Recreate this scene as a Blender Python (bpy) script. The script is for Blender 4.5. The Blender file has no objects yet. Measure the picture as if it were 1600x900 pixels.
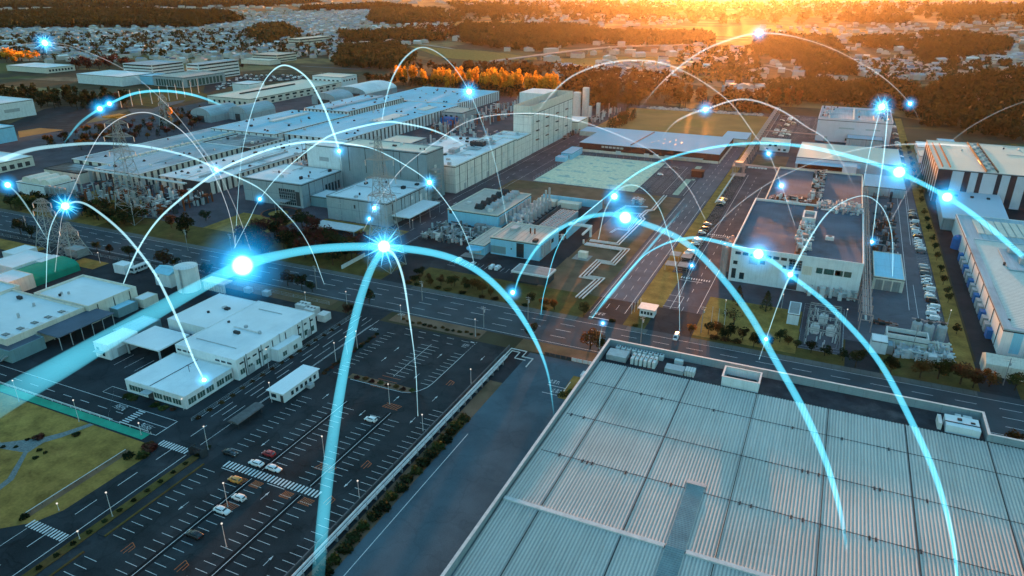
import bpy, math, random
import numpy as np
from mathutils import Vector, Matrix
R = math.radians
C = bpy.context.scene.collection
sc = bpy.context.scene
random.seed(7)

# ------------------------------------------------------------------ camera
FP, CX, CY, HC = 1109.0, 800.0, 450.0, 120.0        # focal length in photo pixels, centre, camera height
PITCH = math.atan2(475.0, FP)
YAW = math.atan2(545.0, FP*math.cos(PITCH)+475.0*math.sin(PITCH))
_fh = Vector((-math.sin(YAW), math.cos(YAW), 0)); _up = Vector((0, 0, 1))
FWD = _fh*math.cos(PITCH)-_up*math.sin(PITCH)
RGT = Vector((math.cos(YAW), math.sin(YAW), 0)); CUP = _fh*math.sin(PITCH)+_up*math.cos(PITCH)
cd = bpy.data.cameras.new('camera'); cam = bpy.data.objects.new('camera', cd); C.objects.link(cam)
cd.sensor_width = 36.0; cd.lens = 36.0*FP/1600.0; cd.clip_start = 1.0; cd.clip_end = 60000.0
cam.matrix_world = Matrix(((RGT.x, CUP.x, -FWD.x, 0), (RGT.y, CUP.y, -FWD.y, 0), (RGT.z, CUP.z, -FWD.z, HC), (0, 0, 0, 1)))
sc.camera = cam
# ------------------------------------------------------------------ light and air
SUN_AZ, SUN_EL = -9.0, 2.2      # degrees from +Y (towards -X), elevation
EXPO, SKY_STR, SUN_STR = 3.1, 0.15, 2.0
w = bpy.data.worlds.new('World'); sc.world = w; w.use_nodes = True
nt = w.node_tree; bg = nt.nodes['Background']
sky = nt.nodes.new('ShaderNodeTexSky'); sky.sky_type = 'NISHITA'; sky.sun_disc = False
sky.sun_elevation = R(SUN_EL); sky.sun_rotation = R(SUN_AZ); sky.altitude = 100; sky.air_density = 1.4; sky.dust_density = 1.5; sky.ozone_density = 2.5
tint = nt.nodes.new('ShaderNodeMix'); tint.data_type = 'RGBA'; tint.blend_type = 'MULTIPLY'; tint.inputs[0].default_value = 1.0
tint.inputs[7].default_value = (.66, .98, .96, 1); nt.links.new(sky.outputs[0], tint.inputs[6]); nt.links.new(tint.outputs[2], bg.inputs[0]); bg.inputs[1].default_value = SKY_STR
sl = bpy.data.lights.new('sun', 'SUN'); so = bpy.data.objects.new('sun', sl); C.objects.link(so)
sl.energy = SUN_STR; sl.angle = R(1.5); sl.color = (1.0, 0.33, 0.07)
_sd = Vector((-math.sin(R(SUN_AZ))*math.cos(R(SUN_EL)), -math.cos(R(SUN_AZ))*math.cos(R(SUN_EL)), -math.sin(R(SUN_EL))))
so.rotation_euler = _sd.to_track_quat('-Z', 'Y').to_euler(); so.location = (0, 0, 300)
sc.view_settings.view_transform = 'Standard'; sc.view_settings.look = 'None'; sc.view_settings.gamma = 1.0
sc.view_settings.exposure = EXPO
cy = sc.cycles; cy.use_denoising = True; cy.max_bounces = 4; cy.diffuse_bounces = 2; cy.glossy_bounces = 2
cy.transparent_max_bounces = 24; cy.volume_bounces = 0; cy.caustics_reflective = False; cy.caustics_refractive = False
cy.sample_clamp_indirect = 4.0; cy.use_adaptive_sampling = True; cy.adaptive_threshold = 0.02

# ------------------------------------------------------------------ helpers
def ray(px, py): return FWD*FP + RGT*(px-CX) - CUP*(py-CY)
def G(px, py, h=0.0):
    """map position (metres, on the level h) of a point of the survey photograph"""
    d = ray(px, py); t = (h-HC)/d.z
    return (d.x*t, d.y*t)
def proj(x, y, z):
    v = Vector((x, y, z-HC)); d = v.dot(FWD)
    return CX+FP*v.dot(RGT)/d, CY-FP*v.dot(CUP)/d, d
ORD = ['first', 'second', 'third', 'fourth', 'fifth', 'sixth', 'seventh', 'eighth', 'ninth', 'tenth', 'eleventh', 'twelfth', 'thirteenth', 'fourteenth', 'fifteenth', 'sixteenth', 'seventeenth', 'eighteenth', 'nineteenth', 'twentieth',
  'twenty-first', 'twenty-second', 'twenty-third', 'twenty-fourth', 'twenty-fifth', 'twenty-sixth', 'twenty-seventh', 'twenty-eighth', 'twenty-ninth', 'thirtieth', 'thirty-first', 'thirty-second', 'thirty-third', 'thirty-fourth', 'thirty-fifth', 'thirty-sixth', 'thirty-seventh', 'thirty-eighth', 'thirty-ninth', 'fortieth']

for _t in ('fort','fift','sixt','sevent','eight','ninet'):
    for _u in ('','-first','-second','-third','-fourth','-fifth','-sixth','-seventh','-eighth','-ninth'):
        if _t == 'fort' and not _u: continue
        ORD.append(_t+('ieth' if not _u else 'y'+_u))
ORD += ['one-hundredth']+['one-hundred-'+_o for _o in ORD[:40]]
def left_to_right(objs, text):
    for i, o in enumerate(sorted(objs, key=lambda q: proj(q.location.x, q.location.y, 0)[0])): o['label'] = text % ORD[i]
class MB:
    def __init__(s): s.v = []; s.f = []; s.m = []
    def add(s, vs, fs, mi=0):
        o = len(s.v); s.v += vs
        for f in fs: s.f.append([i+o for i in f]); s.m.append(mi)
        return s
    def box(s, x0, x1, y0, y1, z0, z1, mi=0, top=True, bottom=True):
        vs = [(x0,y0,z0),(x1,y0,z0),(x1,y1,z0),(x0,y1,z0),(x0,y0,z1),(x1,y0,z1),(x1,y1,z1),(x0,y1,z1)]
        fs = [(0,1,5,4),(1,2,6,5),(2,3,7,6),(3,0,4,7)]
        if top: fs.append((4,5,6,7))
        if bottom: fs.append((3,2,1,0))
        return s.add(vs, fs, mi)
    def bar(s, a, b, t=.2, mi=0):
        a = Vector(a); b = Vector(b); d = (b-a)
        if d.length < 1e-6: return s
        d.normalize(); u = d.cross(Vector((0,0,1)) if abs(d.z) < .9 else Vector((1,0,0))).normalized()*t/2; q = d.cross(u).normalized()*t/2
        vs = [tuple(p+k) for p in (a, b) for k in (u+q, u-q, -u-q, -u+q)]
        return s.add(vs, [(0,1,5,4),(1,2,6,5),(2,3,7,6),(3,0,4,7),(3,2,1,0),(4,5,6,7)], mi)
    def obox(s, cx, cy, lx, ly, z0, z1, ang=0, mi=0):
        c, n = math.cos(ang), math.sin(ang)
        pts = [(cx+x*c-y*n, cy+x*n+y*c) for x, y in ((-lx/2,-ly/2),(lx/2,-ly/2),(lx/2,ly/2),(-lx/2,ly/2))]
        return s.prism(pts, z0, z1, mi)
    def prism(s, pts, z0, z1, mi=0):
        n = len(pts)
        a = sum(pts[i][0]*pts[(i+1)%n][1]-pts[(i+1)%n][0]*pts[i][1] for i in range(n))
        if a < 0: pts = pts[::-1]
        vs = [(x,y,z0) for x,y in pts]+[(x,y,z1) for x,y in pts]
        fs = [(i,(i+1)%n,n+(i+1)%n,n+i) for i in range(n)]+[list(range(n,2*n)), list(range(n-1,-1,-1))]
        return s.add(vs, fs, mi)
    def flat(s, pts, z, mi=0):
        n = len(pts)
        a = sum(pts[i][0]*pts[(i+1)%n][1]-pts[(i+1)%n][0]*pts[i][1] for i in range(n))
        if a < 0: pts = pts[::-1]
        return s.add([(x,y,z) for x,y in pts], [list(range(n))], mi)
    def rect(s, x0, x1, y0, y1, z, mi=0): return s.flat([(x0,y0),(x1,y0),(x1,y1),(x0,y1)], z, mi)
    def line(s, x0, y0, x1, y1, z, w=.15, mi=0):
        dx, dy = x1-x0, y1-y0; l = math.hypot(dx, dy) or 1; nx, ny = -dy/l*w/2, dx/l*w/2
        return s.flat([(x0+nx,y0+ny),(x0-nx,y0-ny),(x1-nx,y1-ny),(x1+nx,y1+ny)], z, mi)
    def dashes(s, x0, y0, x1, y1, z, w=.18, on=5, off=5, mi=0):
        l = math.hypot(x1-x0, y1-y0); t = 0
        while t < l:
            e = min(t+on, l); s.line(x0+(x1-x0)*t/l, y0+(y1-y0)*t/l, x0+(x1-x0)*e/l, y0+(y1-y0)*e/l, z, w, mi); t += on+off
        return s
    def cyl(s, x, y, z0, z1, r, n=14, r2=None, mi=0):
        r2 = r if r2 is None else r2
        a = [2*math.pi*i/n for i in range(n)]
        vs = [(x+r*math.cos(t), y+r*math.sin(t), z0) for t in a]+[(x+r2*math.cos(t), y+r2*math.sin(t), z1) for t in a]
        return s.add(vs, [(i,(i+1)%n,n+(i+1)%n,n+i) for i in range(n)]+[list(range(n,2*n)), list(range(n-1,-1,-1))], mi)
    def lathe(s, x, y, prof, n=14, mi=0):
        a = [2*math.pi*i/n for i in range(n)]
        vs = [(x+r*math.cos(t), y+r*math.sin(t), z) for r, z in prof for t in a]; fs = []
        for k in range(len(prof)-1):
            fs += [(k*n+i, k*n+(i+1)%n, (k+1)*n+(i+1)%n, (k+1)*n+i) for i in range(n)]
        fs.append(list(range((len(prof)-1)*n, len(prof)*n)))
        return s.add(vs, fs, mi)
    def hcyl(s, x0, x1, y, z, r, n=10, axis='x', mi=0):
        a = [2*math.pi*i/n for i in range(n)]
        if axis == 'x': vs = [(X, y+r*math.cos(t), z+r*math.sin(t)) for X in (x0, x1) for t in a]
        else: vs = [(y+r*math.cos(t), X, z+r*math.sin(t)) for X in (x0, x1) for t in a]
        return s.add(vs, [(i,(i+1)%n,n+(i+1)%n,n+i) for i in range(n)]+[list(range(n,2*n)), list(range(n-1,-1,-1))], mi)
    def tube(s, pts, r, n=6, mi=0):
        P = [Vector(p) for p in pts]; rs = r if isinstance(r, (list, tuple)) else [r]*len(P); o = []
        for i, p in enumerate(P):
            d = (P[min(i+1, len(P)-1)]-P[max(i-1, 0)]).normalized()
            u = d.cross(Vector((0,0,1)) if abs(d.z) < .95 else Vector((1,0,0))).normalized(); q = u.cross(d)
            for k in range(n):
                t = 2*math.pi*k/n; o.append(tuple(p+(u*math.cos(t)+q*math.sin(t))*rs[i]))
        m = len(P)
        return s.add(o, [(i*n+k, i*n+(k+1)%n, (i+1)*n+(k+1)%n, (i+1)*n+k) for i in range(m-1) for k in range(n)]+[list(range(n-1,-1,-1)), list(range((m-1)*n, m*n))], mi)
    def gable(s, x0, x1, y0, y1, z0, ze, zr, axis='x', mi=0, mr=None):
        """walls and a two-sided roof in one closed body; ridge along axis"""
        mr = mi if mr is None else mr
        if axis == 'x':
            ym = (y0+y1)/2; vs = [(x0,y0,z0),(x1,y0,z0),(x1,y1,z0),(x0,y1,z0),(x0,y0,ze),(x1,y0,ze),(x1,y1,ze),(x0,y1,ze),(x0,ym,zr),(x1,ym,zr)]
            s.add(vs, [(0,1,5,4),(2,3,7,6),(1,2,6,9,5),(3,0,4,8,7)], mi); o = len(s.v)-10
            s.add([vs[4],vs[5],vs[9],vs[8],vs[6],vs[7]], [(0,1,2,3),(4,5,3,2)], mr)
        else:
            xm = (x0+x1)/2; vs = [(x0,y0,z0),(x1,y0,z0),(x1,y1,z0),(x0,y1,z0),(x0,y0,ze),(x1,y0,ze),(x1,y1,ze),(x0,y1,ze),(xm,y0,zr),(xm,y1,zr)]
            s.add(vs, [(0,1,5,8,4),(2,3,7,9,6),(1,2,6,5),(3,0,4,7)], mi)
            s.add([vs[4],vs[8],vs[9],vs[7],vs[5],vs[6]], [(0,1,2,3),(1,4,5,2)], mr)
        return s
    def barrel(s, x0, x1, y0, y1, z0, ze, rise, axis='y', n=12, mi=0, mr=None):
        """building with a curved roof running along axis"""
        mr = mi if mr is None else mr
        a0, a1, b0, b1 = (x0,x1,y0,y1) if axis == 'y' else (y0,y1,x0,x1)
        arc = [(a0+(a1-a0)*(1-math.cos(math.pi*i/n))/2, ze+rise*math.sin(math.pi*i/n)) for i in range(n+1)]
        P = lambda a, b, z: (a, b, z) if axis == 'y' else (b, a, z)
        for i in range(n):
            s.add([P(arc[i][0],b0,arc[i][1]),P(arc[i+1][0],b0,arc[i+1][1]),P(arc[i+1][0],b1,arc[i+1][1]),P(arc[i][0],b1,arc[i][1])], [(0,1,2,3)], mr)
        for b in (b0, b1):
            s.add([P(a0,b,z0)]+[P(a,b,z) for a, z in arc]+[P(a1,b,z0)], [list(range(n+3))], mi)
        for a in (a0, a1): s.add([P(a,b0,z0),P(a,b1,z0),P(a,b1,ze),P(a,b0,ze)], [(0,1,2,3)], mi)
        return s
    def build(s, name, mats, parent=None, smooth=False, loc=None):
        if not s.v: return None
        me = bpy.data.meshes.new(name)
        L = Vector(loc) if loc is not None else (parent_world(parent) if parent else Vector((0,0,0)))
        va = np.array(s.v, dtype=np.float64)-np.array(L)
        me.from_pydata([tuple(p) for p in va], [], s.f)
        if not isinstance(mats, (list, tuple)): mats = [mats]
        for m in mats: me.materials.append(M[m] if isinstance(m, str) else m)
        me.polygons.foreach_set('material_index', s.m)
        if smooth: me.polygons.foreach_set('use_smooth', [True]*len(s.f))
        o = bpy.data.objects.new(name, me); C.objects.link(o)
        if parent: o.parent = parent
        elif loc is not None: o.location = loc
        return o
def parent_world(p):
    v = Vector(p.location)
    while p.parent: p = p.parent; v = v+Vector(p.location)
    return v
def tag(o, label=None, cat=None, group=None, kind=None):
    if label: o['label'] = label
    if cat: o['category'] = cat
    if group: o['group'] = group
    if kind: o['kind'] = kind
    return o
def struct(o, kind='structure'): o['kind'] = kind; return o
def thing(name, label, cat, loc, group=None, rz=0):
    o = bpy.data.objects.new(name, None); C.objects.link(o); o.location = loc; o.rotation_euler = (0,0,rz); o.empty_display_size = .5
    return tag(o, label, cat, group)
KIDS = {}
def dup(root, loc, rz=0, label=None, scale=None, color=None, group=None):
    r = root.copy(); C.objects.link(r); r.location = loc; r.rotation_euler = (0,0,rz)
    if label: r['label'] = label
    if group: r['group'] = group
    if scale: r.scale = scale if isinstance(scale, tuple) else (scale,)*3
    if color: r.color = color
    if root.name not in KIDS: KIDS[root.name] = [(c, list(c.children)) for c in root.children]
    for c, gs in KIDS[root.name]:
        k = c.copy(); C.objects.link(k); k.parent = r
        if color: k.color = color
        for g in gs:
            q = g.copy(); C.objects.link(q); q.parent = k
            if color: q.color = color
    return r

# ------------------------------------------------------------------ materials
M = {}
def _n(nt, t, **k):
    n = nt.nodes.new(t)
    for a, b in k.items(): setattr(n, a, b)
    return n
def _math(nt, op, a, b=None, c=None):
    n = nt.nodes.new('ShaderNodeMath'); n.operation = op
    for i, x in enumerate((a, b, c)):
        if x is None: continue
        if isinstance(x, (int, float)): n.inputs[i].default_value = x
        else: nt.links.new(x, n.inputs[i])
    return n.outputs[0]
def _mix(nt, f, a, b, bt='MIX'):
    n = nt.nodes.new('ShaderNodeMix'); n.data_type = 'RGBA'; n.blend_type = bt
    for i, x in ((0, f), (6, a), (7, b)):
        if isinstance(x, (int, float)): n.inputs[i].default_value = x
        elif isinstance(x, tuple): n.inputs[i].default_value = (*x, 1)
        else: nt.links.new(x, n.inputs[i])
    return n.outputs[2]
def _noise(nt, vec, scale, detail=4, rough=.55):
    n = nt.nodes.new('ShaderNodeTexNoise'); n.inputs['Scale'].default_value = scale; n.inputs['Detail'].default_value = detail; n.inputs['Roughness'].default_value = rough
    nt.links.new(vec, n.inputs['Vector']); return n.outputs['Fac']
def _map(nt, v, a, b, c=0., d=1.):
    n = nt.nodes.new('ShaderNodeMapRange'); nt.links.new(v, n.inputs[0])
    for i, x in enumerate((a, b, c, d)): n.inputs[i+1].default_value = x
    return n.outputs[0]
def mat(name, col, rough=.8, metal=0., amp=.18, scale=.35, fine=3., col2=None, c2=(.52,.68), s2=.06, bump=0., ribs=None, seams=None, seamcol=.55, streak=0., oc=False, rnd=0., spec=.05, run=0., crack=0., transl=0.):
    """procedural surface: two scales of variation, a second colour in patches, ribs (axis,period,depth), seams [(axis,period,width)], rain streaks"""
    m = bpy.data.materials.new(name); m.use_nodes = True; nt = m.node_tree; M[name] = m
    b = nt.nodes['Principled BSDF']; b.inputs['Metallic'].default_value = metal; b.inputs['Specular IOR Level'].default_value = spec
    geo = _n(nt, 'ShaderNodeNewGeometry'); pos = geo.outputs['Position']
    sep = _n(nt, 'ShaderNodeSeparateXYZ'); nt.links.new(pos, sep.inputs[0])
    base = tuple(col)
    if oc:
        oi = _n(nt, 'ShaderNodeObjectInfo'); c = oi.outputs['Color']
    else:
        rgb = _n(nt, 'ShaderNodeRGB'); rgb.outputs[0].default_value = (*base, 1); c = rgb.outputs[0]
    if col2: c = _mix(nt, _map(nt, _noise(nt, pos, s2, 5, .6), *c2), c, tuple(col2))
    f = _math(nt, 'ADD', _math(nt, 'MULTIPLY', _map(nt, _noise(nt, pos, scale, 4), .3, .7, -1, 1), amp), _math(nt, 'MULTIPLY', _map(nt, _noise(nt, pos, fine, 3), .3, .7, -1, 1), amp*.5))
    if streak:
        mp = _n(nt, 'ShaderNodeMapping'); mp.inputs['Scale'].default_value = (1, 1, .06); nt.links.new(pos, mp.inputs[0])
        f = _math(nt, 'ADD', f, _math(nt, 'MULTIPLY', _map(nt, _noise(nt, mp.outputs[0], 1.6, 4), .5, .75, 0, -1), streak))
    if run:
        mp = _n(nt, 'ShaderNodeMapping'); mp.inputs['Scale'].default_value = (1, .035, 1); nt.links.new(pos, mp.inputs[0])
        f = _math(nt, 'ADD', f, _math(nt, 'MULTIPLY', _map(nt, _noise(nt, mp.outputs[0], .9, 5, .7), .45, .75, 0.1, -1), run))
    if crack:
        wv = _n(nt, 'ShaderNodeVectorMath'); wv.operation = 'ADD'; nt.links.new(pos, wv.inputs[0])
        nz = _n(nt, 'ShaderNodeTexNoise'); nz.inputs['Scale'].default_value = .25; nt.links.new(pos, nz.inputs['Vector']); sc3 = _n(nt, 'ShaderNodeVectorMath'); sc3.operation = 'SCALE'; sc3.inputs['Scale'].default_value = 5; nt.links.new(nz.outputs['Color'], sc3.inputs[0]); nt.links.new(sc3.outputs[0], wv.inputs[1])
        vo = _n(nt, 'ShaderNodeTexVoronoi'); vo.feature = 'DISTANCE_TO_EDGE'; vo.inputs['Scale'].default_value = .085; nt.links.new(wv.outputs[0], vo.inputs['Vector'])
        vb = _n(nt, 'ShaderNodeTexVoronoi'); vb.inputs['Scale'].default_value = .06; nt.links.new(wv.outputs[0], vb.inputs['Vector']); sb = _n(nt, 'ShaderNodeSeparateColor'); nt.links.new(vb.outputs['Color'], sb.inputs[0])
        f = _math(nt, 'ADD', f, _math(nt, 'MULTIPLY', _map(nt, vo.outputs['Distance'], .0, .035, -1, 0), crack)); f = _math(nt, 'ADD', f, _map(nt, sb.outputs[0], 0, 1, -crack*.6, crack*.6))
    if rnd:
        oi2 = _n(nt, 'ShaderNodeObjectInfo'); f = _math(nt, 'ADD', f, _map(nt, oi2.outputs['Random'], 0, 1, -rnd, rnd))
    fac = _math(nt, 'ADD', f, 1.0)
    if seams:
        nrm = _n(nt, 'ShaderNodeSeparateXYZ'); nt.links.new(geo.outputs['True Normal'], nrm.inputs[0])
        for ax, per, wd in seams:
            i = 'xyz'.index(ax); co = sep.outputs[i]
            fr = _math(nt, 'FRACT', _math(nt, 'DIVIDE', co, per)); ln = _math(nt, 'LESS_THAN', fr, wd/per)
            ln = _math(nt, 'MULTIPLY', ln, _math(nt, 'LESS_THAN', _math(nt, 'ABSOLUTE', nrm.outputs[i]), .5))
            fac = _math(nt, 'MULTIPLY', fac, _math(nt, 'SUBTRACT', 1.0, _math(nt, 'MULTIPLY', ln, 1-seamcol)))
    hsv = _n(nt, 'ShaderNodeHueSaturation'); nt.links.new(c, hsv.inputs['Color']); nt.links.new(fac, hsv.inputs['Value'])
    nt.links.new(hsv.outputs[0], b.inputs['Base Color'])
    nt.links.new(_map(nt, _noise(nt, pos, scale*2, 3), .3, .7, max(0,rough-.12), min(1,rough+.12)), b.inputs['Roughness'])
    h = None
    if ribs:
        ax, per, dep = ribs
        co = sep.outputs['xyz'.index(ax)]
        h = _math(nt, 'MULTIPLY', _math(nt, 'PINGPONG', _math(nt, 'DIVIDE', co, per), .5), dep*2)
    if bump:
        hb = _math(nt, 'MULTIPLY', _noise(nt, pos, fine*1.5, 3), bump); h = hb if h is None else _math(nt, 'ADD', h, hb)
    if transl:
        tr = _n(nt, 'ShaderNodeBsdfTranslucent'); nt.links.new(hsv.outputs[0], tr.inputs[0]); mx = _n(nt, 'ShaderNodeMixShader'); mx.inputs[0].default_value = transl
        nt.links.new(b.outputs[0], mx.inputs[1]); nt.links.new(tr.outputs[0], mx.inputs[2]); nt.links.new(mx.outputs[0], nt.nodes['Material Output'].inputs[0])
    if h is not None:
        bn = _n(nt, 'ShaderNodeBump'); bn.inputs['Distance'].default_value = 1.0; bn.inputs['Strength'].default_value = .8
        nt.links.new(h, bn.inputs['Height']); nt.links.new(bn.outputs[0], b.inputs['Normal'])
    return m
mat('asphalt', (.029,.037,.043), .95, crack=.22, amp=.26, scale=.12, col2=(.040,.046,.052), s2=.03, bump=.02)
mat('asphalt_lot', (.030,.037,.042), .95, crack=.22, amp=.30, scale=.15, col2=(.034,.040,.045), s2=.05)
mat('asphalt_old', (.085,.125,.150), .95, crack=.10, amp=.16, scale=.10, col2=(.070,.103,.125), s2=.04, c2=(.4,.7), spec=0)
mat('asphalt_warm', (.080,.078,.092), .95, crack=.15, amp=.2, scale=.1, col2=(.115,.108,.122), s2=.03)
mat('asphalt_light', (.13,.135,.155), .95, crack=.12, amp=.15, scale=.1, col2=(.10,.102,.118), s2=.03)
mat('walk', (.12,.125,.12), .9, amp=.15, seams=[('x',3,.1),('y',3,.1)])
mat('concrete', (.30,.30,.29), .85, amp=.14, streak=.2)
mat('concrete_dark', (.12,.125,.13), .85, amp=.2, streak=.25)
mat('mesh_ground', (.74,.70,.50), .9, amp=.16, scale=.5, col2=(.40,.50,.42), s2=.12, c2=(.55,.62))
mat('dirt', (.19,.115,.075), .95, amp=.25, scale=.15, col2=(.12,.09,.05), s2=.035, c2=(.45,.6), bump=.05)
mat('grass', (.27,.165,.045), .95, amp=.34, scale=.2, fine=1.2, col2=(.29,.17,.05), s2=.09, bump=.08)
mat('grass_dark', (.105,.080,.024), .95, amp=.3, scale=.2, fine=1.2, col2=(.13,.075,.028), s2=.06, bump=.1)
mat('field', (.42,.20,.07), .95, amp=.16, scale=.05, col2=(.27,.17,.05), s2=.012)
mat('paint_white', (.62,.64,.64), .7, amp=.15, scale=1.2, spec=.3)
mat('paint_orange', (.55,.16,.06), .7, amp=.2, scale=1.2)
mat('kerb_green', (.03,.30,.20), .7, amp=.15)
mat('kerb_grey', (.26,.27,.26), .85, amp=.15)
mat('path_stone', (.17,.19,.19), .9, amp=.25, scale=1.5)
mat('white_wall', (.70,.75,.76), .6, amp=.07, streak=.16, seams=[('x',3.0,.07),('y',3.0,.07)], seamcol=.8)
mat('cream_wall', (.68,.64,.55), .65, amp=.08, streak=.18, seams=[('x',4.0,.08),('y',4.0,.08)], seamcol=.75)
mat('grey_wall', (.33,.40,.43), .6, amp=.07, streak=.2, seams=[('x',12.0,.35),('y',12.0,.35),('z',6.7,.18)], seamcol=.6)
mat('grey_panel', (.27,.34,.37), .6, amp=.06, streak=.14, seams=[('x',6.5,.12),('y',8,.12),('z',.6,.05)], seamcol=.75)
mat('blue_wall', (.24,.58,.76), .6, amp=.06, streak=.12, seams=[('x',5,.07),('y',5,.07)], seamcol=.82)
mat('teal_wall', (.18,.30,.33), .6, amp=.07, streak=.14, seams=[('x',6,.08),('y',6,.08)], seamcol=.8)
mat('brown_wall', (.085,.035,.030), .7, amp=.1, seams=[('x',1.2,.1)], seamcol=.7)
mat('dark_wall', (.06,.065,.07), .6, amp=.15)
mat('dark_panel', (.055,.045,.055), .6, amp=.08)
mat('lilac_panel', (.62,.60,.66), .6, amp=.05, seams=[('x',1.5,.05)], seamcol=.85)
mat('silver_panel', (.76,.74,.69), .55, amp=.08, streak=.2, seams=[('y',7.5,.4),('x',12,.3),('z',5.5,.2)], seamcol=.6)
mat('roof_white', (.72,.79,.81), .6, amp=.07, scale=.08, streak=0, seams=[('x',3.0,.06)], seamcol=.86, ribs=('x',.5,.02), col2=(.60,.68,.71), s2=.05)
mat('roof_white_y', (.70,.78,.80), .6, amp=.07, scale=.08, seams=[('y',3.0,.06)], seamcol=.86, ribs=('y',.5,.02), col2=(.60,.68,.71), s2=.05)
mat('roof_teal', (.30,.62,.76), .8, run=.15, amp=.08, scale=.06, seams=[('y',9,.2),('x',16,.2)], seamcol=.75, col2=(.28,.53,.65), s2=.03)
mat('roof_grey', (.32,.46,.52), .8, run=.25, amp=.12, scale=.06, seams=[('x',12,.2)], seamcol=.7, col2=(.24,.34,.39), s2=.04)
mat('roof_dark', (.10,.135,.18), .9, amp=.2, scale=.08, seams=[('x',2.4,.08)], seamcol=.8, col2=(.07,.072,.08), s2=.05)
mat('roof_rust', (.14,.10,.09), .75, amp=.3, scale=.1, seams=[('y',5,.6)], seamcol=.5, col2=(.30,.34,.36), s2=.02, c2=(.48,.55))
mat('roof_blue', (.50,.58,.66), .8, amp=.05, scale=.05, seams=[('y',2.0,.08)], seamcol=.85, spec=0)
mat('roof_cream', (.74,.66,.54), .6, amp=.05, scale=.05, seams=[('y',6,.12)], seamcol=.85)
mat('roof_stripe', (.66,.66,.60), .6, amp=.05, seams=[('y',1.6,.35)], seamcol=.55)
mat('roof_warm', (.52,.46,.40), .6, amp=.08, seams=[('x',2.8,.25)], seamcol=.5)
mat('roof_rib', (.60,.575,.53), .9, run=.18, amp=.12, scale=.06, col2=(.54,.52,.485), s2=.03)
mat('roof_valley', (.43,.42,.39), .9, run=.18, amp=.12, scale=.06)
mat('strip_metal', (.27,.33,.34), .8, amp=.15)
mat('roof_membrane', (.045,.045,.052), .8, amp=.35, scale=.3, col2=(.085,.08,.085), s2=.12)
mat('glass', (.02,.04,.05), .12, amp=.2, scale=1.5, spec=.8)
mat('glass_green', (.05,.11,.10), .15, amp=.3, scale=1.5, spec=.8)
mat('metal', (.38,.42,.44), .5, metal=.1, amp=.12, scale=1)
mat('metal_white', (.60,.61,.60), .5, amp=.12, scale=.8)
mat('metal_pink', (.42,.30,.28), .6, amp=.15)
mat('metal_dark', (.05,.055,.06), .7, metal=0, amp=.2)
mat('steel_lattice', (.36,.38,.37), .55, metal=.3, amp=.1)
mat('rust', (.22,.07,.035), .8, amp=.3)
mat('orange', (.60,.22,.03), .6, amp=.2)
mat('red', (.45,.03,.03), .5, amp=.15)
mat('blue', (.03,.16,.42), .5, amp=.15)
mat('green_tarp', (.02,.26,.17), .55, amp=.1, ribs=('y',1.6,.03))
mat('car_paint', (1,1,1), .3, amp=.03, oc=True, spec=.6)
mat('tyre', (.015,.015,.016), .9)
mat('lamp_white', (.75,.75,.72), .4, amp=.03)
mat('bark', (.06,.045,.032), .9, amp=.3)
mat('rubble', (.42,.37,.33), .9, amp=.35, scale=.6)
mat('house_roof', (1,1,1), .7, amp=.1, oc=True)
mat('house_wall', (.50,.48,.44), .8, amp=.1, rnd=.3)
def foliage(name, a, b, rnd=.35, tl=.25):
    m = mat(name, a, .85, amp=.40, scale=.22, fine=1.3, col2=b, s2=.35, c2=(.42,.62), rnd=rnd, spec=.05, transl=tl); return m
foliage('leaf_dark', (.018,.028,.014), (.040,.048,.018))
foliage('leaf_green', (.040,.060,.018), (.065,.065,.022))
foliage('leaf_brown', (.085,.040,.020), (.060,.045,.018))
foliage('leaf_red', (.11,.030,.026), (.075,.045,.028))
foliage('leaf_gold', (.80,.42,.05), (.62,.26,.03), .22, .5)
foliage('leaf_olive', (.085,.060,.022), (.13,.060,.020), .35, .4)
# lamps that give light: the small street-lamp globes
def glow(name, col, st):
    m = bpy.data.materials.new(name); m.use_nodes = True; nt = m.node_tree; nt.nodes.clear(); M[name] = m
    e = nt.nodes.new('ShaderNodeEmission'); e.inputs[0].default_value = (*col, 1); e.inputs[1].default_value = st
    o = nt.nodes.new('ShaderNodeOutputMaterial'); nt.links.new(e.outputs[0], o.inputs[0]); m.cycles.emission_sampling = 'NONE'
    return m
glow('globe_glow', (1,.95,.85), .12)
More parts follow.
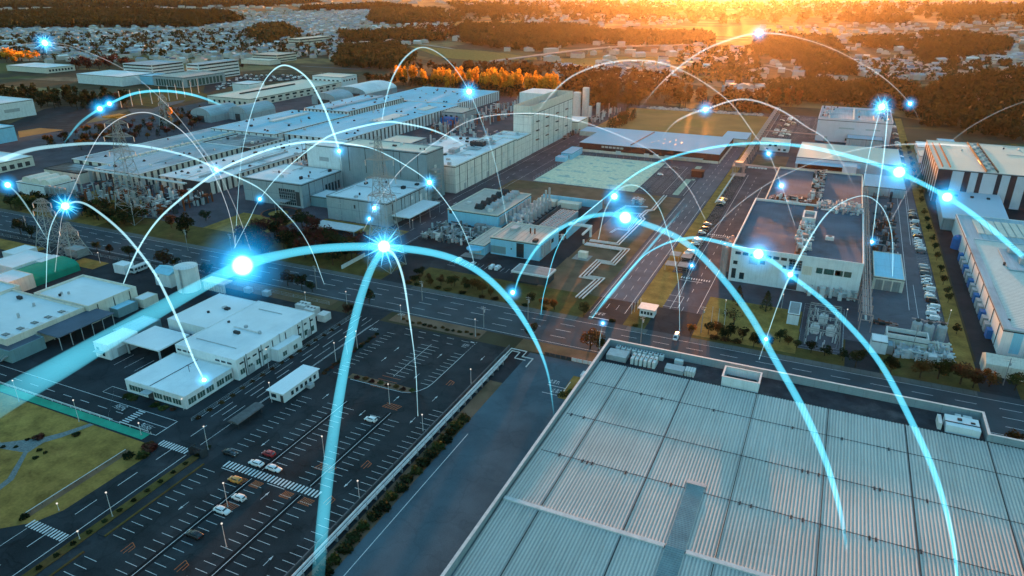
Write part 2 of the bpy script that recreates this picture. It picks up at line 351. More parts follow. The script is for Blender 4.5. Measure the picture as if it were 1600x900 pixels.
# beams of light: they add their light to what is seen through them
def beam(name, col, st, power=1.0, fade=True):
    m = bpy.data.materials.new(name); m.use_nodes = True; nt = m.node_tree; nt.nodes.clear(); M[name] = m
    e = nt.nodes.new('ShaderNodeEmission'); t = nt.nodes.new('ShaderNodeBsdfTransparent'); a = nt.nodes.new('ShaderNodeAddShader'); o = nt.nodes.new('ShaderNodeOutputMaterial')
    e.inputs[0].default_value = (*col, 1)
    geo = nt.nodes.new('ShaderNodeNewGeometry'); d = nt.nodes.new('ShaderNodeVectorMath'); d.operation = 'DOT_PRODUCT'
    nt.links.new(geo.outputs['Normal'], d.inputs[0]); nt.links.new(geo.outputs['Incoming'], d.inputs[1])
    f = _math(nt, 'POWER', _math(nt, 'MAXIMUM', _math(nt, 'ABSOLUTE', d.outputs['Value']), 0.0001), power)
    f = _math(nt, 'MULTIPLY', f, _math(nt, 'SUBTRACT', 1.0, geo.outputs['Backfacing']))
    f = _math(nt, 'MULTIPLY', f, st)
    if fade:
        at = nt.nodes.new('ShaderNodeAttribute'); at.attribute_name = 'fade'; f = _math(nt, 'MULTIPLY', f, at.outputs['Fac'])
    nt.links.new(f, e.inputs[1]); nt.links.new(e.outputs[0], a.inputs[0]); nt.links.new(t.outputs[0], a.inputs[1]); nt.links.new(a.outputs[0], o.inputs[0])
    m.cycles.emission_sampling = 'NONE'; m.use_transparent_shadow = True
    return m
BEAM = .125
beam('beam_cyan', (.10,.62,.85), 1.3*BEAM, .6)
beam('beam_pale', (.42,.80,.92), 1.3*BEAM, .6)
beam('beam_white', (.70,.80,.85), .9*BEAM, .6)
beam('halo_blue', (.005,.33,.80), 1.1*BEAM, 5.0, False)
beam('halo_mid', (.08,.55,1.0), 1.5*BEAM, 3.5, False)
beam('halo_core', (.75,.95,1.0), 8.0*BEAM, 5, False)
beam('spike', (.15,.65,1.0), 1.6*BEAM, .5)
# ------------------------------------------------------------------ the ground
def terrain_material():
    m = bpy.data.materials.new('terrain'); m.use_nodes = True; nt = m.node_tree; b = nt.nodes['Principled BSDF']; b.inputs['Specular IOR Level'].default_value = .1
    pos = _n(nt, 'ShaderNodeNewGeometry').outputs['Position']
    mp = _n(nt, 'ShaderNodeMapping'); mp.inputs['Rotation'].default_value = (0, 0, .5); mp.inputs['Scale'].default_value = (.006, .013, 1); nt.links.new(pos, mp.inputs[0])
    vo = _n(nt, 'ShaderNodeTexVoronoi'); nt.links.new(mp.outputs[0], vo.inputs['Vector']); vo.inputs['Scale'].default_value = 1.0
    s = _n(nt, 'ShaderNodeSeparateColor'); nt.links.new(vo.outputs['Color'], s.inputs[0])
    cr = _n(nt, 'ShaderNodeValToRGB'); nt.links.new(s.outputs[0], cr.inputs[0]); cr.color_ramp.interpolation = 'CONSTANT'
    cols = [(0,(.05,.045,.022)),(.2,(.17,.12,.045)),(.38,(.08,.065,.030)),(.52,(.24,.18,.075)),(.66,(.10,.062,.035)),(.8,(.20,.17,.11)),(.92,(.09,.10,.025))]
    el = cr.color_ramp.elements; el[0].position = 0; el[0].color = (*cols[0][1],1); el[1].position = cols[1][0]; el[1].color = (*cols[1][1],1)
    for p, c in cols[2:]:
        e = el.new(p); e.color = (*c, 1)
    c = _mix(nt, _map(nt, _noise(nt, pos, .006, 6, .65), .48, .56), cr.outputs[0], (.040,.036,.022))
    c = _mix(nt, _map(nt, _noise(nt, pos, .05, 5, .6), .4, .7, 0, .5), c, (.11,.085,.05))
    nt.links.new(c, b.inputs['Base Color']); b.inputs['Roughness'].default_value = .95
    M['terrain'] = m
terrain_material()
struct(MB().rect(-14000, 14000, -2000, 16000, -.08).build('ground', 'terrain'))
def sheet(name, rects, m, z, polys=()):
    b = MB()
    for r in rects: b.rect(*r, z)
    for p in polys: b.flat(p, z)
    return struct(b.build(name, m))
mat('asphalt_road', (.058,.074,.085), .85, amp=.22, scale=.12, col2=(.066,.082,.094), s2=.03)
sheet('works_ground', [(-640, 56, 262, 770)], 'asphalt_warm', 0)
sheet('near_ground', [(-420, 140, 20, 205), (-420, -230, 205, 215)], 'asphalt', 0)
sheet('main_road', [(-1200, 700, 214, 240)], 'asphalt_road', .02)
sheet('verge', [(-1200, -172, 240, 262), (-160, -78, 240, 262), (-62, -53.5, 240, 262), (-36, 16, 240, 262), (27, 56, 240, 262), (67, 700, 240, 262)], 'grass_dark', .02)
sheet('gateway_paving', [(-172, -160, 240, 262), (-78, -62, 240, 262), (-53.5, -36, 240, 262), (16, 27, 240, 262), (56, 67, 240, 262)], 'asphalt', .02)
sheet('verge_planting', [(-146, -107, 206.5, 214), (-230, -175, 205, 214), (-92, 130, 206, 214)], 'dirt', .02)
sheet('pavement', [(-1200, -178, 236.5, 240), (-155, -80, 236.5, 240), (-60, -52, 236.5, 240), (-36, 55, 236.5, 240)], 'walk', .04)
sheet('car_park', [(-141, -93.6, 20, 205)], 'asphalt_lot', .03)
sheet('service_yard', [(-85.6, -56, 20, 205)], 'asphalt_old', .03)
sheet('planted_strip', [(-90.2, -85.6, 60, 182)], 'dirt', .05)
sheet('access_road', [(-164, -149, 20, 214)], 'asphalt', .02)
sheet('side_road', [(-420, -149.2, 114, 122.2)], 'asphalt', .04)
sheet('works_road', [(-205, -186.5, 262, 700)], 'asphalt_warm', .02)
sheet('central_avenue', [(-77.5, -63, 262, 740)], 'asphalt_light', .02)
sheet('avenue_lawn', [(-62.4, -56.8, 262, 740), (-56.8, -51.8, 262, 302)], 'grass', .03)
sheet('parking_bay', [(-56.5, -50.5, 304, 500)], 'asphalt', .03)
sheet('works_yard', [(-50.5, 49.4, 500, 770)], 'asphalt_warm', .02)
sheet('eastern_yard', [(20, 50.4, 262, 500)], 'asphalt_light', .02)
sheet('eastern_lawn', [(50.8, 56.6, 250, 790)], 'grass', .04)
sheet('eastern_lane', [(57.4, 68, 250, 480), (68, 120, 395, 480)], 'asphalt', .03)
sheet('bare_ground', [(-190, -155, 378, 424), (-155, -106, 384, 424), (-106, -78.5, 262, 424), (-106, -106.5, 262, 300)], 'dirt', .03)
sheet('plant_yard', [(-186, -106, 262, 378)], 'asphalt', .02)
sheet('covered_lot', [(-177, -108.5, 426, 512)], 'mesh_ground', .04)
sheet('staff_car_park', [(-108, -77.8, 428, 514)], 'asphalt_warm', .04)
sheet('stubble_field', [(-200, -60, 604, 748)], 'field', .04)
sheet('entrance_lawn', [(-36, 0, 242.5, 281)], 'grass', .04)
sheet('substation_yard', [(.5, 15, 248, 285)], 'asphalt_warm', .05)
sheet('office_lawn', [(-250, -196, 288, 302), (-300, -262, 262, 292), (-420, -355, 240, 292)], 'grass', .05)
sheet('garden_lawn', [], 'grass', .05, [[(-260,40),(-205,40),(-166,72),(-161.5,76),(-159,82),(-158.6,106),(-160.5,110.3),(-260,110.8)]])
sheet('back_lawn', [(-316,-299,196,204.5), (-420,-345,196,206)], 'grass', .05)
sheet('garden_path', [], 'path_stone', .07, [[(-182,76),(-184,84),(-191.5,93.2),(-201,91.3),(-215,90),(-215,92.5),(-201.5,93.6),(-197,97.2),(-193,100.5),(-190.5,104),(-187.5,110.5),(-185.7,110.5),(-188.4,102.5),(-190.8,98.5),(-190.2,93.5),(-182.2,84.5),(-180,76)]])
sheet('green_kerb_strip', [(-420, -166.5, 111.0, 113.9)], 'kerb_green', .09)
MB().box(-147.4, -144.9, 20, 111.5, 0, .16).build('planter_strip', 'grass_dark').__setitem__('kind', 'structure')
MB().box(-144.3, -141.6, 79.7, 110, 0, .14).box(-144.3, -141.6, 20, 74.5, 0, .14).build('kerb_island', 'asphalt').__setitem__('kind', 'structure')
MB().box(-141.9, -141.35, 79.8, 110, .0, .2).box(-141.9, -141.35, 20, 74.4, .0, .2).build('kerb', 'grass_dark').__setitem__('kind', 'structure')
# NW
sheet('north_west_yard', [], 'asphalt', .02, [[G(*p) for p in ((30,210),(115,205),(160,176),(210,168),(100,166),(70,170),(0,200))]])
sheet('playing_field', [], 'field', .03, [[G(*p) for p in ((30,215),(100,203),(62,200),(28,205))]])
sheet('staff_parking', [], 'asphalt', .02, [[G(*p) for p in ((318,146),(345,140),(375,130),(480,125),(470,118),(380,116),(350,128),(320,133))]])
sheet('sports_ground', [], 'grass_dark', .02, [[G(*p) for p in ((200,163),(250,168),(330,150),(300,138),(220,140))]])
sheet('curving_road', [], 'concrete_dark', .04, [[G(*p) for p in ((200,170),(238,170),(262,160),(290,156),(285,160),(262,166),(250,176),(262,186),(290,200),(280,202),(250,190),(236,178),(205,177))]])

circ = lambda x,y,r,n=28: [(x+r*math.cos(2*math.pi*k/n), y+r*math.sin(2*math.pi*k/n)) for k in range(n)]
sheet('garden_ring', [], 'rust', .07, [circ(-281,300,10.5)]); sheet('garden_lawn', [], 'asphalt', .09, [circ(-281,300,9.6)]); sheet('garden_lawn', [], 'grass', .11, [circ(-281,299,5.5)])
bank = MB()
for i in range(150):
    x_, y_, s_ = -186+random.random()*118, 750+random.random()*9, random.uniform(.8,2.2); bank.lathe(x_,y_,[(s_*1.6,0),(s_*1.1,s_*.5),(s_*.3,s_*.8)],6)
struct(bank.build('rubble_bank','rubble'),'stuff')
mat('asphalt_dark', (.012,.015,.018), .95)
sheet('sealed_joint', [(x_-.95,x_+.95,a_,b_) for x_ in (-125.3,-109.2) for a_,b_ in ((26,110.5),(114.4,152))], 'asphalt_dark', .055)
# ---- painted markings
b = MB(); Z = .075
def stalls(b, x0, x1, y0, y1, step=2.5, skip=()):
    y = y0
    while y <= y1:
        if not any(a < y < c for a, c in skip): b.line(x0, y, x1, y, Z, .13)
        y += step
sk = ((110.8, 114.2),)
stalls(b, -140.2, -136.2, 26, 150.5, skip=((74.6, 79.2),)+sk)
stalls(b, -130.3, -126.6, 26.2, 150, skip=sk); stalls(b, -124.0, -120.4, 26.2, 150, skip=sk)
stalls(b, -114.3, -110.7, 26.2, 150, skip=sk); stalls(b, -107.9, -104.1, 26.2, 150, skip=sk)
stalls(b, -98.3, -94.6, 26.2, 160)
for x in (-125.3, -109.2): b.line(x, 26, x, 110.6, Z, .16); b.line(x, 114.4, x, 152, Z, .16)
for y0, x0, x1 in ((112.6, -136, -104.2),):
    x = x0
    while x < x1: b.line(x, y0-1.3, x, y0+1.3, Z, .55); x += 1.1
    b.line(-136, 110.7, -131.5, 110.7, Z, .2); b.line(-120.2, 110.7, -114.5, 110.7, Z, .2)
# upper lot
stalls(b, -140.5, -137.0, 165, 198); stalls(b, -124.0, -120.8, 172, 196); stalls(b, -120.2, -116.6, 172, 196); stalls(b, -110.0, -106.6, 171, 194)
b.line(-120.5, 171, -120.5, 196, Z, .16)
arc = [(-132.5,163.6),(-112.5,163.6),(-110.0,164.6),(-108.0,166.6),(-106.6,169.5),(-106.3,173),(-106.3,194)]
for i in range(len(arc)-1): b.line(*arc[i], *arc[i+1], Z, .2)
b.dashes(-106.3, 194, -106.3, 205, Z, .15, .8, .8); b.dashes(-136, 203, -108, 203, Z, .15, 3, 3); b.dashes(-134, 199, -108, 199, Z, .15, 2.5, 3.5)
b.line(-108.5, 203.5, -107, 203.5, Z, .5)
def arrow(b, x, y, l=3.2, s=1):
    b.line(x, y, x, y+s*l*.75, Z, .14); b.flat([(x-.35,y+s*l*.6),(x+.35,y+s*l*.6),(x,y+s*l)], Z)
for x, y, s in ((-133.2,97,-1),(-133.2,126,-1),(-117.3,105,1),(-117.4,72,1),(-101,88,1),(-101,121,-1),(-101,153,-1),(-133.2,150,1),(-117,150,-1),(-130,186,1),(-113.5,188,1),(-113.5,176,-1),(-130,178,1),(-99,196,-1),(-101,163,1),(-112,158,1)): arrow(b, x, y, 3.4, s)
struct(b.build('car_park_marking', 'paint_white'))
b = MB()
def hatch(b, x0, x1, y0, y1, n=6):
    for i in range(n):
        t = i/n; b.line(x0+(x1-x0)*t, y0, x0+(x1-x0)*(t+1/n), y1, Z+.01, .2)
    b.line(x0,y0,x1,y0,Z+.01,.12); b.line(x0,y1,x1,y1,Z+.01,.12)
for r in ((-113.5,-108,154,156.5),(-113.2,-107.6,121,123.5),(-124.6,-120.6,98.6,101),(-129.5,-125.8,107.6,109.8),(-114,-111,108,110.3),(-108,-104.5,108,110.3),(-124,-121,108,110.3)): hatch(b, *r)
for x, y in ((-133,79.5),(-117.3,80.5),(-101,128),(-101,175),(-101,112)):
    b.line(x-.9,y-1.6,x-.9,y+1.6,Z,.16); b.line(x+.1,y-1.8,x+.1,y+1.2,Z,.16); b.line(x-.9,y+1.6,x+.9,y+.8,Z,.16); b.line(x+.9,y-1,x+.9,y+.9,Z,.16)
for k in range(4): b.line(-124.2, 170-k*2.3, -117, 170-k*2.3, Z, .15)
struct(b.build('orange_marking', 'paint_orange'))
b = MB()
# access road X -162..-149
b.line(-149.2, 20, -149.2, 111, Z, .2); b.line(-149.2, 116, -149.2, 205, Z, .15); b.line(-161, 20, -161, 74, Z, .14)
b.dashes(-155, 22, -155, 205, Z, .2, 6, 6)
for y in (75.5, 112.3):
    x = -162 if y < 100 else -160.3
    while x < -149.5: b.line(x, y-1.2, x, y+1.2, Z, .5); x += 1.0
# side road
b.line(-420, 122.0, -165, 122.0, Z, .16); b.line(-420, 114.4, -180, 114.4, Z, .16); b.line(-170, 114.2, -164.6, 114.2, Z+.01, .16); b.line(-164.6, 114.2, -164.6, 122, Z, .25)
b.dashes(-410, 118.2, -183, 118.2, Z, .16, 4, 4); b.line(-176.5, 118.2, -164.6, 118.2, Z, .16)
y = 114.8
while y < 121.8: b.line(-180.2, y, -177.4, y, Z, .42); y += .95
b.line(-180.2, 110.0, -199, 128, Z, .01)
# access road upper part
for x in (-157.5, -152.5): b.dashes(x, 128, x, 205, Z, .15, 9, 5)
b.line(-149.6, 128, -149.6, 200, Z, .14); b.line(-160.2, 126, -160.2, 205, Z, .14)
# yard lines by the workshop
b.line(-200, 128, -188, 128, Z, .14); b.line(-200, 124.5, -188, 124.5, Z, .14); b.line(-200, 124.5, -200, 128, Z, .14)
for x in (-212, -207, -202): b.line(x, 138, x, 146, Z, .14)
# service yard
b.line(-82.7, 60, -82.7, 152, Z, .2)
y = 84
while y < 186:
    b.line(-58.6, y, -55.9, y, Z, .14); y += 3.2 if int(y) % 2 else 6.5
# main road
for y in (215.3, 239.0-3): b.line(-900, y, 600, y, Z, .18)
b.dashes(-900, 226, 600, 226, Z, .22, 6, 6); b.dashes(-900, 220.5, 600, 220.5, Z, .18, 6, 6); b.dashes(-900, 231.2, 600, 231.2, Z, .18, 6, 6)
# avenue
b.line(-76.6, 245, -76.6, 424, Z, .2); b.line(-64.0, 250, -64.0, 424, Z, .2); b.dashes(-72.2, 252, -72.2, 600, Z, .14, 5, 6); b.dashes(-68.2, 252, -68.2, 600, Z, .14, 5, 6); b.line(-76, 241.8, -66, 241.8, Z, .5)
b.line(-48.8, 262, -48.8, 500, Z, .2); b.line(-38, 262, -36.5, 470, Z, .2); b.dashes(-44, 262, -43, 500, Z, .16, 4, 6)
for y in (297.5, 362.5):
    x = -51.5
    while x < -39: b.line(x, y-1, x, y+1, Z, .45); x += 1.1
b.line(-51.5, 294.5, -42, 294.5, Z, .35); b.line(-42, 359.5, -50, 359.5, Z, .3)
stalls(b, -56.3, -50.8, 305, 500); 
for p in (((-52,264),(-46,264)),((-46,264),(-46,276)),((-52,270),(-46,270)),((-52,276),(-46,276))): b.line(*p[0],*p[1],Z,.22)
# staff car park
for x0 in (-107.5, -101.6, -96.4): stalls(b, x0, x0+4.4, 431, 508)
for x0 in (-90.5, -83.2): stalls(b, x0, x0+4, 431, 500)
b.line(-91.2, 430, -91.2, 505, Z, .18); b.line(-78.6, 430, -78.6, 470, Z, .2); b.line(-78.6, 488, -78.6, 500, Z, .2)
# eastern yard
b.line(38.8, 300, 41.8, 507, Z, .22); b.line(43.8, 387, 46.5, 509, Z, .22); b.line(45, 387, 47.4, 509, Z, .22); b.line(41.5, 262, 41.8, 330, Z, .18)
stalls(b, 45.2, 50.2, 290, 455)
# yard before the plant
stalls(b, -154, -150, 268, 268.1)
for k in range(14): b.line(-154+2.6*k, 270, -154+2.6*k, 275, Z, .14)
# works road
b.line(-187.2, 262, -187.2, 640, Z, .15); b.dashes(-196, 270, -196, 640, Z, .16, 5, 6); b.line(-204.4, 262, -204.4, 640, Z, .15)
for k in range(6): b.line(-199+k*1.2, 356, -199+k*1.2, 360, Z, .45)
# north yard parking
for x0 in (-50, -44, -38, -32): stalls(b, x0, x0+4.5, 640, 765, 2.8)
for x0 in (-19, -28): stalls(b, x0, x0+6, 655, 760, 2.2)
b.line(-53, 600, -53, 768, Z, .3)
# western yards
for k in range(5): b.line(-292+k*0, 296+k*6, -262, 296+k*6, Z, .01)
b.line(-288, 301, -262, 301, Z, .2)
struct(b.build('road_marking', 'paint_white'))
sheet('green_walkway', [(-85.4, -81.6, 430, 472), (-81.6, -79.6, 470, 474), (-86, -82, 500, 512)], 'kerb_green', .085).data.materials[0] = mat('pale_green_walk', (.30,.42,.33), .8)
# painted words on the road surface
def road_text(txt, x, y, w, h, rz):
    cu = bpy.data.curves.new('word', 'FONT'); cu.body = txt; cu.align_x = 'CENTER'; cu.align_y = 'CENTER'; cu.size = 1
    t = bpy.data.objects.new('word', cu); C.objects.link(t); bpy.context.view_layer.update()
    me = bpy.data.meshes.new_from_object(t.evaluated_get(bpy.context.evaluated_depsgraph_get())); bpy.data.objects.remove(t)
    if not len(me.vertices): return
    xs = [v.co.x for v in me.vertices]; ys = [v.co.y for v in me.vertices]; sx = w/(max(xs)-min(xs)); sy = h/(max(ys)-min(ys))
    for v in me.vertices: v.co.x *= sx; v.co.y *= sy
    me.materials.clear(); me.materials.append(M['paint_white'])
    o = bpy.data.objects.new('stop_lettering', me); C.objects.link(o); o.location = (x, y, .10); o.rotation_euler = (0, 0, rz); struct(o)
for a in (('止まれ',-186.5,120.4,2.4,5,R(90)),('止まれ',-171,116.2,2.2,5,R(-90)),('止まれ',-73,246,4.2,2.6,R(180)),('止まれ',-70.3,189.5,3.6,2.6,0),('止まれ',-67.5,184.5,3.6,2.6,0),('止まれ',-146.5,197.5,3.2,2.4,0),('止まれ',-108.8,200.5,2.4,1.8,0),('止まれ',-144,213,3,2,0)): road_text(*a)
b = MB(); 
for y in (187.2, 182.2): b.line(-71.8, y, -65.6, y, .08, .25)
b.line(-65.6,181.8,-65.6,191.8,.08,.2)
struct(b.build('yard_marking', 'paint_white'))
# ------------------------------------------------------------------ buildings
EXT = {}
def building(name, label, cat, x0, x1, y0, y1, h, wall='white_wall', roof='roof_white', z0=0., par=.5, cap=None, group=None, root=None, th=.35):
    if root is None: root = thing(name, label, cat, ((x0+x1)/2, (y0+y1)/2, z0), group)
    EXT[root.name] = (x0, x1, y0, y1, h)
    MB().box(x0, x1, y0, y1, z0, h-par, top=False, bottom=False).build('wall', wall, root)
    MB().box(x0+th, x1-th, y0+th, y1-th, h-par-.2, h-par-.02).build('roof', roof, root)
    e = .04
    b = MB(); zz = h-par-.15
    b.box(x0-e, x1+e, y0-e, y0+th, zz, h).box(x0-e, x1+e, y1-th, y1+e, zz, h).box(x0-e, x0+th, y0+th, y1-th, zz, h).box(x1-th, x1+e, y0+th, y1-th, zz, h)
    b.build('parapet', cap or wall, root)
    if y0 > 250 and h > 4:
        b = MB(); q = min(.45, h*.05); k = .09
        b.box(x0-k, x1+k, y0-k, y0-e, zz-q, zz).box(x1+e, x1+k, y0-e, y1+k, zz-q, zz).box(x0-k, x0-e, y0-e, y1+k, zz-q, zz).build('gutter', 'metal_dark', root)
    return root
def win(root, side, a, c, z0, z1, m='glass', name='window', d=.07, ext=None):
    x0, x1, y0, y1, h = ext or EXT[root.name]; b = MB()
    if side == 'S': b.box(a, c, y0-d, y0, z0, z1)
    elif side == 'N': b.box(a, c, y1, y1+d, z0, z1)
    elif side == 'E': b.box(x1, x1+d, a, c, z0, z1)
    else: b.box(x0-d, x0, a, c, z0, z1)
    return b.build(name, m, root)
def winrow(root, side, a, c, z0, z1, n, fill=.7, m='glass', name='window', d=.07, ext=None):
    p = (c-a)/n
    for i in range(n): win(root, side, a+p*(i+.5-fill/2), a+p*(i+.5+fill/2), z0, z1, m, name, d, ext)
def vents(root, pts, z, s=.8, name='vent', m='metal'):
    for x, y in pts: MB().box(x-s*.7, x+s*.7, y-s*.7, y+s*.7, z, z+.5*s).cyl(x, y, z+.5*s, z+s, s*.55, 8).build(name, m, root)
def framed(root, side, a, c, z0, z1, n=3, m='glass_green'):
    """a window with mullions of its own"""
    w_ = win(root, side, a, c, z0, z1, m)
    x0, x1, y0, y1, h = EXT[root.name]; b = MB()
    for i in range(n+1):
        p = a+(c-a)*i/n
        if side == 'S': b.box(p-.05, p+.05, y0-.13, y0-.07, z0, z1)
        elif side == 'E': b.box(x1+.07, x1+.13, p-.05, p+.05, z0, z1)
        else: b.box(x0-.13, x0-.07, p-.05, p+.05, z0, z1)
    o = b.build('frame', 'metal_white', w_); 
    L = parent_world(root); 
    return w_
def part(r, n): return [c for c in r.children if c.name.split(".")[0] == n][0]

# --- the big ribbed-roof warehouse at lower right
ZR = 12.9
rx, ry = G(945, 850, ZR); ridge_y = 117.0
wh = thing('warehouse', 'huge grey warehouse with ribbed metal roof filling the lower right', 'warehouse', (20, 130, 0))
MB().prism([(-55.7,40),(110,40),(110,189.0),(48.8,189.0),(48.8,200.0),(-55.7,200.0)], 0, 11.6).build('wall', 'grey_panel', wh)
MB().prism([(-55.2,188.3),(48.3,188.3),(48.3,199.5),(-55.2,199.5)], 11.6, 11.75).build('roof_gutter', 'roof_membrane', wh)
b = MB()
for (x0,y0,x1,y1) in ((-55.75,40,-55.25,200.05),(-55.25,199.6,48.85,200.05),(48.4,189.05,48.85,199.6),(48.4,188.6,110,189.05)): b.box(x0,x1,y0,y1,11.6,14.2)
b.build('parapet', 'grey_panel', wh)
b = MB()
for (x0,y0,x1,y1) in ((-55.85,40,-55.15,200.15),(-55.15,199.5,48.95,200.15),(48.3,188.5,48.95,199.5),(48.95,188.5,110,189.15)): b.box(x0,x1,y0,y1,14.2,14.32)
b.build('parapet_coping', 'metal_white', wh)
b = MB()
for yy in (188.28,): b.box(-55.2, 110, yy, yy+.25, 11.7, 12.25)
b.build('eaves_trim', 'metal_dark', wh)
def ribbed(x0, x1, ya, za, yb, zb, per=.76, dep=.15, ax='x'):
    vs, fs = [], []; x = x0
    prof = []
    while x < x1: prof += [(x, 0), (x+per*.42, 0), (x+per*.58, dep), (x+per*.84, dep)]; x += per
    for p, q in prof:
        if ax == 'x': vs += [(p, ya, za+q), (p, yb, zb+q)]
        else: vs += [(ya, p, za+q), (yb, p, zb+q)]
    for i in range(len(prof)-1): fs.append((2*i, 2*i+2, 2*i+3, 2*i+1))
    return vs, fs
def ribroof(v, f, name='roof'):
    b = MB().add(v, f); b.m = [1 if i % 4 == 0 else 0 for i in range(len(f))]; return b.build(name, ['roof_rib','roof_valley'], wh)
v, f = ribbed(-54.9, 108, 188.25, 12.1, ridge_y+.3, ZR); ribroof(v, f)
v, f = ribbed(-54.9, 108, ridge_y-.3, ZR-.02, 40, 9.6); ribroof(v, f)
MB().box(-54.8,-18.2,ridge_y-.55,ridge_y+.55,ZR-.05,ZR+.36).box(-13.8,108,ridge_y-.55,ridge_y+.55,ZR-.05,ZR+.36).build('ridge_cap', 'metal_white', wh)
b = MB()
zat = lambda y: 12.1+(188.25-y)/(188.25-ridge_y)*(ZR-12.1) if y > ridge_y else ZR-(ridge_y-y)*.0436
for x in (-46, -27.2, -8, 10.9, 29.7, 48.4, 67): 
    b.box(x-.12, x+.12, 60, ridge_y-1, 11, 11.05)
b2 = MB()
for x in (-46, -27.2, -8, 10.9, 29.7, 48.4, 67):
    b2.bar((x,188,12.1+.19),(x,ridge_y+1,ZR+.2),.2); b2.bar((x,ridge_y-1,ZR+.17),(x,60,ZR+.17-(ridge_y-61)*.0436),.2)
for y in (174.2, 155.8, 137.4):
    b2.box(-54,105,y-.05,y+.05,zat(y)+.12,zat(y)+.215); x = -54
    while x < 105:
        if random.random() < .55: b2.box(x, x+random.choice((.2,.3,.5)), y-.07, y+.07, zat(y)+.17, zat(y)+.28)
        if random.random() < .1: b2.box(x, x+.35, y-.9, y+.4, zat(y)+.17, zat(y)+.3)
        x += 1.2
b2.build('roof_joint', 'metal_dark', wh)
# raised cross-ribbed duct strip through the ridge
v, f = ribbed(ridge_y-32, 139.0, -18.0, ZR+.3, -14.0, ZR+.3, .6, .14, 'y'); v2 = []
for (x,y,z) in v: v2.append((x, y, zat(y)+.3+(z-ZR-.3)))
MB().add(v2, f).build('roof_strip', 'strip_metal', wh)
MB().box(-18.2,-13.8,139.0,140.2,12.5,13.3).build('roof_strip_box', 'metal', wh)
# rooftop plant of the warehouse, each unit a thing of its own
def acbox(name, label, x0, x1, y0, y1, z0, h, fans=0, m='metal', group=None, cat='rooftop unit'):
    r = thing(name, label, cat, ((x0+x1)/2, (y0+y1)/2, z0), group)
    MB().box(x0, x1, y0, y1, z0+.12, z0+h).build('housing', m, r)
    for x in (x0+.15, x1-.35): MB().box(x, x+.2, y0+.1, y1-.1, z0, z0+.12).build('skid', 'metal_dark', r)
    for i in range(fans):
        if (x1-x0) >= (y1-y0): cx, cy_ = x0+(x1-x0)*(i+.5)/fans, (y0+y1)/2
        else: cx, cy_ = (x0+x1)/2, y0+(y1-y0)*(i+.5)/fans
        rr = min(x1-x0, y1-y0, abs((x1-x0 if x1-x0>=y1-y0 else y1-y0)/fans))*.38
        fo = MB().cyl(cx, cy_, z0+h, z0+h+.18, rr, 12).build('fan_shroud', 'metal_white', r); MB().cyl(cx, cy_, z0+h+.18, z0+h+.22, rr*.8, 12).build('fan', 'metal_dark', fo)
    return r
acbox('air_handling_unit', 'long pale blue box unit at the left end of the warehouse roof gutter', -53.8, -47.5, 190.6, 195.3, 11.75, 1.9, 0)
x = -46; k = 0
while x < -38.5:
    acbox('condenser_unit', f'{ORD[k]} upright white condenser from the left on the warehouse roof gutter', x, x+.95, 190.6, 194.8, 11.75, 2.2, 1, 'metal_white', 'condensers on the warehouse roof'); x += 1.35; k += 1
for i in range(9):
    acbox('fan_unit', f'{ORD[i]} small fan unit from the left against the warehouse parapet', -52.5+i*1.75, -51.2+i*1.75, 196.6, 198.4, 11.75, 1.7, 1, 'metal_white', 'fan units along the parapet')
acbox('air_handling_unit', 'low blue topped unit right of the condensers on the warehouse roof', -35.3, -29.6, 190.2, 193.6, 11.75, 1.5, 0)
for i in range(4):
    acbox('condenser_unit', f'{ORD[i]} small ribbed condenser beside the low blue topped unit', -29.3+i*.75, -28.7+i*.75, 190.3, 193.4, 11.75, 1.9, 0, 'metal_white', 'small ribbed condensers')
acbox('air_handling_unit', 'white box unit near the parapet behind the low blue topped unit', -33.6, -31, 196.2, 197.5, 11.75, 1.6, 0, 'metal_white')
t = thing('roof_enclosure', 'long white open-topped louvred screen on the warehouse roof gutter', 'roof screen', (-13, 192.5, 11.75))
MB().box(-18.3,-7.9,189.1,189.35,11.75,15).box(-18.3,-7.9,195.6,195.85,11.75,15).box(-18.3,-18.05,189.35,195.6,11.75,15).box(-8.15,-7.9,189.35,195.6,11.75,15).build('screen_panel', 'white_wall', t)
MB().box(-18.45,-7.75,189.0,189.5,15,15.12).box(-18.45,-7.75,195.45,195.95,15,15.12).box(-18.45,-17.95,189.5,195.45,15,15.12).box(-8.25,-7.75,189.5,195.45,15,15.12).build('coping', 'metal_white', t)
MB().box(-17.5,-9,190.5,194.5,11.75,13).build('plant_box', 'metal_dark', t)
t = thing('roof_cabin', 'pale blue plant cabin in the far right corner of the warehouse roof', 'roof cabin', (43.3, 192.5, 11.75))
MB().box(39.2,47.0,189.6,195.4,11.75,14.0).build('housing', 'roof_white', t); MB().box(39.0,47.2,191.4,191.7,14.0,14.15).box(42,43,193,193.8,14.0,14.4).box(45,46,192.5,193,14,14.3).build('roof_fitting', 'metal_dark', t)
acbox('air_handling_unit', 'narrow white duct unit left of the pale blue roof cabin', 37.4, 38.3, 190, 194.5, 11.75, 2.2, 0, 'metal_white')
acbox('fan_unit', 'left white box unit behind the pale blue roof cabin', 42, 43.4, 196.8, 198, 11.75, 1.5, 0, 'metal_white')
acbox('fan_unit', 'right white box unit behind the pale blue roof cabin', 43.9, 46, 196.8, 198, 11.75, 1.5, 0, 'metal_white')

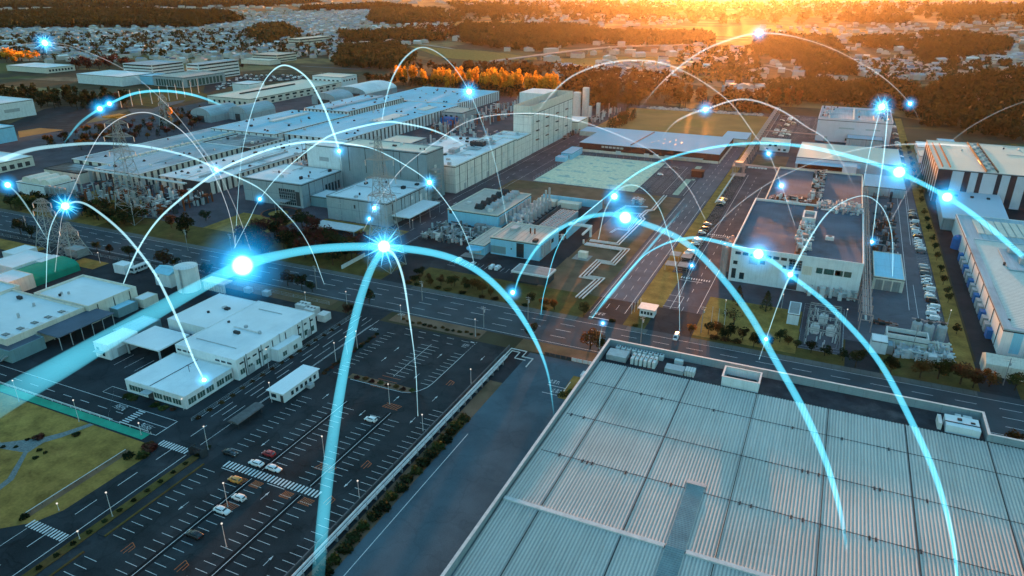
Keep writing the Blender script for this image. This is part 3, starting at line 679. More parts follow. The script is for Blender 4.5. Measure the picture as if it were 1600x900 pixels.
# --- workshop block at left
wk = building('workshop', 'white low workshop with green strip windows beside the access road', 'workshop', -193, -167.3, 128, 147.4, 4.5, roof='roof_white', par=.12)
EXT[wk.name] = (-193, -167.3, 128, 147.4, 4.5)
framed(wk, 'S', -191.5, -183.8, 1.1, 2.9, 6); 
for a in (-180.6, -176.6, -172.6): framed(wk, 'S', a, a+3.5, 1.0, 2.8, 3)
for a in (129, 132.6, 136.2, 140.5, 144): framed(wk, 'E', a, a+3.0, 1.0, 2.9, 3)
win(wk, 'S', -183.5, -181, 0, 2.9, 'dark_wall', 'doorway'); MB().box(-184,-180.6,125.5,127.95,2.95,3.15).build('porch_roof', 'metal', wk)
MB().bar((-182.3,128,4.45),(-181.8,147,4.45),.16).build('roof_joint', 'metal_dark', wk)
MB().bar((-178,140,4.4),(-178,140,7.2),.12).bar((-179,140,6.6),(-177,140,6.6),.08).build('aerial', 'metal_dark', wk)
hb = building('workshop_hall', 'larger white workshop hall with streaked roof behind the low workshop', 'workshop', -192.3, -165.2, 147.8, 187.6, 7.6, roof='roof_white', par=.15)
for i in range(3): win(hb, 'S', -191.5+i*2.4, -189.7+i*2.4, 5.6, 6.3)
for i in range(3): win(hb, 'S', -174.5+i*2.6, -172.6+i*2.6, 5.4, 6.1)
for i in range(5): win(hb, 'E', 149+i*3.0, 150.8+i*3.0, 5.3, 5.9); 
for i in range(4): framed(hb, 'E', 148.8+i*3.6, 150.8+i*3.6, 1.6, 3.4, 2)
winrow(hb, 'E', 176.5, 187, 5.3, 6, 3, .4); winrow(hb, 'E', 176.5, 187, 1.2, 3.2, 3, .5, 'glass_green')
MB().box(-184,-172,166,166.6,7.48,7.75).build('roof_joint', 'metal_white', hb)
MB().cyl(-180,168,7.45,8.1,.7,10).cyl(-172,166.2,7.45,8.3,.6,10).build('vent', 'metal', hb)
for y in (152, 159, 168, 180): MB().box(-165.2,-164.9,y,y+.3,0,7.9).build('pipe', 'metal', hb)
hw = building('workshop_wing', 'white flat-roofed wing on the far side of the workshop hall', 'workshop', -212, -192.6, 162, 187.3, 7.2, roof='roof_white', par=.15)
MB().cyl(-200,178,7,7.5,1.1,12).build('vent', 'metal', hw)
an = building('workshop_annex', 'small white annex on the road side of the workshop hall', 'annex', -165, -161.6, 163, 175, 4.6, par=.1)
framed(an, 'E', 165, 167, 1.2, 2.8, 2); framed(an, 'E', 170.5, 172.5, 1.2, 2.8, 2)
an = building('low_store', 'low dark-roofed store between the canopy and the workshop wing', 'store', -212, -199, 160, 166, 3.2, 'teal_wall', 'roof_dark', par=.1)
an = building('low_store', 'low blue-grey roofed store behind the small white block', 'store', -230, -221, 152.8, 166, 3.2, 'teal_wall', 'roof_grey', par=.1)
gh = building('gatehouse', 'white flat-roofed gatehouse between the access road and the car park', 'gatehouse', -148.2, -142.4, 143.3, 160, 3.3, par=.1, cap='metal_white')
MB().box(-148.8,-142,142.6,160.4,3.3,3.5).build('roof_slab', 'roof_white', gh)
win(gh,'S',-147.5,-145.6,1,2.3); win(gh,'S',-143.9,-142.8,0,2.4,'dark_wall','door'); winrow(gh,'E',146,159,.9,2.3,6,.5)
acbox('condenser_unit','small pale condenser on the ground beside the gatehouse',-141.9,-140.2,153,155,0.03,1.4,0,'metal')
def canopy(label, x0, x1, y0, y1, h, roof='roof_white', thick=.45, nx=2, ny=2, group=None, inset=.8, post='metal', pr=.18):
    r = thing('canopy', label, 'canopy', ((x0+x1)/2, (y0+y1)/2, 0), group)
    MB().box(x0,x1,y0,y1,h-thick,h).build('roof', roof, r)
    for i in range(nx):
        for j in range(ny):
            x = x0+inset+(x1-x0-2*inset)*(i/(nx-1) if nx > 1 else .5); y = y0+inset+(y1-y0-2*inset)*(j/(ny-1) if ny > 1 else .5)
            MB().cyl(x, y, 0, h-thick, pr, 8).build('post', post, r)
    return r
canopy('white square loading canopy in front of the workshop wing', -215.3, -198.2, 145.5, 159, 5.0, pr=.35, thick=.5)
sb = building('store_block', 'small white two-storey block left of the square canopy', 'store', -223, -215.8, 140, 152, 5.8, par=.1)
win(sb,'S',-222,-220.8,3,4); win(sb,'S',-219.5,-218.3,1,2.5); MB().box(-222.3,-218,138.6,139.93,2.6,2.8).build('balcony', 'metal', sb); win(sb,'E',143,148,0,3.2,'metal','shutter')
# left warehouses
W = building('flat_roof_works', 'wide pale blue flat-roofed works left of the side road', 'factory', -279, -247.6, 157, 178.2, 7.5, 'cream_wall', 'roof_white_y', par=.9)
W2 = building('flat_roof_works', 'long pale flat-roofed works with dark skylights at the left edge', 'factory', -292, -249.5, 127, 156.6, 7.0, 'cream_wall', 'roof_white_y', par=.7)
for i in range(5): MB().box(-256,-253.6,129.5+i*5.2,131.2+i*5.2,6.3,6.55).build('skylight', 'glass', W2)
for i in range(5): MB().box(-253.4,-250,129.2+i*5.2,131.6+i*5.2,6.3,6.42).build('roof_patch', 'metal_white', W2)
W3 = building('flat_roof_works', 'pale flat-roofed works cut by the left edge of the picture', 'factory', -330, -292.3, 138, 160, 7.2, 'cream_wall', 'roof_white_y', par=.6)
W4 = building('white_store', 'plain white store behind the pale works at the left edge', 'store', -316, -302.5, 160.5, 172, 6.1, 'cream_wall', 'roof_white', par=.15)
win(W4,'E',163,164.5,3.2,4)
cp = canopy('long grey-roofed carport along the front of the flat-roofed works', -249, -237.8, 137.5, 160, 5.4, 'roof_dark', .35, 2, 6, inset=.6, pr=.14)
an = building('plant_annex', 'grey-roofed annex with outside stairs at the near end of the carport', 'annex', -262, -244.8, 124.5, 136.8, 4.6, 'teal_wall', 'roof_dark', par=.1)
win(an,'S',-256,-254.8,2.2,3.2); win(an,'S',-252,-250.8,2.2,3.2)
b = MB()
for i in range(8): b.box(-249.5+i*.5,-249+i*.5,123.2,124.2,.3+i*.35,.45+i*.35)
b.bar((-249.5,123.2,1.2),(-245.5,123.2,4.2),.08).build('stairs', 'metal', an)
an = building('blue_shed', 'small blue-roofed shed at the far corner of the flat-roofed works', 'shed', -248.5, -243, 165, 174, 3.5, 'teal_wall', 'roof_teal', par=.1)
an = building('white_shed', 'small white lean-to at the back corner of the flat-roofed works', 'shed', -247, -241.5, 175.5, 182.5, 3.6, 'cream_wall', 'roof_white', par=.1)
g = thing('green_hall', 'bright green barrel-roofed fabric hall', 'storage tent', (-308, 181, 0))
MB().barrel(-320.5, -303, 172, 193, 0, 2.8, 2.6, 'y', 12).build('cover', 'green_tarp', g); MB().box(-314.5,-310.5,171.9,171.97,0,3).build('door', 'teal_wall', g); MB().box(-318.5,-317,171.9,171.97,0,2.2).build('door', 'dark_wall', g)
an = building('white_store', 'white flat-roofed store behind the green hall', 'store', -336, -319.5, 174, 192, 5.4, 'white_wall', 'roof_white', par=.12)
MB().box(-319.5,-311,184,193,0,5.2).build('side_wing', 'white_wall', an)
building('white_store', 'small white store at the top left behind the larger white store', 'store', -346, -337.5, 186, 197, 4.8, 'white_wall', 'roof_white', par=.1)
si = building('silo_house', 'white two-storey building with pitched grey roof beside the round tank', 'house', -257.5, -248.5, 195, 203, 6.0, 'white_wall', 'roof_grey', par=.1)
win(si,'S',-256,-254.8,3.8,4.8); win(si,'S',-256,-254.8,1.3,2.3); MB().gable(-258,-248,194.6,203.4,5.9,6.05,7.8,'x').build('pitched_roof', 'roof_teal', si)
t = thing('water_tank', 'big round white water tank beside the silo house', 'tank', (-240.5, 197.5, 0))
MB().lathe(-240.5,197.5,[(4.7,0),(4.7,10.4),(4.85,10.45),(4.85,10.7),(4.6,10.75),(.4,11.7)],28).build('shell', 'white_wall', t)
b = MB()
for i in range(28):
    a = 2*math.pi*i/28; b.bar((-240.5+4.7*math.cos(a),197.5+4.7*math.sin(a),10.7),(-240.5+4.7*math.cos(a),197.5+4.7*math.sin(a),11.7),.05)
b.build('railing', 'metal', t); MB().box(-239.2,-238.6,192.4,192.8,0,11).build('ladder', 'metal', t)
t = thing('tank_rack', 'row of small upright tanks with a deck on top beside the round tank', 'tank', (-227, 200, 0))
MB().box(-235,-223,199.5,205,3.6,4.2).build('deck', 'metal_white', t)
for i in range(9): MB().cyl(-234.3+i*1.35,200.3,0,3.6,.5,8).build('tank', 'cream_wall', t)
for i,(x,y) in enumerate(((-216.5,204),(-207,204.5))): acbox('transformer_box', ('left','right')[i]+' pale blue cabinet in the yard north of the workshop', x, x+3, y, y+2.4, 0, 2.2, 0, 'metal')
for i,(x,y) in enumerate(((-184.5,198.5),(-178.5,196.5),(-170.5,194.5))):
    acbox('cooling_unit', ['left cream cooling unit behind the workshop hall','middle cream cooling unit behind the workshop hall','single white cabinet right of the cream cooling units'][i], x, x+(4.8 if i<2 else 3.6), y, y+4, 0, 3, 3 if i<2 else 0, 'metal_white')
an = building('office_hut', 'small white hut with grey roof in the yard by the back lawn', 'hut', -286.5, -279.5, 197.5, 202.5, 4.2, 'white_wall', 'roof_white', par=.1)
t = thing('parked_bus', 'white bus parked beside the small white hut', 'bus', (-277.5, 204, 0))
MB().box(-279.0,-276.2,199.5,208.5,.5,3.0).build('body', 'metal_white', t)
for y in (201, 207):
    for x in (-279.05, -276.3): MB().hcyl(x, x+.3, y, .5, .5, 10).build('wheel', 'tyre', t)
for i in range(5): MB().box(-276.2,-276.14,200.2+i*1.6,201.4+i*1.6,1.6,2.6).build('window', 'glass', t)
MB().box(-278.8,-276.4,199.44,199.5,1.5,2.7).build('windscreen', 'glass', t)
an = building('grey_hut', 'grey concrete hut near the lattice masts on the left', 'hut', -327, -318, 203, 209, 3.8, 'concrete', 'roof_grey', par=.1)

# --- office and factory complex north of the main road
c1 = building('grey_factory', 'large plain grey factory block facing the tree belt', 'factory', -249, -209.5, 303, 349, 13.4, 'grey_wall', 'roof_white', par=.4)
win(c1,'E',327,329,9,11,'metal_white','panel'); win(c1,'E',336,338.5,3,10,'metal_white','panel'); win(c1,'E',342,345,2,9,'metal_white','panel'); winrow(c1,'S',-243,-239,2.5,3,1,.9,'metal'); winrow(c1,'S',-243,-239,9.5,10,1,.9,'metal'); win(c1,'S',-231,-230,8,10,'dark_wall','vent')
for y in (308, 320, 331): win(c1,'E',y,y+.4,0,13,'metal_dark','downpipe')
c2 = building('office_block', 'grey office block with a big glazed grid window', 'office', -318, -274, 312.5, 350, 14.3, 'grey_wall', 'roof_white', par=.4)
gw = win(c2,'S',-291,-279,1,10.5,'glass'); b = MB()
for i in range(9): b.box(-291+i*1.5-.08,-291+i*1.5+.08,312.3,312.43,1,10.5)
for j in range(6): b.box(-291,-279,312.31,312.42,1+j*1.9-.07,1+j*1.9+.07)
b.build('frame', 'metal', gw); MB().box(-291,-283,307.5,312.4,3.6,4.1).build('porch_roof', 'metal', c2)
winrow(c2,'E',333,348,4,9,5,.6)
win(c2,'S',-279,-276,1,9.5,'dark_wall','louvre')
c3 = building('link_block', 'low grey link between the office block and the grey factory', 'factory', -274, -249.2, 319, 334, 6.2, 'teal_wall', 'roof_white', par=.3)
c4 = building('tall_hall', 'tall windowless grey hall rising behind the grey factory', 'factory', -275, -213.6, 352, 372, 30, 'grey_panel', 'roof_cream', par=.5)
win(c4,'S',-236.2,-236,14,29.8,'metal_dark','joint'); win(c4,'E',360,363,15,21,'metal_white','door')
c5 = building('tower_wing', 'pale square tower at the left end of the tall grey hall', 'factory', -300, -275.2, 351, 370, 28.5, 'white_wall', 'roof_white', par=.5)
winrow(c5,'S',-291,-283,18.5,21,1,.9,'metal','louvre',.15); b=MB()
for j in range(8): b.box(-303.5,-300.1,351,355,j*3.3+1,j*3.3+1.2)
for x in (-303.4,-300.4):
    for y in (351.2,354.8): b.bar((x,y,0),(x,y,28),.2)
for j in range(7): b.bar((-303.4,351.2,j*3.3+1),(-300.4,351.2,j*3.3+4.3),.15)
b.build('fire_stairs', 'metal_dark', c5)
c6 = building('plant_room', 'low plant building with pipes behind the office block', 'factory', -320, -301, 351.5, 375, 12, 'white_wall', 'roof_grey', par=.4)
for x,y in ((-317,354),(-312,357),(-308,362),(-315,366)): vents(c6, [(x,y)], 11.6, 2.2)
t = thing('fire_stairs', 'open steel stair tower at the right end of the tall hall', 'stairs', (-209, 356, 0)); b = MB()
for x in (-212.8,-208.2):
    for y in (353.5,359): b.bar((x,y,0),(x,y,22),.25)
for j in range(8): b.box(-212.8,-208.2,353.5,359,j*2.8,j*2.8+.15); b.bar((-212.6,353.5,j*2.8),(-208.4,353.5,j*2.8+2.8),.2)
b.build('frame', 'steel_lattice', t)
c7 = building('long_factory', 'long silver-panelled factory along the works road', 'factory', -233, -208.6, 377, 470, 17.5, 'silver_panel', 'roof_white', par=.6)
win(c7,'S',-232,-209,13.5,16.5,'brown_wall','panel',.06) if 0 else None
for y in (398, 421, 446): win(c7,'E',y,y+3,8,12,'metal_white','louvre'); win(c7,'E',y+6,y+8,0,4,'metal_white','door')
c7b = building('long_factory', 'pale lower roof section between the tall hall and the silver factory', 'factory', -262, -233.2, 373, 470, 15.5, 'grey_wall', 'roof_white', par=.5)
MB().box(-231,-226,409,416,17.2,19.6).box(-228,-217,424,430,17,17.8).build('roof_plant', 'grey_wall', c7)
for y in (382,387,392,397,402): MB().box(-231.5,-229.5,y,y+3,16.9,17.6).build('roof_plant', 'metal_dark', c7)
acbox('cooling_unit','blue-grey cooling unit on the silver factory roof, nearer one',-229,-219,436,441,16.9,3,3,'metal_dark'); acbox('cooling_unit','blue-grey cooling unit on the silver factory roof, farther one',-226,-216,444,449,16.9,2.6,3,'metal')
c8 = building('silver_block', 'silver-panelled block joining the long factory and the high tower', 'factory', -232, -209, 470.5, 497.8, 16.5, 'silver_panel', 'roof_white', par=.5)
tw = building('production_tower', 'tall white box tower with sunken roof beside the works road', 'tower', -224, -209.4, 498.5, 590.5, 36, 'silver_panel', 'roof_dark', par=6, cap='cream_wall')
for y in (508,528,550,572):
    for z in (9,16,23): win(tw,'E',y,y+5,z,z+.5,'metal_dark','ledge',1.2); win(tw,'E',y+1,y+2.2,z+.6,z+3,'metal_white','door')
for y in range(502,588,11): win(tw,'E',y,y+.4,0,30,'metal_dark','joint')
MB().box(-247,-224.2,562,590.5,0,36.2).build('stair_block', 'white_wall', tw); 
for i in range(6): MB().box(-221+(i%3)*3,-219+(i%3)*3,504+i*13,511+i*13,29.8,32.4).build('roof_plant', 'metal', tw)
an = building('cream_annex', 'cream low block at the far foot of the white tower', 'factory', -222, -204.5, 592, 620, 10, 'cream_wall', 'roof_white', par=.4)
for i,(x,y,h,r) in enumerate(((-231,663,25,3.6),(-226.5,676,28,3.2),(-219,668,12,1.6),(-216,684,13,1.8))):
    t = thing('silo', ['thick white silo left of the tallest silo behind the white tower','tallest white silo behind the white tower','short slim silo in front of the tall white silos','short slim silo right of the tall white silos'][i], 'silo', (x,y,0))
    MB().lathe(x,y,[(r,0),(r,h-1),(r*.85,h-.2),(r*.3,h)],16).build('shell', 'metal_white', t); MB().box(x+r,x+r+.5,y-.4,y+.4,0,h).build('ladder', 'metal', t)
def pipework(name, label, x0, x1, y0, y1, zmax, n, mats=('metal_white','metal','metal_pink','metal_dark'), seed=0, cat='pipework', cyl=.3, z0=0.):
    """tangle of vessels, ducts and pipes on frames: one mesh part per material"""
    rr = random.Random(seed); r = thing(name, label, cat, ((x0+x1)/2, (y0+y1)/2, z0)); rest = [MB() for _ in mats]
    for i in range(n):
        b = MB() if i < 92 else None; mi = rr.randrange(len(mats)); t_ = b or rest[mi]; x = rr.uniform(x0, x1); y = rr.uniform(y0, y1); q = rr.random(); h = zmax*rr.uniform(.25, 1); nm = 'pipe'
        if q < cyl: rd = rr.uniform(.25,.8); t_.cyl(x, y, z0, z0+h, rd, 8).cyl(x, y, z0+h, z0+h+rd*.4, rd, 8, rd*.3); nm = 'vessel'
        elif q < cyl+.25: t_.box(x, min(x1, x+rr.uniform(.8,2.6)), y, min(y1, y+rr.uniform(.8,3)), z0, z0+h*.7); nm = 'duct'
        elif q < cyl+.45: t_.hcyl(x, min(x1+1, x+rr.uniform(2,7)), y, z0+h*.7, rr.uniform(.12,.4), 6)
        else: t_.hcyl(y, min(y1+1, y+rr.uniform(2,9)), x, z0+h*.6, rr.uniform(.12,.4), 6, 'y')
        if b: b.build(nm, mats[mi], r)
    if n > 92:
        a_ = MB()
        for k_, q_ in enumerate(rest): a_.add(q_.v, q_.f, k_)
        struct(a_.build('small_pipework', list(mats), r), 'stuff')
    return r
pipework('process_plant','pink and orange process plant between the factory rows',-325,-292,540,700,12,190,('metal_white','metal_pink','rust','metal'),3)
pipework('process_plant','white pipework in the yard behind the long silver factory',-300,-262,480,560,8,70,('metal_white','metal','metal_pink','blue'),4)
pipework('process_plant','small plant and tanks around the white silos',-215,-203,640,720,9,60,('metal_white','metal_pink','metal_dark','metal'),5)
pipework('process_plant','pipes and ducts against the foot of the white tower',-207.8,-204.5,560,598,5,36,('metal_pink','metal','metal_dark','rust'),6)
b = building('low_white_roof', 'low white-roofed hall behind the tall grey hall', 'factory', -316, -289, 400, 478, 10, 'grey_wall', 'roof_cream', par=.3)
vents(b, [(-300,440),(-303,452)], 9.7, 1.6)
win(b,'E',440,448,4,8,'metal_white','panel'); win(b,'E',465,472,3,7,'metal_white','panel')
b = building('plant_block', 'small grey plant block beside the pink process plant', 'factory', -340, -318.5, 592, 622, 10, 'grey_wall', 'roof_warm', par=.3); winrow(b,'S',-338,-322,4,7,3,.5); MB().box(-335,-322,580,590,0,6).build('blue_tank','blue',b)
# the long sawtooth-like halls (dark gaps between white panels)
def hall(label, x0, x1, y0, y1, h, roof='roof_teal', panels=('E',), n=20, wall='dark_wall', pm='white_wall', par=.3, vn=0, fill=.62, zf=(.3,.85), cap='white_wall'):
    r = building('factory_hall', label, 'factory hall', x0, x1, y0, y1, h, wall, roof, par=par, cap=cap, group=None)
    for s in panels:
        a, c = (y0, y1) if s in 'EW' else (x0, x1); k = n if s in 'EW' else max(3, int(n*(x1-x0)/(y1-y0)))
        winrow(r, s, a, c, 0, h-par-.3, k, fill, pm, 'wall_panel', .12)
    rr = random.Random(int(x0))
    vents(r, [(rr.uniform(x0+3,x1-3), rr.uniform(y0+3,y1-3)) for _ in range(vn)], h-par, 1.1, m='metal_dark')
    return r
hall('long blue-roofed hall ending beside the silver block, its wall striped with white panels', -402, -343, 445, 634, 10, n=34, panels=('E','S'), vn=14)
MB().box(-372,-358,520,560,9.7,10.5).build('roof_light', 'metal_white', bpy.data.objects['factory_hall']); MB().box(-366,-356,590,612,9.7,10.4).build('roof_light', 'metal_white', bpy.data.objects['factory_hall'])
hall('widest blue-roofed hall at the far end in front of the orange trees', -446, -349, 636, 738, 10, n=22, vn=12)
hall('blue-roofed hall with small square windows left of the long striped hall', -458, -408, 539, 634, 13, n=24, wall='white_wall', pm='dark_wall', panels=('E','S'), fill=.35, vn=12)
b = bpy.data.objects['factory_hall.002']; MB().box(-436,-430,545,632,12.7,13.9).build('roof_light', 'roof_grey', b)
hall('broad dull blue roof with one white skylight left of the striped halls', -470, -403, 436, 536, 11, wall='white_wall', pm='dark_wall', panels=('S','E'), n=14, fill=.14, vn=8)
b = bpy.data.objects['factory_hall.003']; MB().box(-446,-440,478,525,10.7,12.0).build('skylight', 'metal_white', b)
hall('low striped hall with pale roof and long raised roof light', -366, -345.5, 312, 436, 8, 'roof_white', n=26, panels=('E',), pm='cream_wall', vn=6)
b = bpy.data.objects['factory_hall.004']; MB().box(-360,-359,318,400,7.7,9.0).box(-348,-347,340,410,7.7,8.5).build('roof_light', 'metal', b)
hall('pale low hall in front of the dark-streaked roof', -388, -367, 312, 442, 8, 'roof_white', n=24, panels=('S',), pm='cream_wall', vn=6)
hall('broad blue-grey hall behind the lattice pylon with white panelled front', -440, -399, 306, 396, 9, 'roof_grey', n=18, panels=('S','E'), pm='cream_wall', vn=5)
hall('dark-streaked rusty roof hall behind the low pale hall', -436, -392, 397, 434, 9, 'roof_rust', n=8, panels=('E',), pm='cream_wall')
hall('far left grey-roofed hall with long row of roof vents', -478, -441, 318, 500, 9, 'roof_grey', n=20, panels=('S',), pm='cream_wall', vn=4)
b = bpy.data.objects['factory_hall.008']
for i in range(26): MB().box(-446,-443.6,330+i*5.2,333+i*5.2,8.7,9.8).build('roof_vent', 'cream_wall', b)
b = building('dark_edged_block', 'low block with dark roof edge at the left end of the halls', 'factory', -476, -441.5, 296, 314, 7.5, 'cream_wall', 'roof_rust', par=.3, cap='dark_wall'); winrow(b,'S',-470,-445,1,4,8,.4,'dark_wall')
for i,(x0,x1,y0,y1,l) in enumerate(((-560,-535,498,536,'left grey barrel-roofed shed beyond the halls'),(-534,-512,520,560,'right grey barrel-roofed shed beyond the halls'),(-522,-490,628,660,'barrel-roofed grey shed left of the blue roofs'),(-534,-488,680,744,'wide pale barrel-roofed hall behind the blue roofs'))):
    t = thing('barrel_shed', l, 'shed', ((x0+x1)/2,(y0+y1)/2,0)); MB().barrel(x0,x1,y0,y1,0,6,7,'y',10,0,1).build('shell',['grey_wall','roof_grey' if i<3 else 'roof_white'],t); MB().box(x0+8,x1-8,y0-.1,y0-.04,0,6).build('door','dark_wall',t)
w2 = building('long_white_block', 'long white two-storey block with bays beyond the blue roofs', 'factory', -628, -568, 585, 742, 8.5, 'cream_wall', 'roof_cream', par=.4)
for i in range(12): win(w2,'E',592+i*12,599+i*12,4.6,6.6); win(w2,'E',593+i*12,597+i*12,1,3,'dark_wall')
winrow(w2,'S',-622,-572,2,5,7,.4); MB().box(-606,-604,610,700,8.1,9.4).build('roof_light','metal_dark',w2)
w3 = building('stepped_white_block', 'taller white block at the far end of the long white block', 'factory', -612, -567.5, 742.5, 775, 14, 'white_wall', 'roof_cream', par=.4); winrow(w3,'E',745,773,8,10,5,.5); winrow(w3,'S',-610,-570,8,10,6,.5)
building('white_box_block', 'white box building left of the long white block', 'factory', -655, -630, 650, 676, 13, 'white_wall', 'roof_white', par=.4)
# substation masses at the west side
pipework('substation','crowded white and grey switchgear near the tall pylon on the left',-362,-333,262,302,9,180,('metal_white','metal','metal_dark','rust'),11)
pipework('substation','steel gantries and machines left of the tall pylon',-420,-364,266,303,9,180,('metal','metal_dark','steel_lattice','rust'),12,cyl=.4)
t = thing('pipe_bridge', 'long white pipe bridge crossing the substation yard', 'pipe bridge', (-385, 300, 0)); b=MB(); b.hcyl(-441,-353,300.5,9,.5,8).hcyl(-441,-353,302,9,.5,8)
b.build('pipe','metal_white',t)
for x in range(-438,-354,12): MB().box(x,x+.4,300,302.5,0,8.5).build('trestle','metal',t)
b = building('tank_house', 'white building with three curved white roofs near the left edge', 'factory', -458, -428, 266, 284, 7.5, 'white_wall', 'roof_cream', par=.3)
for i in range(3): MB().barrel(-455+i*9,-447+i*9,268,282,7.2,7.6,3,'y',8).build('barrel_roof','cream_wall',b)
for i in range(4):
    t = thing('storage_tank', f'{ORD[i]} grey upright tank from the left beside the three-vaulted white building', 'tank', (-425+i*4.4, 264, 0), 'grey tanks by the vaulted building'); MB().lathe(-425+i*4.4,264,[(1.9,0),(1.9,8),(1.5,8.6),(.3,8.9)],14).build('shell','concrete',t); MB().box(-425+i*4.4-.3,-425+i*4.4+.3,261.6,262.1,0,8.6).build('ladder','metal',t)

# --- blue buildings in the centre
bb = building('turbine_hall', 'pale blue hall with rows of roof vents in the central plant', 'power house', -184.5, -154.5, 323.5, 369, 8.2, 'blue_wall', 'roof_warm', par=.5, cap='cream_wall')
M['roof_plain'] = mat('roof_plain', (.42,.42,.38), .7, amp=.1)
part(bb,"roof").data.materials[0] = M['roof_plain']
win(bb,'S',-183.5,-181.8,5.5,7.4,'dark_wall','louvre')
for i in range(6):
    for j,(xx,mm) in enumerate(((-171.5,'metal_dark'),(-165,'metal'))): 
        MB().box(xx,xx+4.6,330+i*6.6,333.6+i*6.6,7.7,8.9).hcyl(xx+.3,xx+4.3,331.8+i*6.6,8.9,1.5,8).build('roof_vent', mm, bb)
for i in range(8): win(bb,'E',326+i*5.2,329.4+i*5.2,2,6.5,'metal','duct',1.0)
for i in range(7):
    y = 337.5+i*5.5; hh = 10.5+i*.1
    t = thing('exhaust_stack', f'{ORD[i]} silvery stack from the near end of the row beside the turbine hall', 'chimney', (-143.7,y,0), 'stacks beside the turbine hall')
    MB().lathe(-143.7,y,[(1.3,0),(1.3,5.2),(.62,6.0),(.62,hh+ (i>4)*1.5)],14).build('flue','metal',t); MB().box(-145.4,-142,y-1.3,y+1.3,0,.5).build('plinth','concrete',t)
    t = thing('boiler', f'{ORD[i]} horizontal drum from the near end between the stacks and turbine hall', 'boiler', (-149.5,y,0), 'drums beside the turbine hall')
    MB().hcyl(-153.6,-146.5,y,2.6,1.3,10).build('drum','metal_white' if i%2 else 'metal',t); MB().box(-152.5,-151.9,y-1,y+1,0,1.6).box(-148.5,-147.9,y-1,y+1,0,1.6).build('saddle','metal_dark',t); MB().cyl(-150,y-1.8,0,4.8,.6,8).hcyl(y-1.6,y+1.6,-147,4.2,.4,6,'y').build('pipe','metal_white',t)
for i in range(4):
    for j in range(2):
        k = i*2+j; cxx = -133+i*2.75
        acbox('cooling_bank', f'{ORD[k]} long cooling bank counted from the left front in the walled cooling pit', cxx, cxx+2.2, 329+j*16.5, 344.5+j*16.5, .6, 3.4, 6, 'metal', 'cooling banks in the pit')
t = thing('pit_wall','dark blue retaining walls around the cooling banks','wall',(-128,350,0))
MB().box(-116.4,-115.9,325,384,0,5.2).box(-153,-116.4,383.5,384,0,4.5).build('wall','blue_wall',t); MB().box(-138.6,-138.2,328,383,0,2).build('low_wall','concrete_dark',t)
building('flat_shed','left low pale shed behind the stacks','shed',-153.5,-142,375,381,3.2,'cream_wall','roof_cream',par=.1); building('flat_shed','right low pale shed behind the cooling pit','shed',-140.5,-127.5,375,381,3.2,'cream_wall','roof_cream',par=.1)
fb = building('control_building', 'pale blue control building with ribbed cream roof and dark doorway', 'office', -142.3, -116.8, 289.8, 315, 8.7, 'blue_wall', 'roof_warm', par=.35, cap='cream_wall')
win(fb,'S',-142,-134.2,.8,4.4,'teal_wall','recess'); win(fb,'S',-128.6,-124.8,.4,7.4,'glass','glazing'); win(fb,'S',-131.6,-131,3.6,4.4); 
for y in (292,295,298,301): win(fb,'E',y,y+1.6,1,7,'metal','duct',.9)
win(fb,'E',305,308,4,6); MB().box(-121,-119,291,294,8.2,9.6).build('roof_unit','metal_dark',fb); MB().cyl(-127,303,8,11,.4,8).cyl(-124.8,303.3,8,11,.4,8).build('flue','rust',fb); MB().box(-138,-134.5,303,308,8.2,9.6).build('roof_unit','metal',fb)
fl = building('control_wing', 'low blue wing with rounded porch beside the control building', 'office', -152, -143.6, 286, 313, 5.3, 'blue_wall', 'roof_warm', par=.3, cap='cream_wall')
winrow(fl,'S',-150.5,-145.3,.8,3.4,5,.75,'metal_white'); MB().cyl(-148,284.6,3.5,3.8,4.2,20).build('porch_roof','blue_wall',fl); MB().box(-154,-143,280.5,285.9,.02,.15).build('porch_step','concrete',fl)
pipework('transformer_group','crowded grey transformers beside the turbine hall',-185,-158,293,318,5,190,('metal_white','concrete','metal','concrete_dark'),21,'transformers')
for i,(x,y) in enumerate(((-166,319),(-159.5,317.5),(-153,316.5))): acbox('switch_cabinet', f'{ORD[i]} grey-green cabinet from the left in front of the turbine hall', x, x+5.5, y, y+3, 0, 3, 0, 'concrete', 'cabinets in front of the turbine hall')
t = building('gate_shelter', 'flat-roofed shelter with white fascia near the shrubs by the main road', 'shelter', -118.5, -102.5, 263.6, 272, 3.9, 'dark_wall', 'roof_grey', par=.2, cap='metal_white')
MB().box(-119.2,-101.8,262.8,272.6,3.9,4.7).build('fascia','metal_white',t); MB().box(-118.6,-102.4,263.4,272,4.7,4.75).build('roof_deck','concrete',t)
canopy('white bus-shelter canopy beside the grey factory', -209.3, -198.0, 306.5, 339, 6.0, 'roof_white', .6, 2, 4, inset=.4, pr=.15)
t = building('utility_box','white instrument hut on a slab in the bare ground','hut',-101.8,-97.6,301.5,304.5,3.0,'cream_wall','roof_cream',par=.08); MB().box(-104,-96,299,306.5,.03,.15).build('slab','concrete',t)
canopy('white domed shelter roof among the dark trees by the main road', -243, -216, 281.5, 291, 3.4, 'metal_white', .4, 3, 2)
t = thing('hedge_wall','white boundary wall beside the gateway by the pylon','wall',(-195.5,252,0)); MB().box(-195.8,-195.2,243.5,261.5,0,1.7).build('wall','metal_white',t)
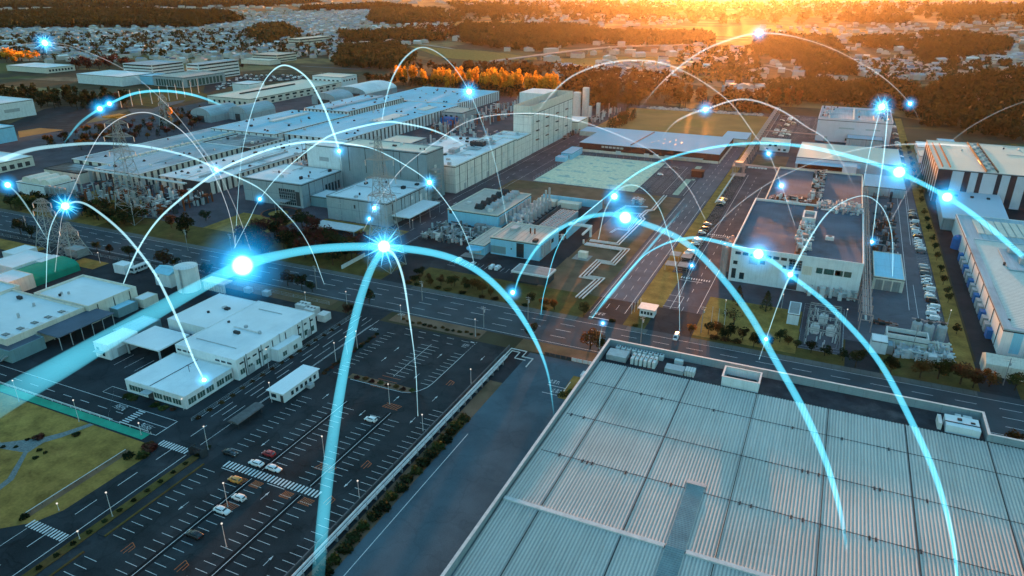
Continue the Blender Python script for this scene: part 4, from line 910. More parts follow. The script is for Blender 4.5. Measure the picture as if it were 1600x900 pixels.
# pale pipes on the bare ground, three runs side by side
def piperun(label, pts, n=3, gap=.9, r=.26, z=.7, trest=6):
    t = thing('pipe_run', label, 'pipes', (*pts[0], 0))
    for k in range(n):
        off = (k-(n-1)/2)*gap; P = []
        for i, (x, y) in enumerate(pts):
            if i == 0: dx, dy = pts[1][0]-x, pts[1][1]-y; nx, ny = -dy, dx; l = math.hypot(nx, ny); P.append((x+nx/l*off, y+ny/l*off, z))
            elif i == len(pts)-1: dx, dy = x-pts[i-1][0], y-pts[i-1][1]; nx, ny = -dy, dx; l = math.hypot(nx, ny); P.append((x+nx/l*off, y+ny/l*off, z))
            else:
                a = Vector((x-pts[i-1][0], y-pts[i-1][1])).normalized(); c = Vector((pts[i+1][0]-x, pts[i+1][1]-y)).normalized()
                na = Vector((-a.y, a.x)); nc = Vector((-c.y, c.x)); m_ = (na+nc); m_ = m_/max(.3, m_.dot(na)); P.append((x+m_.x*off, y+m_.y*off, z))
        MB().tube(P, r, 6).build('pipe', 'metal_white', t)
    b = MB()
    for i in range(len(pts)-1):
        l = math.hypot(pts[i+1][0]-pts[i][0], pts[i+1][1]-pts[i][1]); m_ = int(l/trest)
        for j in range(1, m_): 
            x = pts[i][0]+(pts[i+1][0]-pts[i][0])*j/m_; y = pts[i][1]+(pts[i+1][1]-pts[i][1])*j/m_; a = math.atan2(pts[i+1][1]-pts[i][1], pts[i+1][0]-pts[i][0])
            b.obox(x, y, .25, n*gap, .05, z-r, a)
    b.build('support', 'concrete', t); return t
piperun('white pipes zigzagging across the near bare ground', [(-85.2,256),(-83.6,279.2),(-91.1,279.0),(-90.7,299.6),(-84.0,299.6),(-83.6,320.0),(-104.5,320.3)], 3, 1.5, .34)
piperun('white pipes running straight up the bare ground to the lot fence', [(-104,326),(-89.6,326.3),(-88.4,372),(-91,376),(-90.5,388),(-88,391),(-88.3,424)], 2, 1.6, .38)
piperun('thin white pipes looping round the caged tank on the bare ground', [(-98,342),(-97,349),(-91,349.6),(-92.6,381),(-106,378),(-104,392),(-92,396)], 2, .9, .2)
t = thing('pipe_bridge','white pipe arch over the plant driveway','pipe bridge',(-110,326,0)); MB().hcyl(-118,-106,333,5.4,.7,8).hcyl(-118,-106,335,5.4,.5,8).build('pipe','metal_white',t); MB().cyl(-106,333,0,6,.7,8).cyl(-106,322,0,2,.5,8).hcyl(320,333,-106,5.4,.6,8,'y').build('riser','metal_white',t)
pipework('caged_tank','small caged tank and pipes near the far end of the bare ground',-104,-97,399,407,4,36,('metal_white','metal_dark','metal','steel_lattice'),31,'tank')
pipework('yard_plant','ducts and vessels between the turbine hall and the cooling pit',-153,-140,329,336,4.5,60,('metal_white','metal','metal_dark','metal_white'),71,'pipework')
pipework('yard_plant','pipes and valves on the near edge of the cooling pit',-139,-117,318,327,3,60,('metal_white','metal','metal_pink','metal_dark'),72,'pipework')
pipework('yard_plant','white pipes and pallets behind the control building',-146,-118,316,321,2.6,50,('metal_white','metal','concrete','metal_dark'),73,'pipework')
# --- blue roof building and neighbours
br = building('blue_roof_hall', 'wide dark brown hall with flat sky-blue roof and white base', 'hall', -179.5, -72.8, 525, 592, 7, 'brown_wall', 'roof_blue', par=.12, cap='roof_blue')
win(br,'S',-179.5,-73,0,1.9,'cream_wall','base_wall',.25); winrow(br,'S',-162,-144,4.2,5.6,6,.8,'metal'); win(br,'S',-112,-84,2.6,2.9,'metal_white','canopy',3.2)
for a in (-150,-128,-121,-96): win(br,'S',a,a+4,0,2.8,'metal_white','door',.4)
win(br,'E',526,590,0,1.9,'cream_wall','base_wall',.25)
for i in range(8): MB().box(-128+i*3,-127.2+i*3,545+(i%3)*8,549+(i%3)*8,6.9,7.02).build('roof_panel','metal',br)
MB().bar((-140,530,7.1),(-136,588,7.1),.6).build('roof_cable','metal_dark',br)
building('blue_roof_annex','sky-blue roofed annex at the far right of the brown hall','hall',-82,-62.5,592.3,622,6.4,'cream_wall','roof_blue',par=.12,cap='roof_blue'); building('blue_roof_annex','small sky-blue roofed annex left of the brown hall','hall',-200,-180,584,606,4,'cream_wall','roof_blue',par=.12,cap='roof_blue')
b = building('cream_annex','cream block under the right end of the brown hall','hall',-76.8,-64,575,592,4.5,'cream_wall','roof_white',par=.1) if 0 else None
b = building('container_office','long pale blue site cabin at the corner of the light lot','cabin',-183,-174.5,494,518,4.6,'blue_wall','roof_blue',par=.1); winrow(b,'S',-182,-176,1,3,3,.5)
building('container_office','short pale blue site cabin beside the long one','cabin',-184,-176.5,484.5,492.5,3.2,'blue_wall','roof_blue',par=.1)
b = thing('brick_hut','dark red box hut in the staff car park','hut',(-79.8,482,0)); MB().box(-83.6,-76,479.5,484.5,0,4.2).build('wall','brown_wall',b); MB().box(-84,-75.6,479.1,484.9,4.2,4.5).build('roof','rust',b)
# --- right side
wf = thing('white_factory','big white factory with dark flat roofs crowded with pipes','factory',(-6,390,0))
EXT[wf.name] = (-32.3, 19.6, 302.5, 385, 16)
MB().box(-32.3,19.6,302.5,385,0,15.2,top=False,bottom=False).build('wall','white_wall',wf); MB().box(-31.8,19.1,303,384.5,14.4,14.7).build('roof','roof_dark',wf)
MB().box(-32.35,19.65,302.45,302.95,15.2,16).box(-32.35,19.65,384.5,385.0,15.2,16).box(-32.35,-31.85,302.95,384.5,14.8,16).box(19.15,19.65,302.95,384.5,14.8,16).build('parapet','white_wall',wf)
MB().box(-28,19.6,385.1,470,0,14,top=False,bottom=False).build('wall','white_wall',wf); MB().box(-27.6,19.2,385.2,469.6,13.2,13.5).build('roof','roof_dark',wf); MB().box(-28.1,-27.6,385.1,470,13.5,14.4).box(19.2,19.7,385.1,470,13.5,14.4).box(-27.6,19.2,469.5,470,13.5,14.6).build('parapet','cream_wall',wf)
MB().box(-7.2,-3.2,303,384,14.7,15.0).box(-6.5,-2,386,469,13.5,13.8).build('roof_walkway','rust',wf)
winrow(wf,'S',-31,-6,12.6,13.9,8,.75); win(wf,'S',-31,-29.2,8,9.6); win(wf,'S',-31.2,-29.4,1.5,6); win(wf,'S',-27.8,-25.8,1.5,4.5); win(wf,'S',-20,-18,9.6,11.2); win(wf,'S',-10.8,-9.4,9,10.5); win(wf,'S',-24.6,-21,9,12,'metal','shutter')
gw = win(wf,'S',-8.4,-3.4,9,13.6,'glass'); win(wf,'S',-8.2,-4,.2,7.5,'dark_wall','doorway'); win(wf,'S',-3,.8,7.8,11.6,'cream_wall','shutter'); b=MB()
for i in range(5): b.box(-8.4+i*1.25-.06,-8.4+i*1.25+.06,302.3,302.42,9,13.6)
for j in range(5): b.box(-8.4,-3.4,302.31,302.41,9+j*1.15-.05,9+j*1.15+.05)
b.build('frame','metal',gw)
for a,c in ((2.4,4.8),(5.4,9.2),(9.8,12.6),(13,15.8)): win(wf,'S',a,c,9.2,11.6,'glass_green')
win(wf,'S',9.6,11.6,9.4,11.4,'metal_dark','door')
pipework('rooftop_pipes','white ducts and pipes down the middle of the near dark roof',-8,-1.5,306,352,3.2,100,('metal_white','metal_white','metal','metal_pink'),41,'rooftop plant',z0=15.0)
t = thing('roof_tank','white open tank box in the middle of the near dark roof','tank',(-4.5,357,15)); MB().box(-7.4,-1.4,352,353,15,18).box(-7.4,-1.4,364,365,15,18).box(-7.4,-6.6,353,364,15,18).box(-2.2,-1.4,353,364,15,18).build('shell','metal_white',t); MB().box(-6.6,-2.2,353,364,15,16.4).build('cover','metal_pink',t)
pipework('rooftop_pipes','pink and white pipework between the near and far dark roofs, left part',-26,-6,386.5,398,3.6,110,('metal_pink','metal_white','rust','metal_dark'),42,'rooftop plant',z0=13.5)
pipework('rooftop_pipes','white pipework between the near and far dark roofs, right part',-2,18.5,376,396,3.2,100,('metal_white','metal_pink','metal','metal'),43,'rooftop plant',z0=14.7)
pipework('rooftop_pipes','white units along the middle of the far dark roof',-7,-1,402,468,3.2,90,('metal_white','metal_pink','metal_dark','metal'),44,'rooftop plant',z0=13.8)
acbox('roof_unit','small white unit on the right half of the near dark roof',4,7.5,331,334,14.7,1.5,1,'metal_white')
pipework('pipe_deck','white pipe decks along the lower front wall of the white factory',-2.5,19,298.5,302,6.5,50,('metal_white','metal','metal_pink','metal_white'),45,'pipework',.1)
t = thing('exhaust_pipes','row of tall pinkish exhaust pipes at the left wall of the white factory','pipes',(-34,312,0))
for i in range(5): MB().lathe(-34.6-(i%2)*1.6,305+i*4.2,[(1.0,0),(1.0,13.6),(.6,14.4)],10).build('pipe','metal_pink',t)
t = thing('pipe_rack','long pink steel pipe rack beside the right wall of the white factory','pipe rack',(22,300,0))
for y in range(272,470,9):
    MB().bar((20.3,y,0),(20.3,y,7),.35).bar((24.2,y,0),(24.2,y,7),.35).bar((20.3,y,7),(24.2,y,7),.35).bar((20.3,y,4.6),(24.2,y,4.6),.25).build('trestle','metal_pink',t)
b=MB()
for x in (20.7,21.5,22.4,23.4): b.hcyl(272,468,x,7.5,.28,6,'y')
b.build('pipe','metal_pink',t); MB().hcyl(272,468,22,5,.4,6,'y').build('pipe','metal_white',t)
t = thing('pipe_rack','pink pipe rack on trestles along the central avenue verge','pipe rack',(-55,560,0))
for y in range(498,770,10): MB().bar((-57.5,y,0),(-57.5,y,6.4),.35).bar((-53,y,0),(-53,y,6.4),.35).bar((-57.5,y,6.4),(-53,y,6.4),.35).build('trestle','metal_pink',t)
b=MB()
for x in (-57,-56,-55,-54): b.hcyl(498,768,x,6.9,.35,6,'y')
b.hcyl(-54,20,498.5,6.9,.5,6).hcyl(-54,20,500.5,6.9,.4,6); b.hcyl(-53,-12,634,6.9,.5,6)
b.build('pipe','metal_pink',t); MB().box(-60,-50.6,494,503,0,.3).bar((-59,495,0),(-59,495,9),.4).bar((-52,495,0),(-52,495,9),.4).bar((-59,502,0),(-59,502,9),.4).bar((-52,502,0),(-52,502,9),.4).box(-59.5,-51.5,494.5,502.5,6.2,6.6).box(-58,-53,496,501,6.6,9).build('valve_tower','metal_pink',t)
t = thing('low_pipe_run','white insulated pipes lying along the avenue lawn','pipes',(-57.6,430,0)); MB().hcyl(420,494,-57.6,1,.35,6,'y').hcyl(420,494,-56.9,1.6,.25,6,'y').build('pipe','metal_white',t)
for y in range(424,494,10): MB().box(-58.2,-56.4,y,y+.3,0,1.0).build('support','concrete',t)
b = building('lean_to','blue-grey lean-to building right of the pipe rack','workshop',25.2,37,318,352,6,'cream_wall','roof_teal',par=.2)
winrow(b,'S',26,36,0,4.6,3,.85,'concrete','shutter')
pipework('machine_yard','dark machines and racks right of the pipe rack',26,37,356,420,5,90,('metal_dark','metal','rust','metal_pink'),47,'machinery'); pipework('machine_yard','dark racks and a covered frame beyond the machine yard',27,38,425,500,5,50,('metal_dark','metal_pink','rust','metal'),48,'machinery')
b = building('flat_canopy_hall','pale blue flat roof under the brightest light right of the long cream shed','shed',22,45,478,512,6,'grey_wall','roof_blue',par=.15)
n_ = building('grey_block','tall pale grey block with sunken rooftop plant at both corners','factory',-14,41.5,645,712,19,'lilac_panel','roof_grey',par=1.5)
winrow(n_,'S',2,15,11,12,1,.9,'metal','louvre'); winrow(n_,'S',22,34,11,12,1,.9,'metal','louvre'); win(n_,'S',13,19,4,7,'dark_wall','louvre'); winrow(n_,'S',8,38,1.5,3.5,9,.6)
MB().box(12,13.2,646,711,17.6,18.6).build('roof_rail','metal_white',n_)
pipework('rooftop_pipes','white plant in the left roof corner of the tall pale grey block',-12.5,-4,648,708,3,34,('metal_white','metal','metal_pink','metal_dark'),49,'rooftop plant',z0=17.6); pipework('rooftop_pipes','dark plant in the right roof corner of the tall pale grey block',33,40,648,708,3,34,('metal_white','metal_dark','metal_pink','metal_dark'),50,'rooftop plant',z0=17.6)
b = building('annex','low blue-grey annex in front of the tall pale grey block','annex',10,36,628,644.8,7,'grey_wall','roof_blue',par=.2)
b = building('long_shed','long shed with cream ridge roof and dark open front','shed',-21.5,45,536,592,8,'lilac_panel','roof_cream',par=.1)
win(b,'S',-20,14,.2,4.5,'brown_wall','opening'); MB().box(-21.5,20,526,535.9,5.2,5.5).build('lean_to_roof','roof_blue',b); MB().box(9,17.5,520,530,0,7.6).build('stair_block','lilac_panel',b)
b = building('small_white_block','small white two-storey block right of the pink pipe rack','office',-53+1.5,-30,585.5,600,7.6,'white_wall','roof_cream',par=.2)
for a,z in ((-45,4),(-41,4),(-47,1),(-38,1),(-34,1)): win(b,'S',a,a+2,z,z+1.5)
sheet('earth_bank', [(-51, -28, 528, 570)], 'dirt', .06)
rs = building('striped_warehouse','tall warehouse with cream roof and dark vertical wall stripes','warehouse',59.5,128,480,572,20,'lilac_panel','roof_cream',par=.2,cap='metal')
for a,c in ((59.6,67),(73,76.2),(80,82.4),(89.5,91.8),(96,99.2),(104,109),(114,117)): win(rs,'S',a,c,0,19.4,'dark_panel','wall_stripe',.15)
for i in range(8): win(rs,'W',483+i*11.2,489+i*11.2,0,19.4,'dark_panel','wall_stripe',.15)
b = MB()
for i in range(14): b.cyl(85.5+(i%2)*2.4,485+i*6.2,19.8,21.2,1.0,8)
b.build('roof_vent','metal',rs); MB().box(83.8,84.1,481,571,19.8,21).box(89.6,89.9,481,571,19.8,21).build('roof_screen','metal_dark',rs); MB().box(62,62.4,486,560,19.8,20.6).box(66,66.4,486,560,19.8,20.6).build('roof_rail','rust',rs)
t = thing('lean_to_hall','pale blue lean-to roof in front of the striped warehouse','warehouse',(76,450,0)); MB().prism([(59.6,421),(88.6,421),(92,479.6),(62,479.6)],0,7.0).build('wall','grey_wall',t); MB().prism([(59,418),(89.5,418),(93,479.7),(61.4,479.7)],7.0,7.6).build('roof','roof_blue',t)
for i in range(3): MB().box(69+i*8,70.5+i*8,466,468,7.6,8.4).build('vent','metal_dark',t)
b = building('white_cabin','white cabin left of the striped warehouse','cabin',57.5+2,67,590,612,5,'white_wall','roof_cream',par=.1); building('white_cabin','second white cabin behind the first one','cabin',66-6,72,625,648,5,'white_wall','roof_white',par=.1)
for i in range(7): b = building('row_shed', f'{ORD[i]} pale blue shed from the left in the row behind the striped warehouse','shed',76+i*16,88+i*16,640-i*9,665-i*9,5.5,'grey_wall','roof_white' if i%2 else 'roof_teal',par=.1,group='sheds behind the striped warehouse')
building('low_warehouse','low cream-roofed warehouse right of the striped warehouse','warehouse',96,190,573,618,12,'grey_wall','roof_cream',par=.2); building('low_warehouse','cream box on the right of the striped warehouse roof edge','warehouse',131,160,520,570,15,'cream_wall','roof_cream',par=.3)
rw = building('long_warehouse','long pale blue warehouse with white ridged roof at the right edge','warehouse',64.8,150,272,378,9.8,'blue_wall','roof_stripe',par=.3,cap='roof_grey')
part(rw,"wall").data.materials[0] = M['white_wall']
MB().box(64.6,67.6,271.8,378,9.8,10.0).box(67.6,150,271.8,274.5,9.8,10.0).build('roof_edge','roof_grey',rw); win(rw,'S',68,71,1,9,'blue_wall','panel'); winrow(rw,'S',72,120,0,2.4,6,.9,'metal_white','door')
rw2 = building('roof_section','grey upper roof section at the far end of the long pale blue warehouse','warehouse',64.8,150,378.2,420,9.8,'white_wall','roof_grey',par=.3)
winrow(rw2,'S',1,2,9,9.1,1) if 0 else None
for i in range(9): MB().box(71+i*3.2,73.6+i*3.2,388,412,9.55,9.9).build('roof_light','cream_wall',rw2)
MB().box(76,100,338,366,9.55,10.1).build('roof_well','roof_grey',rw)
for i,(x,y) in enumerate(((79,360),(81,346),(93,356))): acbox('roof_duct_unit', ['far left','near left','right'][i]+' grey twin-duct unit in the well of the long right roof', x, x+3.2, y, y+5, 10.1, 2.6, 2, 'metal')
for i in range(16):
    y = 284+i*5.8; MB().box(62.9,64.7,y,y+3.6,0,3.4).build('dock_bay','metal' if i%3 else 'blue',rw)
t = thing('storage_tank','round bright blue tank at the corner of the long right warehouse','tank',(64,391,0)); MB().lathe(64,391,[(2.6,0),(2.6,5),(1.8,6.4),(.3,7)],14).build('shell','blue',t); MB().cyl(64,391,7,7.4,.5,8).build('hatch','metal',t)
t = thing('storage_tent','white ridged storage tent at the right edge beside the main road','storage tent',(80,255,0)); MB().gable(58.3,120,253,261.5,0,4.3,6.4,'x').build('cover','cream_wall',t); MB().box(58.2,58.27,256,259,0,3.6).build('door','metal',t)
# near plant cluster on the right
b = building('open_pit_block','white block with a dark sunken roof in the plant cluster by the road','plant room',28.8,42.2,262.5,268.5,5.2,'cream_wall','roof_membrane',par=1.6,cap='metal_white')
for i,(x,y) in enumerate(((39.2,275),(43,274.2),(47.2,275.2))):
    t = thing('storage_tank', ['left','middle','right'][i]+' round pale tank behind the plant cluster by the road','tank',(x,y,0),None); MB().lathe(x,y,[(1.75,0),(1.75,5.6),(1.2,6.2),(.3,6.4)],18).build('shell','metal',t); MB().cyl(x,y,6.4,7.2,.8,8).build('mixer','metal_dark',t); MB().box(x-1.9,x+1.9,y+1.6,y+2.4,6.2,6.5).build('platform','metal_pink',t)
pipework('condenser_cluster','crowded white condensers in front of the sunken roof block',31.5,40,254,261.5,4,90,('metal_white','metal','metal_white','metal_white'),61,'condensers',.1); pipework('condenser_cluster','crowded white condensers at the right end of the plant cluster',41.2,49.5,254,268,4,120,('metal_white','metal','metal_white','cream_wall'),62,'condensers',.1)
building('white_plant_box','tall white box at the left end of the plant cluster','plant room',24,29,255,261,4.8,'white_wall','roof_white',par=.1); building('white_plant_box','low grey box beside the tall white box in the plant cluster','plant room',29.2,31.2,256,261,3.2,'concrete','roof_grey',par=.1)
pipework('scrap_row','curved row of dark skips and scrap in the eastern yard',24.5,33,279.5,283,1.8,34,('metal_dark','rust','metal_dark','metal_pink'),63,'skips',.0)
b = building('switch_house','white switch house beside the fenced substation','hut',-5,-.8,267,279,4.6,'white_wall','concrete',par=.12)
def gantry(x0, x1, y, h): 
    b = MB()
    for x in (x0, x1): b.bar((x-.5,y,0),(x,y,h),.15).bar((x+.5,y,0),(x,y,h),.15)
    b.bar((x0,y,h),(x1,y,h),.2).bar((x0,y,h-.8),(x1,y,h-.8),.15)
    for i in range(7): b.bar((x0+(x1-x0)*i/7,y,h-.8),(x0+(x1-x0)*(i+1)/7,y,h),.08)
    for i in range(3): b.cyl(x0+(x1-x0)*(i+.5)/3,y,h-2.2,h-.8,.16,6)
    return b
t = thing('substation','fenced electrical substation on dark gravel with steel gantries','substation',(8,266,0))
for y in (253,259,265,271,277): gantry(2.5,13.5,y,6.2).build('gantry','steel_lattice',t)
b=MB(); rr=random.Random(5)
for i in range(26):
    x=rr.uniform(2.5,13); y=rr.uniform(251,281); b.cyl(x,y,0,rr.uniform(1.5,4.2),.22,6); 
b.build('insulator','metal_white',t)
for x,y in ((4,262),(9.5,262),(6.5,272)): MB().box(x,x+2.4,y,y+3,0,3.2).box(x+2.4,x+2.8,y+.3,y+2.7,.3,2.6).box(x-.4,x,y+.3,y+2.7,.3,2.6).cyl(x+1.2,y+1.5,3.2,4.2,.5,8).build('transformer','metal_white',t)
def fence(label, pts, h=1.8, m='metal', step=3.0, z=0., cat='fence'):
    t = thing('fence', label, cat, (*pts[0], z)); b = MB(); c = MB()
    for i in range(len(pts)-1):
        (xa,ya),(xb,yb) = pts[i],pts[i+1]; l = math.hypot(xb-xa,yb-ya); n = max(1,int(l/step))
        for j in range(n+1): b.bar((xa+(xb-xa)*j/n,ya+(yb-ya)*j/n,z),(xa+(xb-xa)*j/n,ya+(yb-ya)*j/n,z+h),.08)
        for q in (.1,.5,1): c.bar((xa,ya,z+h*q),(xb,yb,z+h*q),.05)
    b.build('post', m, t).__setitem__('kind','stuff'); c.build('rail', m, t); return t
fence('wire fence round the substation on dark gravel',[(.5,248),(15,248),(15,285),(.5,285),(.5,248)],2.2)
fence('mesh fence round the pale green lot',[(-177,426),(-108.5,426),(-108.5,512),(-177,512),(-177,426)],2.4,'metal',5)
gb = building('guard_house','small white guard house at the works gateway','guard house',-58.3,-52.6,250.8,255.5,3.3,'white_wall','roof_grey',par=.1)
MB().box(-59,-52,250,256.2,3.3,3.55).build('roof_slab','metal_white',gb); winrow(gb,'S',-58,-53,1,2.2,4,.7)
# boundary wall and pipe rack right of the car park
t = thing('boundary_wall','long grey-green block wall along the right side of the car park','wall',(-93.4,130,0)); MB().box(-93.5,-93.2,30,204.5,0,1.7).build('wall','concrete_dark',t)
for y in range(32,204,6): MB().box(-93.2,-92.9,y,y+.3,0,1.7).build('buttress','concrete_dark',t)
t = thing('pipe_rack','bundle of white pipes on low sleepers beside the car park wall','pipe rack',(-91.2,130,0))
for x,r_ in ((-91.9,.32),(-91.2,.2),(-90.75,.16)): MB().hcyl(30,197,x,1.05+r_,r_,8,'y').build('pipe','metal_white',t)
for y in range(33,197,4): MB().box(-92.4,-90.4,y,y+.3,0,1.05).bar((-90.45,y,0),(-90.45,y,2.3),.1).build('support','concrete',t)
MB().tube([(-91.9,197,1.3),(-91.9,203,1.3),(-86,203,1.3),(-86,199,1.3),(-82,199,1.3),(-82,193,1.3)],.22,8).tube([(-91.0,197,1.3),(-91.0,201.5,1.3),(-88,201.5,1.3),(-88,197,1.3),(-84,197,1.3)],.18,8).build('pipe','metal_white',t)
t = thing('perimeter_fence','sliding works gate and white fence panels at the head of the service yard','gate',(-75,205,0))
for x in range(-80,-57,2): MB().box(x,x+1.8,205,205.15,.2,1.5).build('panel','metal_dark' if x < -70 else 'metal_white',t)
b = building('kiosk','small white kiosk at the head of the service yard','kiosk',-59.6-3,-59.8,192.5,195.6,3.0,'white_wall','roof_white',par=.1)
sheet('kiosk_lawn', [(-66, -56.2, 181, 196)], 'grass', .06)
# low white guard rail along the green kerb, and concrete strips
t = thing('guard_rail','white guard rail above the green kerb of the garden','railing',(-200,113.9,0)); MB().bar((-420,114.0,.9),(-182,114.0,.9),.16).bar((-178,114.0,.9),(-167,114.0,.9),.16).build('rail','metal_white',t)
for i in range(60): MB().box(-420+i*4.3,-419.85+i*4.3,113.95,114.1,.0,.9).build('post','metal_white',t)
t = thing('garden_hedge_rail','thin pale rail in the dark trench across the garden lawn','railing',(-165.7,90,0)); MB().bar((-165.7,77,.8),(-165.7,105.2,.8),.14).build('rail','metal_white',t)
for y in range(78,106,3): MB().box(-165.75,-165.65,y,y+.1,0,.8).build('post','metal_dark',t)
sheet('trench', [(-167,-164.4,76.8,106)], 'dirt', .08)
t = fence('low fence between the side road and the workshop frontage',[(-161,124),(-161,205)],1.0,'metal',5)
fence('fence along the left edge of the main road verge',[(-420,209),(-176,209)],1.4,'metal',6)
b = thing('bicycle_shelter','grey rounded shelter beside the gatehouse','shelter',(-146.5,131,0)); MB().barrel(-148.5,-144.6,126,137,1.9,2.0,.7,'y',8).build('roof','concrete_dark',b)
for y in (126.5,131,136): MB().bar((-148,y,0),(-148,y,2),.12).bar((-145,y,0),(-145,y,2),.12).build('post','metal_dark',b)
b = thing('pedestrian_gate','dark pedestrian gate at the crossing between road and car park','gate',(-146,112.5,0)); MB().box(-148.4,-148.2,111.3,113.7,0,2.4).box(-144,-143.8,111.3,113.7,0,2.4).box(-148.4,-143.8,112.3,112.6,2.2,2.5).build('frame','metal_dark',b); MB().box(-148,-144,112.4,112.5,0,1.2).build('bars','metal_dark',b)

# roof fittings of the big flat roofs
def roofkit(r, n, seed, z=None):
    x0,x1,y0,y1,h = EXT[r.name]; rr = random.Random(seed)
    for i in range(n):
        x, y = rr.uniform(x0+2,x1-4), rr.uniform(y0+2,y1-4); q = rr.random(); zz = h-.55 if z is None else z
        if q < .4: MB().box(x,x+rr.uniform(1,2.6),y,y+rr.uniform(1,2.6),zz,zz+rr.uniform(.9,1.8)).build('roof_unit',rr.choice(('metal','metal_white','metal_dark')),r)
        elif q < .7: MB().cyl(x,y,zz,zz+rr.uniform(.9,1.6),.5,8).build('roof_vent',rr.choice(('metal','metal_dark')),r)
        else:
            o = MB(); L = rr.uniform(6,18)
            (o.hcyl(x,min(x1-1,x+L),y,zz+.5,.16,6) if rr.random()<.5 else o.hcyl(y,min(y1-1,y+L),x,zz+.5,.16,6,'y')); o.build('roof_pipe','metal',r)
for r_, n_k, sd_ in ((c1,14,1),(c2,12,2),(c4,8,3),(c7,18,4),(c7b,16,5),(c8,6,6),(W,3,7),(W2,4,8),(hb,4,9),(hw,2,10),(bb,6,11),(n_,8,12),(rs,8,13),(rw,7,14)): roofkit(r_, n_k, sd_)
for i_ in range(9):
    roofkit(bpy.data.objects['factory_hall'+('.%03d' % i_ if i_ else '')], 14, 20+i_)
# downpipes, doors and vents on the long plain walls
for r_, s_, n_k in ((hb,'E',6),(W,'E',3),(c1,'E',5),(c2,'E',3),(c7,'E',9),(c4,'S',5),(rw,'W',8),(br,'S',9)):
    x0,x1,y0,y1,h = EXT[r_.name]; a_, b_ = (x0,x1) if s_ in 'NS' else (y0,y1)
    for i in range(n_k):
        p = a_+(b_-a_)*(i+.5)/n_k; win(r_, s_, p, p+.25, 0 if r_ is not c4 else 14, h-.6, 'metal_dark', 'downpipe', .2)
for r_, s_, z_ in ((c1,'S',(0,3.2)),(c2,'E',(0,3)),(c7,'E',(0,4)),(hb,'E',(0,2.6)),(n_,'S',(0,4)),(rw,'S',(0,3.5))):
    x0,x1,y0,y1,h = EXT[r_.name]; a_, b_ = (x0,x1) if s_ in 'NS' else (y0,y1)
    for q in (.12,.47,.86): p = a_+(b_-a_)*q; win(r_, s_, p, p+2.6, z_[0], z_[1], 'metal', 'door', .12)
# --- far buildings and roads to the north and west
def striped_office(name, label, x0, x1, y0, y1, h, floors, sides, wall='white_wall', roof='roof_grey', cat='office'):
    r = building(name, label, cat, x0, x1, y0, y1, h, wall, roof, par=.5)
    for s in sides:
        a, c = (y0, y1) if s in 'EW' else (x0, x1)
        for i in range(floors): win(r, s, a+1, c-1, (i+.35)*h/floors, (i+.72)*h/floors, 'glass', 'window_band', .15)
    return r
striped_office('office_tower','white office building with dark window bands beside the staff parking',-813,-791,730,803,21,5,('E','S'))
striped_office('office_tower','smaller banded office building left of the white office building',-942,-885,735,790,16,4,('S','E'))
building('gymnasium','wide white flat-roofed hall left of the sports ground','hall',-918,-835,645,695,12,'white_wall','roof_white',par=.3)
b=building('gymnasium','pale blue hall attached to the wide white hall','hall',-834.5,-812,672,700,11,'blue_wall','roof_teal',par=.3)
b=building('grey_hall','grey hall with green glazed front behind the sports ground','hall',-806,-752,668,736,12.5,'grey_wall','roof_warm',par=.4); winrow(b,'S',-802,-756,1,9,10,.7,'glass_green'); winrow(b,'E',672,732,1,9,10,.7,'glass_green')
striped_office('school','long cream school block in the far town left of the woods',-1075,-1046,1240,1345,15,3,('E','S'),'cream_wall','roof_cream','school')
striped_office('school','second cream school block nearer the staff parking',-915,-862,962,1010,12,3,('S','E'),'cream_wall','roof_warm','school')
b=building('low_school_wing','low white wing below the nearer school block','school',-905,-845,925,950,7,'cream_wall','roof_cream',par=.3)
b=building('riverside_works','low white works half hidden by trees near the left edge','factory',-1150,-1060,700,745,8,'cream_wall','roof_white',par=.3); winrow(b,'E',703,742,2,5,8,.6)
b=building('cube_hall','big white windowless hall by the empty yard at the left edge','factory',-865,-728,385,460,15.5,'white_wall','roof_white',par=.5); win(b,'E',398,404,6,9,'blue','window'); win(b,'E',430,445,6,9,'metal','louvre')
b=building('cube_hall','smaller pale blue hall at the left edge in front of the big white hall','factory',-720,-619,325,370,12.5,'blue_wall','roof_white',par=.5)
b=building('row_works','row of low white works among shrubs at the left edge','factory',-640,-520,292,318,7,'cream_wall','roof_white',par=.3); winrow(b,'E',294,316,1,4,4,.6,'dark_wall'); winrow(b,'S',-635,-525,1,5,14,.5)
def gablething(name,label,cat,px,py,lx,ly,h,col,axis='x',rot=0):
    x,y = G(px,py); t = MB().gable(-lx/2,lx/2,-ly/2,ly/2,0,h,h*1.35,axis,0,1).build(name,['house_wall','house_roof'],None,loc=(x,y,0)); t.rotation_euler=(0,0,rot); t.color=(*col,1); return tag(t,label,cat)
gablething('pitched_hall','white gabled hall below the dark wood','hall',510,100,60,30,8,(.30,.42,.40),'x',.5)
gablething('pitched_hall','small house with blue-grey roof beside the white gabled hall','house',478,98,26,18,6,(.16,.20,.30))
gablething('long_house','long low building with grey roof between the woods and the orange trees','school',678,104,70,16,6,(.32,.34,.38),'x',.25)
